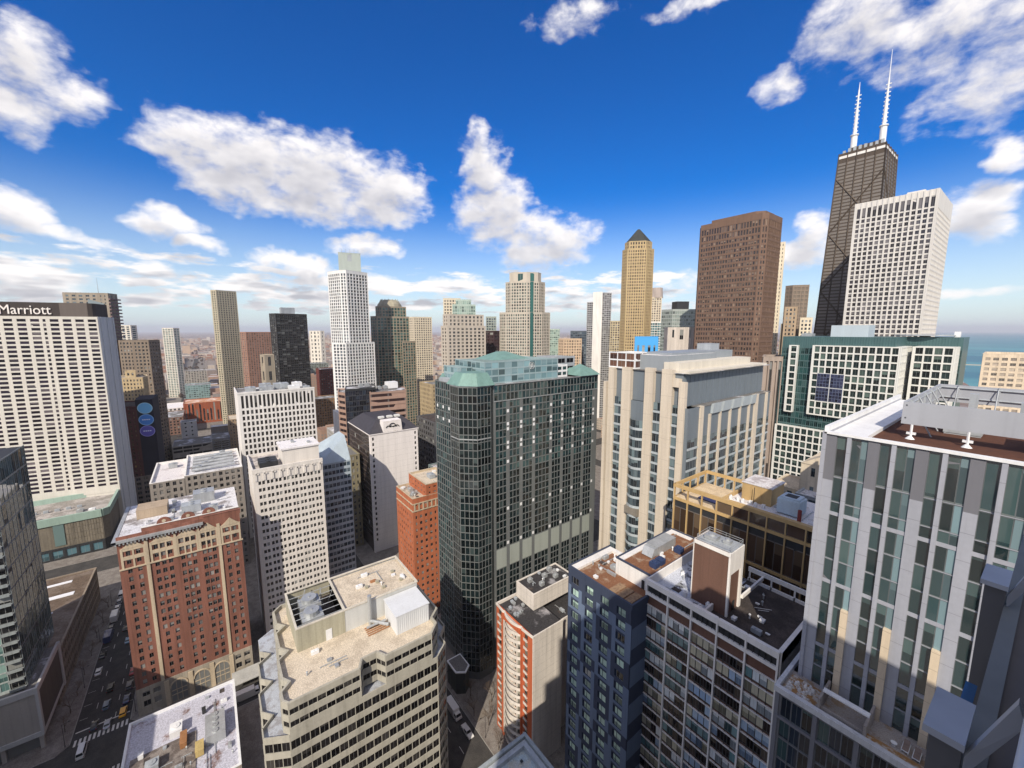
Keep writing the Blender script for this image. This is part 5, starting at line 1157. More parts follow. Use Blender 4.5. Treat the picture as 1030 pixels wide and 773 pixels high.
# dark tower
b = tower('dark_residential_tower','black glass residential tower with a small grey plant box, behind the broad white grid office','tower',[(-606.1,69.0),(-593.4,74.1),(-601.8,111.1),(-631.5,115.3),(-635.8,73.2)],162,wall('black_slab',(.04,.037,.036),rough=.5),glass('dark_tower_glass',(.018,.02,.022),(.22,.23,.22),p=.22),4.6,3.1,.5,.9,.5,fin=False)
add(b,[(-603,82),(-606,98),(-618,98),(-616,82)],161,170,GREYM,GREYM,20,20,5,6,.2); b.finish()
tower('tall_tan_slab_tower','very slim tall tan residential tower rising left of centre over the flat city','tower',[(-704.9,12.2),(-699.8,17.7),(-710.8,41.1),(-735.8,42.0),(-729.9,13.1)],196,wall('tan_precast',(.45,.40,.30),var=.1),glass('tan_slab_glass',(.05,.06,.05),(.14,.18,.15),p=.3),3.2,3.1,1.4,1.1,.5)
tower('pink_brick_tower','pinkish brown brick tower block between the tall tan tower and the black tower','tower',[(-808.6,47.1),(-798.1,54.7),(-804.9,90.8),(-834.8,93.2),(-838.5,49.5)],138,wall('pink_brown_brick',(.33,.19,.14),var=.15),glass('pink_block_glass',(.10,.09,.09),(.25,.22,.2),p=.3),3.8,3.0,1.6,1.0,.4)
b = tower('stone_tower_stub','short grey beige stone tower with a dark arched recess in front of the black tower','tower',[(-517.8,47.3),(-509.5,50.3),(-511.6,58.9),(-526.5,60.4),(-532.8,48.9)],114,wall('grey_beige',(.36,.31,.24)),G_DARK,6,16,3.6,6,.5)
tower('far_white_slab','small bright white slab tower far beyond the black tower','tower',[(-1081.0,203.4),(-1066.6,224.9),(-1069.6,234.5),(-1099.0,240.5),(-1110.4,209.5)],140,wall('far_white',(.7,.66,.58)),G_OFF,8,9,5,4)
# banded brown office
BND = wall('pink_brown_band',(.36,.24,.19),var=.12); GBN = glass('dark_band_glass',(.02,.012,.012),(.05,.03,.03),p=.2,ior=1.4)
b = tower('banded_brown_office','low brown office block with pink bands and dark glass corner below the tall white tower','office building',[(-320.7,77.6),(-311.8,80.3),(-311.0,90.9),(-330.3,96.0),(-340.1,82.7)],94,BND,GBN,60,4.4,.3,2.2,.3,fin=False)
add(b,[(-301.3,95.3),(-298.1,121.8),(-316.9,128.7),(-320.1,102.1)],.1,94.2,BND,GBN,60,4.4,.3,2.2,.3); add(b,[(-307.9,79.4),(-305.7,101.2),(-324.9,106.9),(-327.1,85.0)],.1,97.2,DARK,glass('navy_corner_glass',(.012,.013,.02),(.03,.04,.06),p=.2,ior=1.5),2.4,4,.15,.3,.15)
x, y = b.org
for k in range(6): b.unit(-312-x-k, 92-y+k*5, 97.3 if k < 2 else 94, 3,3,2.5,random.choice([STEEL,WHITEM]))
b.unit(-318-x,118-y,94,8,8,5,WHITEM,'plant_box',False); b.finish()
# small towers behind
tower('dark_red_tower','dark maroon office tower between the cream crown tower and the stepped beige tower','tower',[(-400.7,264.3),(-389.8,269.6),(-389.4,280.7),(-405.8,292.1),(-417.1,275.7)],140,wall('maroon_black',(.05,.028,.032)),glass('maroon_glass',(.03,.012,.014),p=.1),6,4,1.5,1.5)
tower('grey_green_stub_tower','small grey green tower top behind the dark maroon office tower','tower',[(-433.3,287.5),(-426.2,298.0),(-442.7,309.2),(-449.8,298.8)],158,wall('grey_green_stone',(.33,.37,.33)),G_BLUE,3,3.2,.9,1)
tower('pale_green_glass_block','pale green glass block right of the stepped beige tower','tower',[(-457.1,418.9),(-446.8,429.8),(-461.4,443.5),(-471.7,432.6)],143,wall('pale_green_frame',(0,0,0)),glass('pale_green_glass',(0,0,0)),3,3.2,.4,.8)
tower('beige_ziggurat_block','low beige stepped stone block with rows of square windows right of the copper roofs','building',[(-375.5,359.7),(-365.4,358.6),(-355.0,379.9),(-369.2,394.1),(-389.6,373.9)],130,wall('pink_beige_stone',(.60,.45,.32)),G_WARM,3.4,3.6,1.5,1.6)
tower('dark_blue_slab','dark blue grey slab left of the white blank-walled tower','tower',[(-393.1,398.8),(-381.0,417.2),(-394.8,431.7),(-406.9,413.3)],140,wall('slate_blue',(.10,.12,.15)),G_BLUE,3,3.4,.5,1.2)
b = tower('white_blank_tower','tall white tower with a blank wall strip and grey window stacks each side','tower',[(-434.8,489.9),(-422.6,496.5),(-435.7,511.6),(-447.9,504.9)],200,WHITE,WHITE,60,100,30,60,.3,fin=False)
add(b,[(-446.1,489.1),(-435.9,491.6),(-447.9,505.0),(-458.1,502.5)],.1,185,wall('grey_balcony',(.38,.38,.39)),G_OFF,4,3,.5,1.3,.6); add(b,[(-424.5,498.8),(-418.5,512.9),(-430.1,526.7),(-436.0,512.6)],.1,199,wall('grey_balcony',(0,0,0)),G_OFF,4,3,.6,1.3,.6); b.finish()
tower('ochre_block','ochre stone block between the white blank tower and the tan pyramid tower','building',[(-404.7,495.8),(-394.0,510.7),(-406.4,526.3),(-417.2,511.4)],155,wall('ochre_stone',(.50,.42,.28)),G_OFF,3.6,3.6,1.5,1.4)
b = tower('cream_round_top_tower','cream tower with a rounded grey top just right of the tan pyramid tower','tower',[(-341.2,505.7),(-331.3,514.6),(-339.6,527.1),(-349.4,518.2)],187,wall('far_cream',(.62,.54,.42)),G_OFF,3.4,3.3,1.5,1.3,fin=False)
b.mb('rounded_top', wall('grey_pink',(.42,.36,.33))).cyl(1,10.5,8.5,186,200,16,r1=7.4); b.finish()
tower('teal_lowrise_tower','teal glass block under the cream rounded tower','building',[(-314.0,463.7),(-302.0,474.0),(-310.2,486.5),(-322.3,476.2)],152,WHITE,glass('teal_block_glass',(.03,.10,.12),(.08,.2,.22),p=.3),3,3.2,.4,.7)
b = tower('grey_glass_cube_tower','boxy pale grey green glass office block with a black plant box on top','office building',[(-237.5,370.4),(-223.6,367.3),(-209.1,387.1),(-221.9,408.6),(-250.3,391.9)],161,wall('grey_green_mullion',(.36,.40,.38),var=.1),glass('grey_green_glass',(.14,.17,.16),(.26,.30,.27),p=.5,rough=.1),2.2,3.6,.25,1.0,.2,fin=False)
add(b,[(-226,378),(-219,388),(-228,394),(-235,384)],160,169,DARK,DARK,20,20,4,4,.1); b.finish()
tower('cream_blank_block','low cream block with blank panels in front of the pale grey green glass office','building',[(-196,316),(-180,332),(-192,346),(-208,330)],143,wall('pale_cream_panel',(.55,.50,.45)),G_OFF,9,30,8.4,20,.2)
tower('sky_blue_box','bright sky blue box with four dark openings just above the cream pier tower','rooftop structure',[(-146.6,202.5),(-138.3,213.1),(-146.2,224.6),(-154.5,214.1)],136.5,paint('sky_blue_paint',(.06,.34,.72),.6),G_DARK,3.4,30,1.8,1.2,.2,tb=5,par=.3)
tower('cream_sliver_tower','thin bright cream tower seen as a sliver right of the brown granite skyscraper','tower',[(-180.1,487.8),(-174.5,490.0),(-185,518),(-190.3,516.0)],232,wall('bright_cream',(.68,.60,.46)),G_OFF,4,4,2.6,1.8)
tower('cream_low_block','small cream block with a few dark windows behind the dark ribbed building','building',[(-138.9,396.4),(-133,403),(-143,431),(-148.7,424.7)],146,wall('bright_cream',(0,0,0)),G_OFF,4,4,2,1.8)
b = tower('grey_notched_tower','grey brown tower with a slanted notch, between the granite skyscraper and the black tower','tower',[(-147.2,423.7),(-141.0,421.7),(-131.2,428.9),(-137.3,447.4),(-153.2,442.2)],180.3,wall('grey_brown_stone',(.24,.19,.15)),wall('grey_brown_glass',(.18,.15,.12),rough=.3),3,3.4,.8,1.2,fin=False)
add(b,[(-135.9,393.2),(-128.1,395.9),(-132.2,409.0),(-140.0,405.5)],.1,160,wall('tan_notch',(.42,.32,.22)),G_OFF,3.2,3.4,1.4,1.3); b.finish()
tower('far_cream_grid_block','far cream block with grid windows at the left foot of the black tower','tower',[(-126.5,400.5),(-119.6,405.5),(-123.7,418.9),(-130.6,413.9)],151,wall('bright_cream',(0,0,0)),G_OFF,3,3.2,1.2,1.2)
tower('dark_ribbed_building','dark brown building with pale vertical ribs left of the teal hospital block','building',[(-92.7,245.0),(-80,258),(-87,276),(-99.4,263.9)],126,wall('pale_brown_rib',(.34,.28,.24)),glass('brown_black_glass',(.02,.014,.012),p=.08),2.4,200,.8,1.5,.9,tb=2.5)
tower('cream_lake_block','cream horizontal-banded apartment block standing against the lake at the right edge','apartment block',[(-19.1,329.4),(4,337),(2,366),(-20.1,359.4)],128,wall('lake_cream',(.66,.55,.42)),glass('beige_pane',(.22,.18,.15),(.45,.38,.3),p=.5),3,2.7,1.0,1.2,.3)
b = bpy.data.objects.get('cream_lake_block')

# ================================================================== LEFT SIDE
# --- convention hotel slab with the sign on its roof band
b = Bld('white_hotel_slab', 'huge off-white hotel slab with dense window grid and lettered dark roof band', 'hotel', (-390.9, -56.8, 0)); H = 149.4
RT = R(13)                                                 # the slab stands a little off the street grid
def rot(x, y): return (x*math.cos(RT) + y*math.sin(RT), -x*math.sin(RT) + y*math.cos(RT))
Lm = 95; Dm = 22
c0, c1, c2, c3 = rot(0,0), rot(0,-Lm), rot(-Dm,0), rot(-Dm,-Lm)
HW = wall('hotel_white',(.60,.575,.52),var=.1); HG = glass('hotel_window',(.018,.013,.022),(.16,.14,.15),p=.16,ior=1.35,mull=0,frame=(.10,.09,.09)); HGR = wall('blue_grey_concrete',(.50,.52,.54),var=.1)
b.mb('wall', HW).prism([c1,c0,c2,c3], .1, H-.5)
cols = []; s = Lm-.9
k = 0
while s > 3:
    w = 3.9 if k != 4 else 1.5
    if k == 4: cols.append((s-1.4,s)); s -= 1.4+1.6; k += 1; continue
    cols.append((s-4.2,s)); s -= 4.2+2.0; k += 1
cols = cols[::-1]
b.facade(c1, c0, cols, rowz(30,H-1.8,41,1.12), HW, HG, .28, zb=26, zt=H)
b.mb('north_wall', HGR).prism([(c0[0]-.0,c0[1]+.02),(c0[0]-.001,c0[1]+.35),(c2[0],c2[1]+.35),(c2[0],c2[1]+.02)], .1, H+.1)
nw = b.mb('north_wall', HGR)
for t in (.12,.5,.88): P = Vector(c0).lerp(Vector(c2), t); nw.box(P.x-.4,P.x+.4,P.y+.3,P.y+.75,.1,H)
rbd = b.mb('roof_band', wall('dark_brown_band',(.055,.045,.042),var=.15)); q = [rot(-1.5,-Lm),rot(-1.5,-5),rot(-2.2,-3),rot(-4.5,-2),rot(-Dm+2,-2),rot(-Dm+2,-Lm)]; rbd.prism(q, H-.5, H+9.0)
b.mb('roof_band', wall('taupe_band',(.13,.11,.10),var=.1)).prism([rot(-1.9,-19),rot(-1.4,-19),rot(-1.4,-5.2),rot(-1.9,-5.2)], H, H+9.06)
def letters(text, size, mat, parent, loc, rotz, extr=.25, name='lettering', xs=1.0):
    cu = bpy.data.curves.new('t', 'FONT'); cu.body = text; cu.size = size; cu.extrude = extr; cu.resolution_u = 3
    to = bpy.data.objects.new('t', cu); col.objects.link(to); bpy.context.view_layer.update()
    me = bpy.data.meshes.new_from_object(to.evaluated_get(bpy.context.evaluated_depsgraph_get())); me.name = name
    bpy.data.objects.remove(to); bpy.data.curves.remove(cu); me.materials.clear(); me.materials.append(mat)
    o = bpy.data.objects.new(name, me); col.objects.link(o); o.parent = parent; o.location = loc; o.rotation_euler = (R(90),0,rotz); o.scale = (xs,1,1); return o
P = rot(-1.15,-47.5)
o_ = letters('Marriott', 8.4, wall('sign_white',(.78,.74,.70),var=.03), b.o, (P[0],P[1],H+1.4), math.pi/2-RT)
o_.scale.x = 24.5/max(v.co.x for v in o_.data.vertices)
b.finish()
# podium of the hotel with mint parapet
b = Bld('hotel_podium', 'low podium with mint green metal parapet and stone-and-teal wall below the white hotel slab', 'building', (-353.2, -58.7, 0)); H = 24
MINT = wall('mint_metal',(.33,.45,.385),rough=.5,var=.12); STN = wall('stone_panel',(.20,.175,.135),var=.35,fine=1.0)
pol = [(0,-2.5),(-2.5,0),(-42,0),(-42,-62),(0,-62)]
b.mb('wall', STN).prism(pol, 7.5, H, top=False); b.mb('roof', patchy('podium_roof',(.27,.25,.23),(.42,.39,.37),.12)).prism(pol, H, H+.2)
mp_ = b.mb('mint_parapet', MINT)
def wallseg(mb, p, q, z0, z1, th):
    p, q = Vector(p), Vector(q); a = (q-p).normalized(); n = Vector((a.y,-a.x))*th; mb.hexa([(*(p+n),z0),(*(q+n),z0),(*(q-n*.2),z0),(*(p-n*.2),z0),(*(p+n*1.6),z1),(*(q+n*1.6),z1),(*(q-n*.2),z1),(*(p-n*.2),z1)])
for p, q in zip([pol[4]]+pol[:3], pol[:4]): wallseg(mp_, p, q, H-1.4, H+3.4, .8)
b.mb('teal_window_strip', glass('podium_teal_glass',(.03,.12,.12),(.10,.26,.24),p=.5)).box(0,.35,-24,-19.5,9,H-1.5)
b.mb('teal_window_strip', MATS['podium_teal_glass']).box(0,.35,-61,-36,9,H-1.5)
pn = b.mb('stone_panel', STN)
for k in range(13): 
    for j in range(4): pn.box(.0,.10+random.random()*.12,-18.9+k*1.24,-17.8+k*1.24,8+j*3.6,11.4+j*3.6)
b.facade((0,-62),(0,-2.5), uni(59.5,10,1.4), [(1.2,6.0)], DARK, glass('shop_glass',(.04,.09,.11),(.10,.2,.24),p=.5), .4, part='shop_front', zb=.1, zt=7.4)
b.mb('shop_front', DARK).prism(pol, .1, 7.5, top=False)
for (x,y) in ((-8,-44),(-10,-38),(-8,-34)): b.mb('vent_drum', WHITEM).cyl(x,y,1.3,H,H+3,12)
b.unit(-8,-8,H+.2,3,3,2,WHITEM); b.unit(-12,-14,H+.2,4,3,1.6,STEEL)
for k in range(9): b.unit(-22,-56+k*5,H+.2,1.4,2.2,1.4,GREYM,'vent',False)
b.finish()
# low brown-roofed row on the street
b = Bld('low_brown_roof_building', 'low long building with flat brown roof on the left side of the street', 'building', (-211, -54.5, 0)); H = 18
b.block([(0,0),(-75,0),(-75,-48),(0,-48)], .1, H, wall('tan_stone',(.27,.22,.17),var=.2), G_DARK, 2.3, 4.2, .8, 1.5, .3, roofm=patchy('brown_tar_roof',(.13,.095,.07),(.19,.15,.12),.12), parapet=.5)
sn = b.mb('roof_snow', paint('snow',(.75,.76,.8),.8)); sn.box(-68,-66,-20,-7,H-.49,H-.3); sn.box(-55,-52,-24,-4,H-.49,H-.3); sn.box(-54,-50,-30,-25,H-.49,H-.32); sn.box(-40,-38.6,-14,-8,H-.49,H-.35)
b.unit(-20,-10,H-.5,4,4,2.2,STEEL); b.unit(-60,-34,H-.5,5,4,2,GREYM); b.finish()
# glass residential tower on a podium with a dark screen
b = Bld('left_glass_tower', 'glass apartment tower with stacked balconies and dark mirror side at the bottom left', 'apartment tower', (-190.5, -53.8, 0)); HP = 22.5; H = 98.2
LG = glass('pale_green_tower_glass',(.08,.15,.145),(.28,.42,.38),p=.5,ior=1.7); DGL = glass('mirror_dark_glass',(.035,.07,.075),(.09,.14,.14),p=.3,ior=1.9,rough=.04,wob=.08); LIM = wall('pale_limestone',(.42,.39,.36),var=.14)
b.mb('podium_wall', LIM).prism([(0,0),(-24,0),(-24,-50),(0,-50)], 5.2, HP-.6, top=False); b.mb('podium_roof', GRAVEL).quad((0,-50,HP-.6),(0,0,HP-.6),(-24,0,HP-.6),(-24,-50,HP-.6))
b.mb('podium_base', G_DARK).prism([(-1.5,-1.5),(-24,-1.5),(-24,-50),(-1.5,-50)], .1, 5.2, top=False)
cl = b.mb('column', LIM)
for y in (-.6,-9,-18,-27,-36): cl.box(-1.0,-.1,y-.5,y+.5,.1,5.2)
ed = b.mb('podium_edge', wall('pale_grey_edge',(.50,.50,.50),var=.08)); ed.box(-.4,.4,-50,.35,HP-1.8,HP+.2); ed.box(-24,-.4,-.3,.35,HP-1.8,HP+.2); ed.box(-.35,.35,-50,.3,5.0,6.6); ed.box(-24,-.35,-.3,.3,5.0,6.4); ed.box(-25,-23.6,-.3,.6,5,HP+.2); ed.box(-1.0,.38,-.4,.36,6.6,HP-1.8)
b.mb('dark_screen', wall('dark_mesh',(.10,.085,.075),rough=.6,var=.15)).box(-23.5,-1.1,.0,.22,6.5,HP-1.9)
tx0, tx1, ty0, ty1 = -33.6, -3.5, -45, -2.6
b.mb('tower_wall', DARK).prism([(tx1,ty0),(tx1,ty1),(tx0,ty1),(tx0,ty0)], HP-.6, H-.4, top=True)
nf = 23; fh = (H-HP)/nf
b.facade((tx1,ty0),(tx1,ty1-3.6), uni(ty1-3.6-ty0,20,.12), rowz(HP,H-.3,nf,.45), wall('pale_mullion',(.40,.45,.44),rough=.5), LG, .14, part='tower_wall', zb=HP-.5, zt=H)
bl = b.mb('balcony', wall('balcony_grey',(.28,.31,.31)))
for i in range(nf):
    z = HP+i*fh
    bl.box(tx1-.3,tx1+1.5,ty1-3.5,ty1-.05,z,z+.22); bl.box(tx1+1.42,tx1+1.5,ty1-3.5,ty1-.05,z+.22,z+1.1)
    b.panes.append((G_DARK, Vector((tx1+.06,ty1-1.8,z+1.7)), Vector((0,1)), Vector((1,0)), 3.0, 2.4, 'window'))
b.facade((tx1,ty1),(tx0,ty1), uni(30.1,9,.16), rowz(HP,H-.3,nf//2,.2), wall('mirror_mullion',(.20,.23,.24),rough=.4), DGL, .1, part='tower_wall', zb=HP-.5, zt=H)
b.finish()

# --- towers along the left street, near to far
b = Bld('banner_building', 'dark red brick building with three round blue and purple banner discs on a black wall', 'building', (-435.9,-59.7,0)); H = 84.8
DRB = wall('dark_red_brick',(.10,.035,.03),var=.2)
b.block([(0,0),(6.5,12.2),(-28,12.2),(-34,-3)], .1, H-4, DRB, glass('amber_window',(.06,.04,.02),(.35,.22,.08),p=.2), 3.4, 3.6, 2.4, 1.9, .3, roofm=BITUMEN)
sgn = MB(); P, Q = Vector((6.6,12.0)), Vector((9.6,22.6)); a = (Q-P).normalized(); n = Vector((a.y,-a.x))
b.mb('banner_wall', wall('black_wall',(.02,.018,.03))).prism([tuple(P),tuple(Q),(-20,24),(-20,12.3)], .1, H+1.2)
for i, (cz, c1_, c2_) in enumerate(((H-5.8,(.18,.50,.80),(.45,.72,.88)),(H-15.2,(.06,.24,.66),(.3,.55,.85)),(H-24.4,(.12,.10,.45),(.36,.34,.72)))):
    ctr = P.lerp(Q,.52)+n*.12; 
    for r, off, cc in ((4.5,0,c2_),(4.05,.05,c1_)):
        m = MB(); k0 = len(m.v); pts = [(ctr.x+a.x*r*1.08*math.cos(math.tau*k/28)+n.x*(off+.12), ctr.y+a.y*r*1.08*math.cos(math.tau*k/28)+n.y*(off+.12), cz+r*math.sin(math.tau*k/28)) for k in range(28)]
        bk = [(p[0]-n.x*(.12+off),p[1]-n.y*(.12+off),p[2]) for p in pts]
        m.v += pts+bk; m.f.append(tuple(range(28))); m.f += [(k,28+k,28+(k+1)%28,(k+1)%28) for k in range(28)]; m.m += [0]*29
        m.build('banner_disc', paint('disc_%d_%d' % (i, r > 4.2), cc, .6), b.o)
    if i:
        m = MB()
        for k in range(4): 
            s0 = ctr + a*(-2.6+k*1.35)+n*.2; m.hexa([(*s0,cz-.3),(*(s0+a*1.0),cz-.3),(*(s0+a*1.0-n*.1),cz-.3),(*(s0-n*.1),cz-.3),(*s0,cz+.5),(*(s0+a*1.0),cz+.5),(*(s0+a*1.0-n*.1),cz+.5),(*(s0-n*.1),cz+.5)])
        m.build('banner_mark', paint('disc_mark',(.75,.8,.9),.6), b.o)
b.finish()
OLD = wall('buff_brick',(.46,.36,.22),var=.15)
b = tower('buff_old_hotel','buff yellow old hotel block with small paired windows above the banner building','hotel',[(-487.7,-64.7),(-479.7,-46.6),(-488.0,-44.1),(-507.9,-46.2),(-507.6,-66.8)],99.5,OLD,CREAMG,2.4,3.3,1.3,1.5,.3,fin=False,coping=TERRA)
add(b,[(-496.5,-59.1),(-494.2,-52.3),(-504.2,-53.4),(-506.4,-60.2)],98.6,104,OLD,CREAMG,3,3.3,1.6,1.5,.3); b.finish()
b = tower('brown_glass_bay_tower','brown office tower with a tall dark glass bay behind the buff yellow hotel','tower',[(-535.4,-65.6),(-529.6,-55.2),(-525.4,-43.6),(-536.4,-36.3),(-558.1,-38.4),(-557.1,-67.7)],131,wall('dark_tan_stone',(.23,.185,.145)),G_DARK,3,3.4,1.5,1.5,.3,fin=False)
x, y = b.org; b.mb('glass_bay', wall('dark_bay_glass',(.03,.035,.05),rough=.15)).hexa([(-530.0-x,-56.1-y,30),(-526.0-x,-45.2-y,30),(-527.2-x,-44.4-y,30),(-531.6-x,-55.7-y,30),(-530.0-x,-56.1-y,124),(-526.0-x,-45.2-y,120),(-527.2-x,-44.4-y,120),(-531.6-x,-55.7-y,124)])
b.finish()
b = tower('twin_strip_tower','small tower top with a cream and a grey half beyond the brown glass bay tower','tower',[(-898.8,-105.8),(-895.1,-93.8),(-900.8,-87.2),(-920.7,-89.3),(-918.7,-108.0)],149,wall('far_white',(0,0,0)),G_BLUE,6,3.4,2.2,1.2,.4)
b = tower('white_slim_tower','white slim apartment tower alone above the far flat city, left of the tall tan tower','tower',[(-1107.9,-68.3),(-1098.8,-50.5),(-1105.2,-41.2),(-1130.2,-42.4),(-1132.9,-69.5)],146,wall('far_white',(0,0,0)),glass('far_green_glass',(.10,.15,.14),(.2,.26,.24),p=.4),5,3.6,1.2,1.2,.5,coping=WHITE)
b = tower('balcony_edge_tower','tan tower with serrated balconies and a blue glass strip behind the white hotel slab','tower',[(-565.7,-103.3),(-554.5,-78.3),(-551.4,-71.1),(-562.1,-66.1),(-586.9,-69.6),(-590.4,-106.8)],176,wall('grey_tan_concrete',(.30,.26,.21)),G_BLUE,5,3.3,2.6,1.6,.3,fin=False)
x, y = b.org
b.mb('glass_strip', glass('blue_strip_glass',(.05,.10,.13),(.2,.3,.34),p=.4)).hexa([(-556.8-x,-86-y,60),(-551.6-x,-74.5-y,60),(-553-x,-74-y,60),(-559-x,-85-y,60),(-556.8-x,-86-y,170),(-551.6-x,-74.5-y,166),(-553-x,-74-y,166),(-559-x,-85-y,170)])
bl = b.mb('balcony', wall('purple_brown_balcony',(.20,.14,.14)))
for k in range(50): bl.hexa([(-551-x,-71-y,8+k*3.3),(-549.6-x,-69.6-y,8+k*3.3),(-562-x,-63.5-y,8+k*3.3),(-562.5-x,-66-y,8+k*3.3),(-551-x,-71-y,9.3+k*3.3),(-549.6-x,-69.6-y,9.3+k*3.3),(-562-x,-63.5-y,9.3+k*3.3),(-562.5-x,-66-y,9.3+k*3.3)])
b.mb('antenna', STEEL).tube((-556-x,-78-y,176),(-556-x,-78-y,190),.25,.1,5); b.finish()

# --- blocks behind the brick hotel and along the right of the far street
b = Bld('white_roof_block', 'mid-rise block with a broad snowy white roof right behind the brick hotel', 'building', (-278, -29, 0)); H = 60
b.block([(0,0),(0,14),(-42,14),(-42,0)], .1, H, wall('grey_stone_old',(.30,.27,.24)), CREAMG, 3, 3.6, 1.3, 1.5, .3, roofm=patchy('bright_snow_roof',(.66,.63,.63),(.42,.38,.38),.18,.5,.7), parapet=1.2, coping=WHITE)
b.unit(-30,8,H-1.2,4,4,2.4,STEEL); b.finish()
b = Bld('duct_roof_block', 'mid-rise block whose roof is crowded with grey ducts behind the brick hotel', 'building', (-278, -14.6, 0)); H = 61
b.block([(0,0),(0,26),(-46,26),(-46,0)], .1, H, wall('grey_stone_old',(0,0,0)), CREAMG, 3, 3.6, 1.3, 1.5, .3, roofm=SNOWROOF, parapet=1.2, coping=WHITE)
for k in range(5):
    m = MB(); m.tube((-8-k*7,3,H+.2),(-8-k*7,23,H+.6),.9,.9,8); m.build('duct', STEEL, b.o); b.unit(-11-k*7,6+k*3,H-1.2,3,3,2.6,random.choice([STEEL,GREYM]))
b.finish()
def box_bld(name, label, cat, x, y, w, d, z, wm, gm, cw, rh, pw, sh, roofm=None, group=None, fin=True):
    b = Bld(name, label, cat, (x, y, 0), group); b.block([(0,0),(0,d),(-w,d),(-w,0)], .1, z, wm, gm, cw, rh, pw, sh, .3, roofm=roofm or GRAVEL, parapet=.8)
    b.org = (x, y)
    if fin: b.finish()
    return b
GAR = wall('garage_concrete',(.34,.32,.29))
b = box_bld('parking_garage','grey parking garage with open dark decks right of the far street','parking garage',-511,-34,34,31.5,26,GAR,wall('deck_dark',(.02,.019,.018)),31.5,3.4,.4,1.35,fin=False)
for k in range(5): b.mb('pier', GAR).box(.1,.5,k*7.7,k*7.7+.6,.1,26)
b.finish()
box_bld('louvred_garage','narrow grey garage with diagonal dark louvres beside the parking garage','parking garage',-519,-2,30,15,27,wall('grey_louvre',(.24,.24,.25)),G_DARK,15,2.2,.3,.7)
box_bld('beige_loft_block','beige brick block with small windows between the louvred garage and the white grid office','building',-540,14,30,14,42,wall('tan_brick_old',(.36,.27,.18)),CREAMG,3,3.4,1.6,1.6,PALEROOF)
box_bld('long_red_brick_block','long orange red brick block with dark vertical window bays beyond the garage','building',-766,-33,46,69,32,wall('orange_red_brick',(.36,.11,.055)),G_DARK,4.2,30,2.2,3,patchy('orange_roof',(.5,.25,.14),(.68,.55,.48),.1))
box_bld('teal_low_block','low pale teal glass block beyond the long red brick block','building',-1009,-38,40,40,33,wall('pale_teal',(.30,.42,.42)),glass('teal_low_glass',(.12,.2,.2),(.25,.34,.32),p=.5),4,4,.8,1.3)
box_bld('grey_upper_block','grey concrete block standing just beyond the low pale teal block','building',-1188,-42,40,40,48,wall('grey_conc',(.38,.35,.31)),G_OFF,5,4,2.2,1.8)
box_bld('grey_flat_block','flat grey roofed block in front of the parking garage','building',-440,-31,40,22,18,GAR,G_DARK,4,4,1.5,1.6)
box_bld('white_box_annex','small white cube on the roofs behind the parking garage','building',-600,-30,14,14,34,WHITE,G_OFF,7,5,5,3)
box_bld('brown_loft','brown brick loft block right of the white grid office','building',-575,111,30,28,50,wall('tan_brown_brick',(.28,.17,.09)),CREAMG,3.2,3.4,1.5,1.5)
box_bld('dark_red_loft','dark red loft block behind the brown brick loft','building',-680,140,30,30,80,wall('dark_maroon_brick',(.17,.05,.04)),G_DARK,3.2,3.4,1.5,1.5)
box_bld('grey_green_slab','grey green slab block left of the dark red loft','tower',-880,159,30,38,75,wall('grey_green_slab_wall',(.26,.29,.26)),G_OFF,3.2,3.2,1.1,1.1)
box_bld('grey_low_shop','low grey block with white side wall below the brown brick loft','building',-430,100,40,36,34,wall('grey_low',(.42,.41,.40)),G_OFF,4,4,1.8,1.8,SNOWROOF)
box_bld('white_side_block','white walled block at the left foot of the banded brown office','building',-345,84,22,9,72,WHITE,WHITE,40,90,9,40)
box_bld('dark_hip_block','dark grey low block right of the blank white slab hotel','building',-262,128,30,32,74,wall('dark_grey_stone',(.11,.11,.115)),G_DARK,4,4,1.3,1.5,BITUMEN)
box_bld('tan_gothic_block','tan stone block with small turrets right of the banded brown office','building',-330,160,26,26,92,wall('tan_gothic',(.42,.33,.2)),G_WARM,3,4,1.5,1.6)
box_bld('grey_teal_block','grey teal low block between the blank white slab hotel and the dark grid tower','building',-205,112,34,24,52,wall('teal_grey_wall',(.17,.21,.21)),G_BLUE,3,3.6,.6,1.1,SNOWROOF)
box_bld('old_stone_block','narrow old stone block between the blue glass office and the blank white slab hotel','building',-258,62,24,11,62,wall('olive_stone',(.26,.23,.15)),CREAMG,3,4,1.4,1.6)
box_bld('left_street_block','low grey roofed block left of the far street beside the white hotel slab','building',-428,-62,40,26,24,wall('brown_grey_block',(.18,.15,.13)),G_DARK,4,4,1.6,1.6)
box_bld('far_street_brown_block','brown low block on the left side of the far street','building',-700,-62,60,30,24,wall('brown_block',(.22,.13,.1)),G_DARK,4,4,1.8,1.6)
box_bld('far_street_white_block','white roofed low block on the left side of the far street','building',-800,-62,60,34,22,WHITE,G_OFF,5,4,2,1.6,patchy('white_roof',(0,0,0),(0,0,0)))

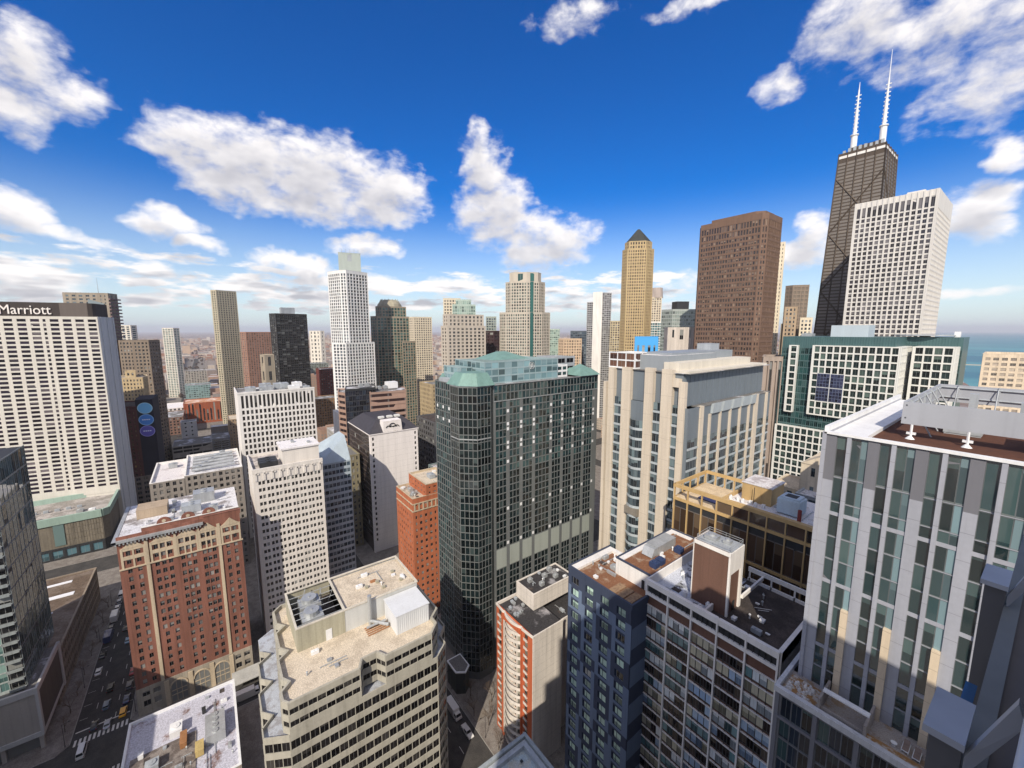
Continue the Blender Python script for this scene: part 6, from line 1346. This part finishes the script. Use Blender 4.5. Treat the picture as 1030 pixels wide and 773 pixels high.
# --- the building the photo is taken from: its ledge, mullion posts and rail at the lower right
b = Bld('viewpoint_tower', 'grey facade ledge with capped mullion posts and pale handrail pipe at the lower right corner', 'building', (-1.075, -30, 0))
b.o.rotation_euler.z = R(-1.6)
OW = wall('taupe_ledge',(.125,.11,.10),rough=.7,var=.25,streak=False); OM = wall('blue_grey_post',(.31,.33,.365),rough=.45,var=.12,streak=False); LZ = 135.52
b.mb('wall', wall('dark_facade',(.03,.03,.033),rough=.4)).prism([(0,0),(34,0),(34,62),(0,62)], .1, LZ-.5, top=True)
b.mb('ledge', OW).box(.16,3,22,60,LZ-.5,LZ-.05); b.mb('ledge_edge', wall('grey_green_edge',(.17,.178,.17),rough=.6,streak=False)).box(-.004,.16,22,60,LZ-1.2,LZ+.02)
b.mb('roof_block', OM).box(5,34,0,40,LZ-.6,154)  # unseen block added behind the viewpoint to shade the fronts ahead
WSC = paint('blue_wind_screen',(.05,.12,.24),.08)
for y in (32.1, 36.1, 40.4):
    m = MB(); m.box(-.24,-.005,y-.25,y+.25,60,LZ+.30); m.build('mullion_post', wall('dark_post',(.11,.115,.125),rough=.4), b.o)
    m = MB(); m.box(-.285,.015,y-.38,y+.38,LZ+.30,LZ+.38); m.build('post_cap', wall('pale_cap',(.36,.39,.44),rough=.5,var=.2,streak=False), b.o)
    m = MB(); c0 = [(.0,y-.16,LZ+.1),(.0,y+.1,LZ+.1)]; m.hexa([(.016,y-.3,LZ-.04),(.016,y-.18,LZ-.04),(.34,y-.05,LZ+.75),(.34,y-.17,LZ+.75),(.016,y-.3,LZ+.2),(.016,y-.18,LZ+.2),(.28,y-.05,LZ+.95),(.28,y-.17,LZ+.95)]); m.build('bracket', OM, b.o)
for y0, y1 in ((32.4,35.8),(36.4,40.1)):
    m = MB(); m.box(-.21,-.09,y0+.1,y1-1.1,LZ-1.0,LZ-.9); m.build('wind_screen', WSC, b.o)
    m = MB(); m.box(-.16,-.006,y0,y1,LZ-3.4,LZ-3.2); m.build('gutter', DARK, b.o)
m = MB(); m.tube((.30,31,LZ+1.0),(.50,39.0,LZ+1.0),.10,.10,20); m.build('handrail', wall('pale_blue_pipe',(.42,.48,.56),rough=.35,var=.05), b.o, smooth=True)
b.finish()

# --- plain unseen tower, added beyond the left edge to shade the left street
tower('unseen_shade_tower','unseen plain grey tower added left of the low snowy roof to shade the street','tower',[(-120,-130),(-120,-64),(-168,-64),(-168,-130)],54,wall('plain_grey_concrete',(.34,.33,.31)),G_OFF,4,3.6,1.5,1.5)

# ================================================================== STREET: cars, trees, lamps
TYRE = paint('tyre',(.02,.02,.02),.9); RIM = paint('rim',(.4,.4,.42),.35,.8); CARG = paint('car_glass',(.02,.022,.025),.05); HL = paint('headlight',(.75,.75,.72),.1); TL = paint('taillight',(.35,.02,.02),.25)
def car(name, label, cat, x, y, colr, kind='sedan', heading=-90, group=None):
    o = empty(name, (x, y, .016), label, cat, group); o.rotation_euler.z = R(-heading)
    pt = paint('car_paint_%d_%d_%d' % tuple(int(100*c) for c in colr), colr, .3, 0, .6)
    L_, W_, Hh = {'sedan': (4.7,1.85,1.45), 'suv': (4.8,1.95,1.75), 'van': (6.2,2.05,2.5), 'truck': (8.4,2.5,3.4), 'pickup': (5.7,2.0,1.85), 'bus': (11.5,2.55,3.1)}[kind]
    hl, hw = L_/2, W_/2
    prof = {'sedan': [(-hl,.35),(-hl,.85),(-hl+.5,.95),(-.9,1.0),(1.0,.98),(hl-.25,.8),(hl,.6),(hl,.32)],
            'suv': [(-hl,.4),(-hl,1.05),(-hl+.2,1.1),(1.1,1.1),(hl-.25,.95),(hl,.7),(hl,.38)],
            'van': [(-hl,.4),(-hl,1.3),(hl-1.0,1.3),(hl-.15,1.0),(hl,.7),(hl,.4)], 'truck': [(-hl,.6),(-hl,1.1),(hl-1.9,1.1),(hl-1.9,1.5),(hl-.1,1.4),(hl,1.1),(hl,.5)],
            'pickup': [(-hl,.45),(-hl,1.1),(1.3,1.1),(hl-.2,1.0),(hl,.75),(hl,.42)], 'bus': [(-hl,.4),(-hl,1.3),(hl,1.3),(hl,.4)]}[kind]
    m = MB()
    def loft(pr, w0, w1=None):
        i = len(m.v); n = len(pr); w1 = w1 or w0
        zs_ = [p[1] for p in pr]; zl, zh = min(zs_), max(zs_)
        for sgn in (-1, 1):
            for p in pr: w = w0+(w1-w0)*(p[1]-zl)/(zh-zl+1e-6); m.v.append((sgn*w, p[0], p[1]))
        m.f.append(tuple(i+k for k in range(n))); m.f.append(tuple(i+n+k for k in reversed(range(n))))
        for k in range(n): m.f.append((i+(k+1)%n, i+k, i+n+k, i+n+(k+1)%n))
        m.m += [0]*(n+2)
    loft(prof, hw, hw*.96)
    cab = {'sedan': (-1.7,1.15,-1.0,.35,.97,Hh), 'suv': (-2.2,1.2,-2.0,.5,1.08,Hh), 'van': (-hl+.05,2.3,-hl+.1,1.6,1.28,Hh), 'truck': (hl-1.9,hl-.15,hl-1.85,hl-.7,1.45,2.5), 'pickup': (-.9,1.4,-.7,.7,1.08,Hh), 'bus': (-hl+.02,hl-.02,-hl+.05,hl-.1,1.28,Hh)}[kind]
    a0, a1, t0, t1, z0, z1 = cab
    m.hexa([(-hw*.93,a0,z0),(hw*.93,a0,z0),(hw*.93,a1,z0),(-hw*.93,a1,z0),(-hw*.78,t0,z1),(hw*.78,t0,z1),(hw*.78,t1,z1),(-hw*.78,t1,z1)])
    if kind == 'truck': m.box(-1.24,1.24,-hl+.05,hl-2.0,1.12,Hh)
    if kind == 'pickup': m.box(-hw*.95,hw*.95,-hl,-hl+.12,1.1,1.3); m.box(-hw*.95,-hw*.87,-hl+.12,-.9,1.1,1.3); m.box(hw*.87,hw*.95,-hl+.12,-.9,1.1,1.3)
    m.build('body', pt, o)
    def glassq(nm, p): g = MB(); g.quad(*p); g.build(nm, CARG, o)
    def lerp3(a, c, t): return tuple(a[i]+(c[i]-a[i])*t for i in range(3))
    def panel(nm, bl, br, tr_, tl, off):
        lo, hi, e = .14, .9, .05
        p = [lerp3(bl,tl,lo), lerp3(br,tr_,lo), lerp3(br,tr_,hi), lerp3(bl,tl,hi)]
        p = [lerp3(p[0],p[1],e), lerp3(p[0],p[1],1-e), lerp3(p[3],p[2],1-e), lerp3(p[3],p[2],e)]
        glassq(nm, [tuple(q[i]+off[i] for i in range(3)) for q in p])
    B = hw*.93; T = hw*.78
    panel('windscreen', (B,a1,z0),(-B,a1,z0),(-T,t1,z1),(T,t1,z1),(0,.03,.02)); panel('rear_window', (-B,a0,z0),(B,a0,z0),(T,t0,z1),(-T,t0,z1),(0,-.03,.02))
    panel('side_window', (B,a0,z0),(B,a1,z0),(T,t1,z1),(T,t0,z1),(.025,0,.01)); panel('side_window', (-B,a1,z0),(-B,a0,z0),(-T,t0,z1),(-T,t1,z1),(-.025,0,.01))
    wr = .34 if kind in ('sedan','suv') else .42
    for sx in (-1,1):
        for sy in (-1,1):
            w = MB(); x_ = sx*(hw-.1); y_ = sy*(hl-.95); w.tube((x_-.12,y_,wr),(x_+.12,y_,wr),wr,wr,14); wo = w.build('wheel', TYRE, o)
            w = MB(); w.tube((x_+sx*.121,y_,wr),(x_+sx*.135,y_,wr),wr*.6,wr*.55,10); w.build('rim', RIM, wo)
        w = MB(); w.box(sx*hw*.85-.2,sx*hw*.85+.12,hl-.06,hl+.015,.62,.8); w.build('headlight', HL, o)
        w = MB(); w.box(sx*hw*.85-.15,sx*hw*.85+.12,-hl-.015,-hl+.06,.68,.9); w.build('taillight', TL, o)
    return o
WHT, BLK, GRY, NVY, SIL, RED_, YEL, BLU = (.72,.72,.70), (.015,.015,.017), (.10,.10,.11), (.02,.04,.12), (.42,.43,.45), (.35,.03,.03), (.85,.42,.02), (.13,.26,.38)
for a in (('delivery_van','white van standing on the crosswalk at the bottom of the left street','van',-180.5,-43.6,WHT,'van'),
          ('parked_car','black car just past the crosswalk behind the white van','car',-190.5,-42.2,BLK,'sedan'),
          ('parked_car','silver car waiting at the crosswalk next to the yellow taxi','car',-188.6,-38.6,SIL,'sedan'),
          ('taxi','yellow taxi by the right kerb near the crosswalk','taxi',-191.5,-34.8,YEL,'suv'),
          ('parked_car','grey blue car in the middle lane behind the silver car','car',-199,-40.2,(.12,.17,.24),'suv'),
          ('parked_car','navy car at the right kerb directly behind the yellow taxi','car',-198,-34.6,NVY,'sedan'),
          ('parked_car','black car in the middle lane further up from the grey blue car','car',-208.5,-40.4,BLK,'suv'),
          ('parked_car','dark grey car at the right kerb between the navy and the red car','car',-205.5,-34.6,GRY,'suv'),
          ('parked_car','red car at the right kerb beside the brick hotel','car',-214,-34.5,RED_,'sedan'),
          ('parked_car','white car alone at the left kerb halfway up the street','car',-222,-45.7,WHT,'sedan'),
          ('parked_car','pale blue car driving in the right lane past the brick hotel','car',-238,-38.6,BLU,'sedan'),
          ('parked_car','black car up the right lane ahead of the pale blue car','car',-249,-40.6,BLK,'sedan'),
          ('parked_car','black car at the left kerb between the white car and the blue covered truck','car',-233,-46,BLK,'sedan'),
          ('box_truck','navy blue covered truck at the left kerb','truck',-245.5,-45.9,(.03,.05,.16),'truck'),
          ('parked_car','dark grey car at the left kerb right behind the white box truck','car',-253.5,-46,GRY,'suv'),
          ('box_truck','white box truck in the row at the left kerb up the street','truck',-262,-45.8,WHT,'truck'),
          ('parked_car','white car first beyond the white box truck at the left kerb','car',-271,-46,WHT,'suv'),
          ('parked_car','silver car second beyond the white box truck at the left kerb','car',-277,-46,SIL,'suv'),
          ('parked_car','white car at the far upper end of the left kerb row','car',-283.5,-46,WHT,'van')):
    car(*a, group='vehicles on the left street')
car('city_bus','white vehicle with dark striped side in the lane between brick hotel and low snowy roof','truck',-171.5,2.5,WHT,'truck',heading=0)
car('box_truck','white box truck parked at the kerb in the centre bottom street','truck',-118.0,62.4,WHT,'truck',heading=90)
car('pickup_truck','white pickup parked behind the box truck in the centre bottom street','pickup truck',-108.3,62.5,WHT,'pickup',heading=90)
for x, y, c in ((-345,-46,GRY),(-352,-38,BLK),(-372,-41,WHT),(-390,-36,GRY),(-412,-45,SIL),(-436,-38,BLK),(-458,-42,WHT),(-490,-36.5,SIL),(-520,-44,GRY),(-548,-38,BLK),(-575,-42,WHT),(-652,-45,SIL),(-686,-38,GRY),(-726,-44,WHT),(-770,-37,BLK),(-893,-43,WHT),(-930,-38,SIL),(-1060,-42,WHT)):
    car('distant_car','small car on the far stretch of the left street beyond the white hotel slab','car',x,y,c,'suv' if c != BLK else 'sedan',group='far cars on the long street')
car('delivery_van','white van crossing the far street beside the parking garage','van',-613,-46,WHT,'van')

BARK = wall('bark',(.10,.075,.055),var=.3); TWIG = paint('twig',(.13,.09,.06),.9)
def bare_tree(x, y, h, label, seed, group):
    rr = random.Random(seed); o = empty('street_tree', (x, y, .14), label, 'tree', group); tk, tw = MB(), MB()
    def grow(p, d, l, r, lev):
        q = p + d*l; (tk if lev < 2 else tw).tube(p, q, r, r*.7, 6 if lev < 2 else 3)
        if lev == 5: return
        for _ in range(3 if lev else 4):
            nd = (d + Vector((rr.uniform(-1,1), rr.uniform(-1,1), rr.uniform(-.15,.75)))*.75).normalized(); grow(q, nd, l*rr.uniform(.6,.82), r*.58, lev+1)
    grow(Vector((0,0,0)), Vector((rr.uniform(-.06,.06),rr.uniform(-.06,.06),1)), h*.3, h*.018, 0)
    tk.build('trunk', BARK, o); tw.build('crown', TWIG, o)
for i, (x, y, h) in enumerate(((-194,-50,7),(-203,-50.3,8),(-212,-50,6.5),(-224,-50.2,8),(-236,-50,7),(-249,-50.2,7.5),(-262,-50,7),(-275,-50,7.5))):
    bare_tree(x, y, h, 'bare street tree on the left pavement beside the parked row', 20+i, 'bare trees on the left pavement')
for i, (x, y, h, lb) in enumerate(((-112,67.6,9,'bare tree at the kerb beside the white box truck'),(-120,71,10,'bare tree between the dark grid tower pavilion and the box truck'),(-106,70,9,'bare tree at the corner of the red and white flats'),(-97,68,8,'bare tree in front of the curved balconies'),(-113,76,9,'bare tree in the courtyard behind the kerb tree, near the red wall'),(-90,67.7,8,'bare tree partly hidden by the pale blue gravel roof'))):
    bare_tree(x, y, h, lb, 60+i, 'bare trees in the centre street')
bed = MB(); bed.box(-117,-109.5,67,72,.14,.4); tag(bed.build('planter', wall('planter_stone',(.22,.19,.16))), 'low planter bed on the pavement by the box truck', 'planter')
LAMP = paint('lamp_black',(.03,.03,.032),.5)
for i, (x, y, sgn) in enumerate(((-186.5,-48.6,1),(-215,-48.6,1),(-245,-48.6,1),(-275,-48.6,1),(-189.5,-31.2,-1),(-103,66.6,-1),(-127,66.6,-1))):
    o = empty('street_lamp', (x, y, .14), ['dark street lamp at the left corner by the crosswalk','dark street lamp on the left pavement near the lone white car','dark street lamp by the navy covered truck','dark street lamp at the upper end of the left pavement','dark street lamp at the brick hotel corner','dark street lamp by the white pickup','dark street lamp near the dark grid tower pavilion'][i], 'street lamp', 'street lamps')
    m = MB(); m.cyl(0,0,.14,0,.6,8); m.cyl(0,0,.08,.6,8.5,8,r1=.06); m.tube((0,0,8.3),(0,sgn*1.8,8.8),.05,.05,5); m.build('pole', LAMP, o)
    m = MB(); m.hexa([(-.16,sgn*1.8-.35,8.68),(.16,sgn*1.8-.35,8.68),(.16,sgn*1.8+.35,8.68),(-.16,sgn*1.8+.35,8.68),(-.1,sgn*1.8-.3,8.86),(.1,sgn*1.8-.3,8.86),(.1,sgn*1.8+.3,8.86),(-.1,sgn*1.8+.3,8.86)]); m.build('lamp_head', LAMP, o)
aw = MB(); aw.hexa([(-182.5,-2,3.2),(-176,-2,3.2),(-176,9,3.2),(-182.5,9,3.2),(-182.5,-2,4.4),(-176,-2,3.5),(-176,9,3.5),(-182.5,9,4.4)]); aw.box(-176.4,-176.2,-1.8,-1.6,.1,3.2); aw.box(-176.4,-176.2,8.6,8.8,.1,3.2)
tag(aw.build('canopy', wall('grey_canvas',(.4,.4,.38))), 'grey canopy over the side entrance of the brick hotel', 'canopy')

# ================================================================== THE FLAT CITY BEYOND
rr = random.Random(42)
tones = [(.40,.31,.25),(.34,.19,.14),(.50,.43,.36),(.30,.27,.26),(.58,.53,.47),(.37,.25,.19),(.25,.21,.19),(.52,.39,.29)]
DM = [wall('city_wall_%d' % i, c, var=.15) for i, c in enumerate(tones)]; DR = [patchy('city_roof_a',(.42,.40,.39),(.24,.22,.21),.05), patchy('city_roof_b',(.16,.14,.13),(.30,.28,.27),.05), patchy('city_roof_c',(.60,.58,.57),(.4,.38,.37),.05), patchy('city_roof_d',(.26,.16,.12),(.4,.3,.24),.05)]
taken = []
for o in list(col.objects):
    if o.parent is None and o.type == 'EMPTY' and o.name.split('.')[0] not in ('parked_car','distant_car','street_tree','street_lamp'): taken.append((o.location.x, o.location.y))
def clear_of(x, y, r): return all((x-a)**2 + (y-c)**2 > r*r for a, c in taken)
near = []; far = []
for gx in range(-2600, -140, 31):
    for gy in range(-330, 1500, 34):
        if gx > -420 and gy < 260: continue
        if -64 < gy < -10: continue
        az = math.degrees(math.atan2(gx, gy)); d = math.hypot(gx, gy)
        if not (-106 < az < -10) or d < 430: continue
        if gx > -20-(gy-1300)*.14 - 60: continue
        x, y = gx+rr.uniform(-4,4), gy+rr.uniform(-4,4)
        if not clear_of(x, y, 46): continue
        h = rr.choice([9,12,14,18,22,28]) * (1.3 if d < 1100 else .9)
        if rr.random() < .05: h *= 2.2
        (near if d < 1250 else far).append((d, x, y, rr.uniform(14,25), rr.uniform(14,26), h))
near.sort(); far = near[285:] + far; near = near[:285]
for (d, x, y, w, dp, h) in near:
    m = MB(); m.prism(rect(-w/2,w/2,-dp/2,dp/2), .1, h, top=False); m.prism(rect(-w/2,w/2,-dp/2,dp/2), h-.01, h, mt=1, m=0)
    m.box(-w/2-.1,w/2+.1,-dp/2-.12,-dp/2+.3,h-.4,h+.8); m.box(w/2-.3,w/2+.12,-dp/2,dp/2,h-.4,h+.79)
    if rr.random() < .7: m.box(-w/6,w/6,-dp/6,dp/6,h,h+3)
    for k in range(int(h/3.6)):                              # window rows cut as dark bands with piers
        z = 1.4+k*3.6
        for j in range(int(dp/3)): m.quad((w/2+.04,-dp/2+.8+j*3,z),(w/2+.04,-dp/2+2.2+j*3,z),(w/2+.04,-dp/2+2.2+j*3,z+1.7),(w/2+.04,-dp/2+.8+j*3,z+1.7),2)
        for j in range(int(w/3)): m.quad((-w/2+.8+j*3,-dp/2-.04,z),(-w/2+2.2+j*3,-dp/2-.04,z),(-w/2+2.2+j*3,-dp/2-.04,z+1.7),(-w/2+.8+j*3,-dp/2-.04,z+1.7),2)
    tag(m.build('low_rise_building', [rr.choice(DM), rr.choice(DR), G_DARK], None, (x, y, 0)), 'small low-rise building among the rooftops of the flat city beyond the towers', 'building', 'low-rise buildings of the flat city')
for gx in range(-9000, -600, 62):
    for gy in range(-2600, 6000, 70):
        az = math.degrees(math.atan2(gx, gy)); d = math.hypot(gx, gy)
        if not (-107 < az < -14) or (gx > -2600 and gy < 1500) or rr.random() < .25 or gx > -20-(gy-1300)*.2 - 250: continue
        if az > -50 and rr.random() < .5: continue
        h = rr.choice([7,9,11,12,16]); 
        if rr.random() < .02: h = rr.uniform(30,60)
        far.append((d, gx+rr.uniform(-25,25), gy+rr.uniform(-25,25), rr.uniform(20,48), rr.uniform(20,48), h))
m = MB()
for (d, x, y, w, dp, h) in far: m.prism(rect(x-w/2,x+w/2,y-dp/2,y+dp/2), .0, h, m=rr.randrange(8), mt=8+rr.choice([0,0,1,1,2,3]))
tag(m.build('distant_city', DM+DR), 'flat city of countless low roofs fading to the horizon', 'city', kind='stuff')
m = MB()
for _ in range(9000):
    a = R(rr.uniform(-106,-14)); d = rr.uniform(900, 7000); x, y = d*math.sin(a), d*math.cos(a)
    if x > -20-(y-1300)*.2-250: continue
    r = rr.uniform(3,7); i = len(m.v); z = rr.uniform(3,6)
    m.v += [(x+r*math.cos(t)*rr.uniform(.7,1.2), y+r*math.sin(t)*rr.uniform(.7,1.2), z*.7) for t in (0,1.26,2.5,3.77,5.0)] + [(x,y,z+r*.9),(x,y,.5)]
    for k in range(5): m.f += [(i+k,i+(k+1)%5,i+5),(i+(k+1)%5,i+k,i+6)]; m.m += [0,0]
tag(m.build('distant_trees', wall('winter_trees',(.075,.055,.045),var=.4)), 'brown bare winter trees between the far roofs', 'trees', kind='stuff')

# ================================================================== AIR
hz = MB(); hz.box(-61000,61000,-61000,61000,-6,480)
m, nt, bs = nodes_of('haze'); nt.nodes.remove(bs)
v = nt.nodes.new('ShaderNodeVolumePrincipled'); v.inputs['Color'].default_value = (.86,.90,1.0,1); v.inputs['Density'].default_value = 4.8e-5; v.inputs['Anisotropy'].default_value = 0.0
nt.links.new(v.outputs[0], nt.nodes['Material Output'].inputs['Volume'])
tag(hz.build('haze', m), kind='stuff')
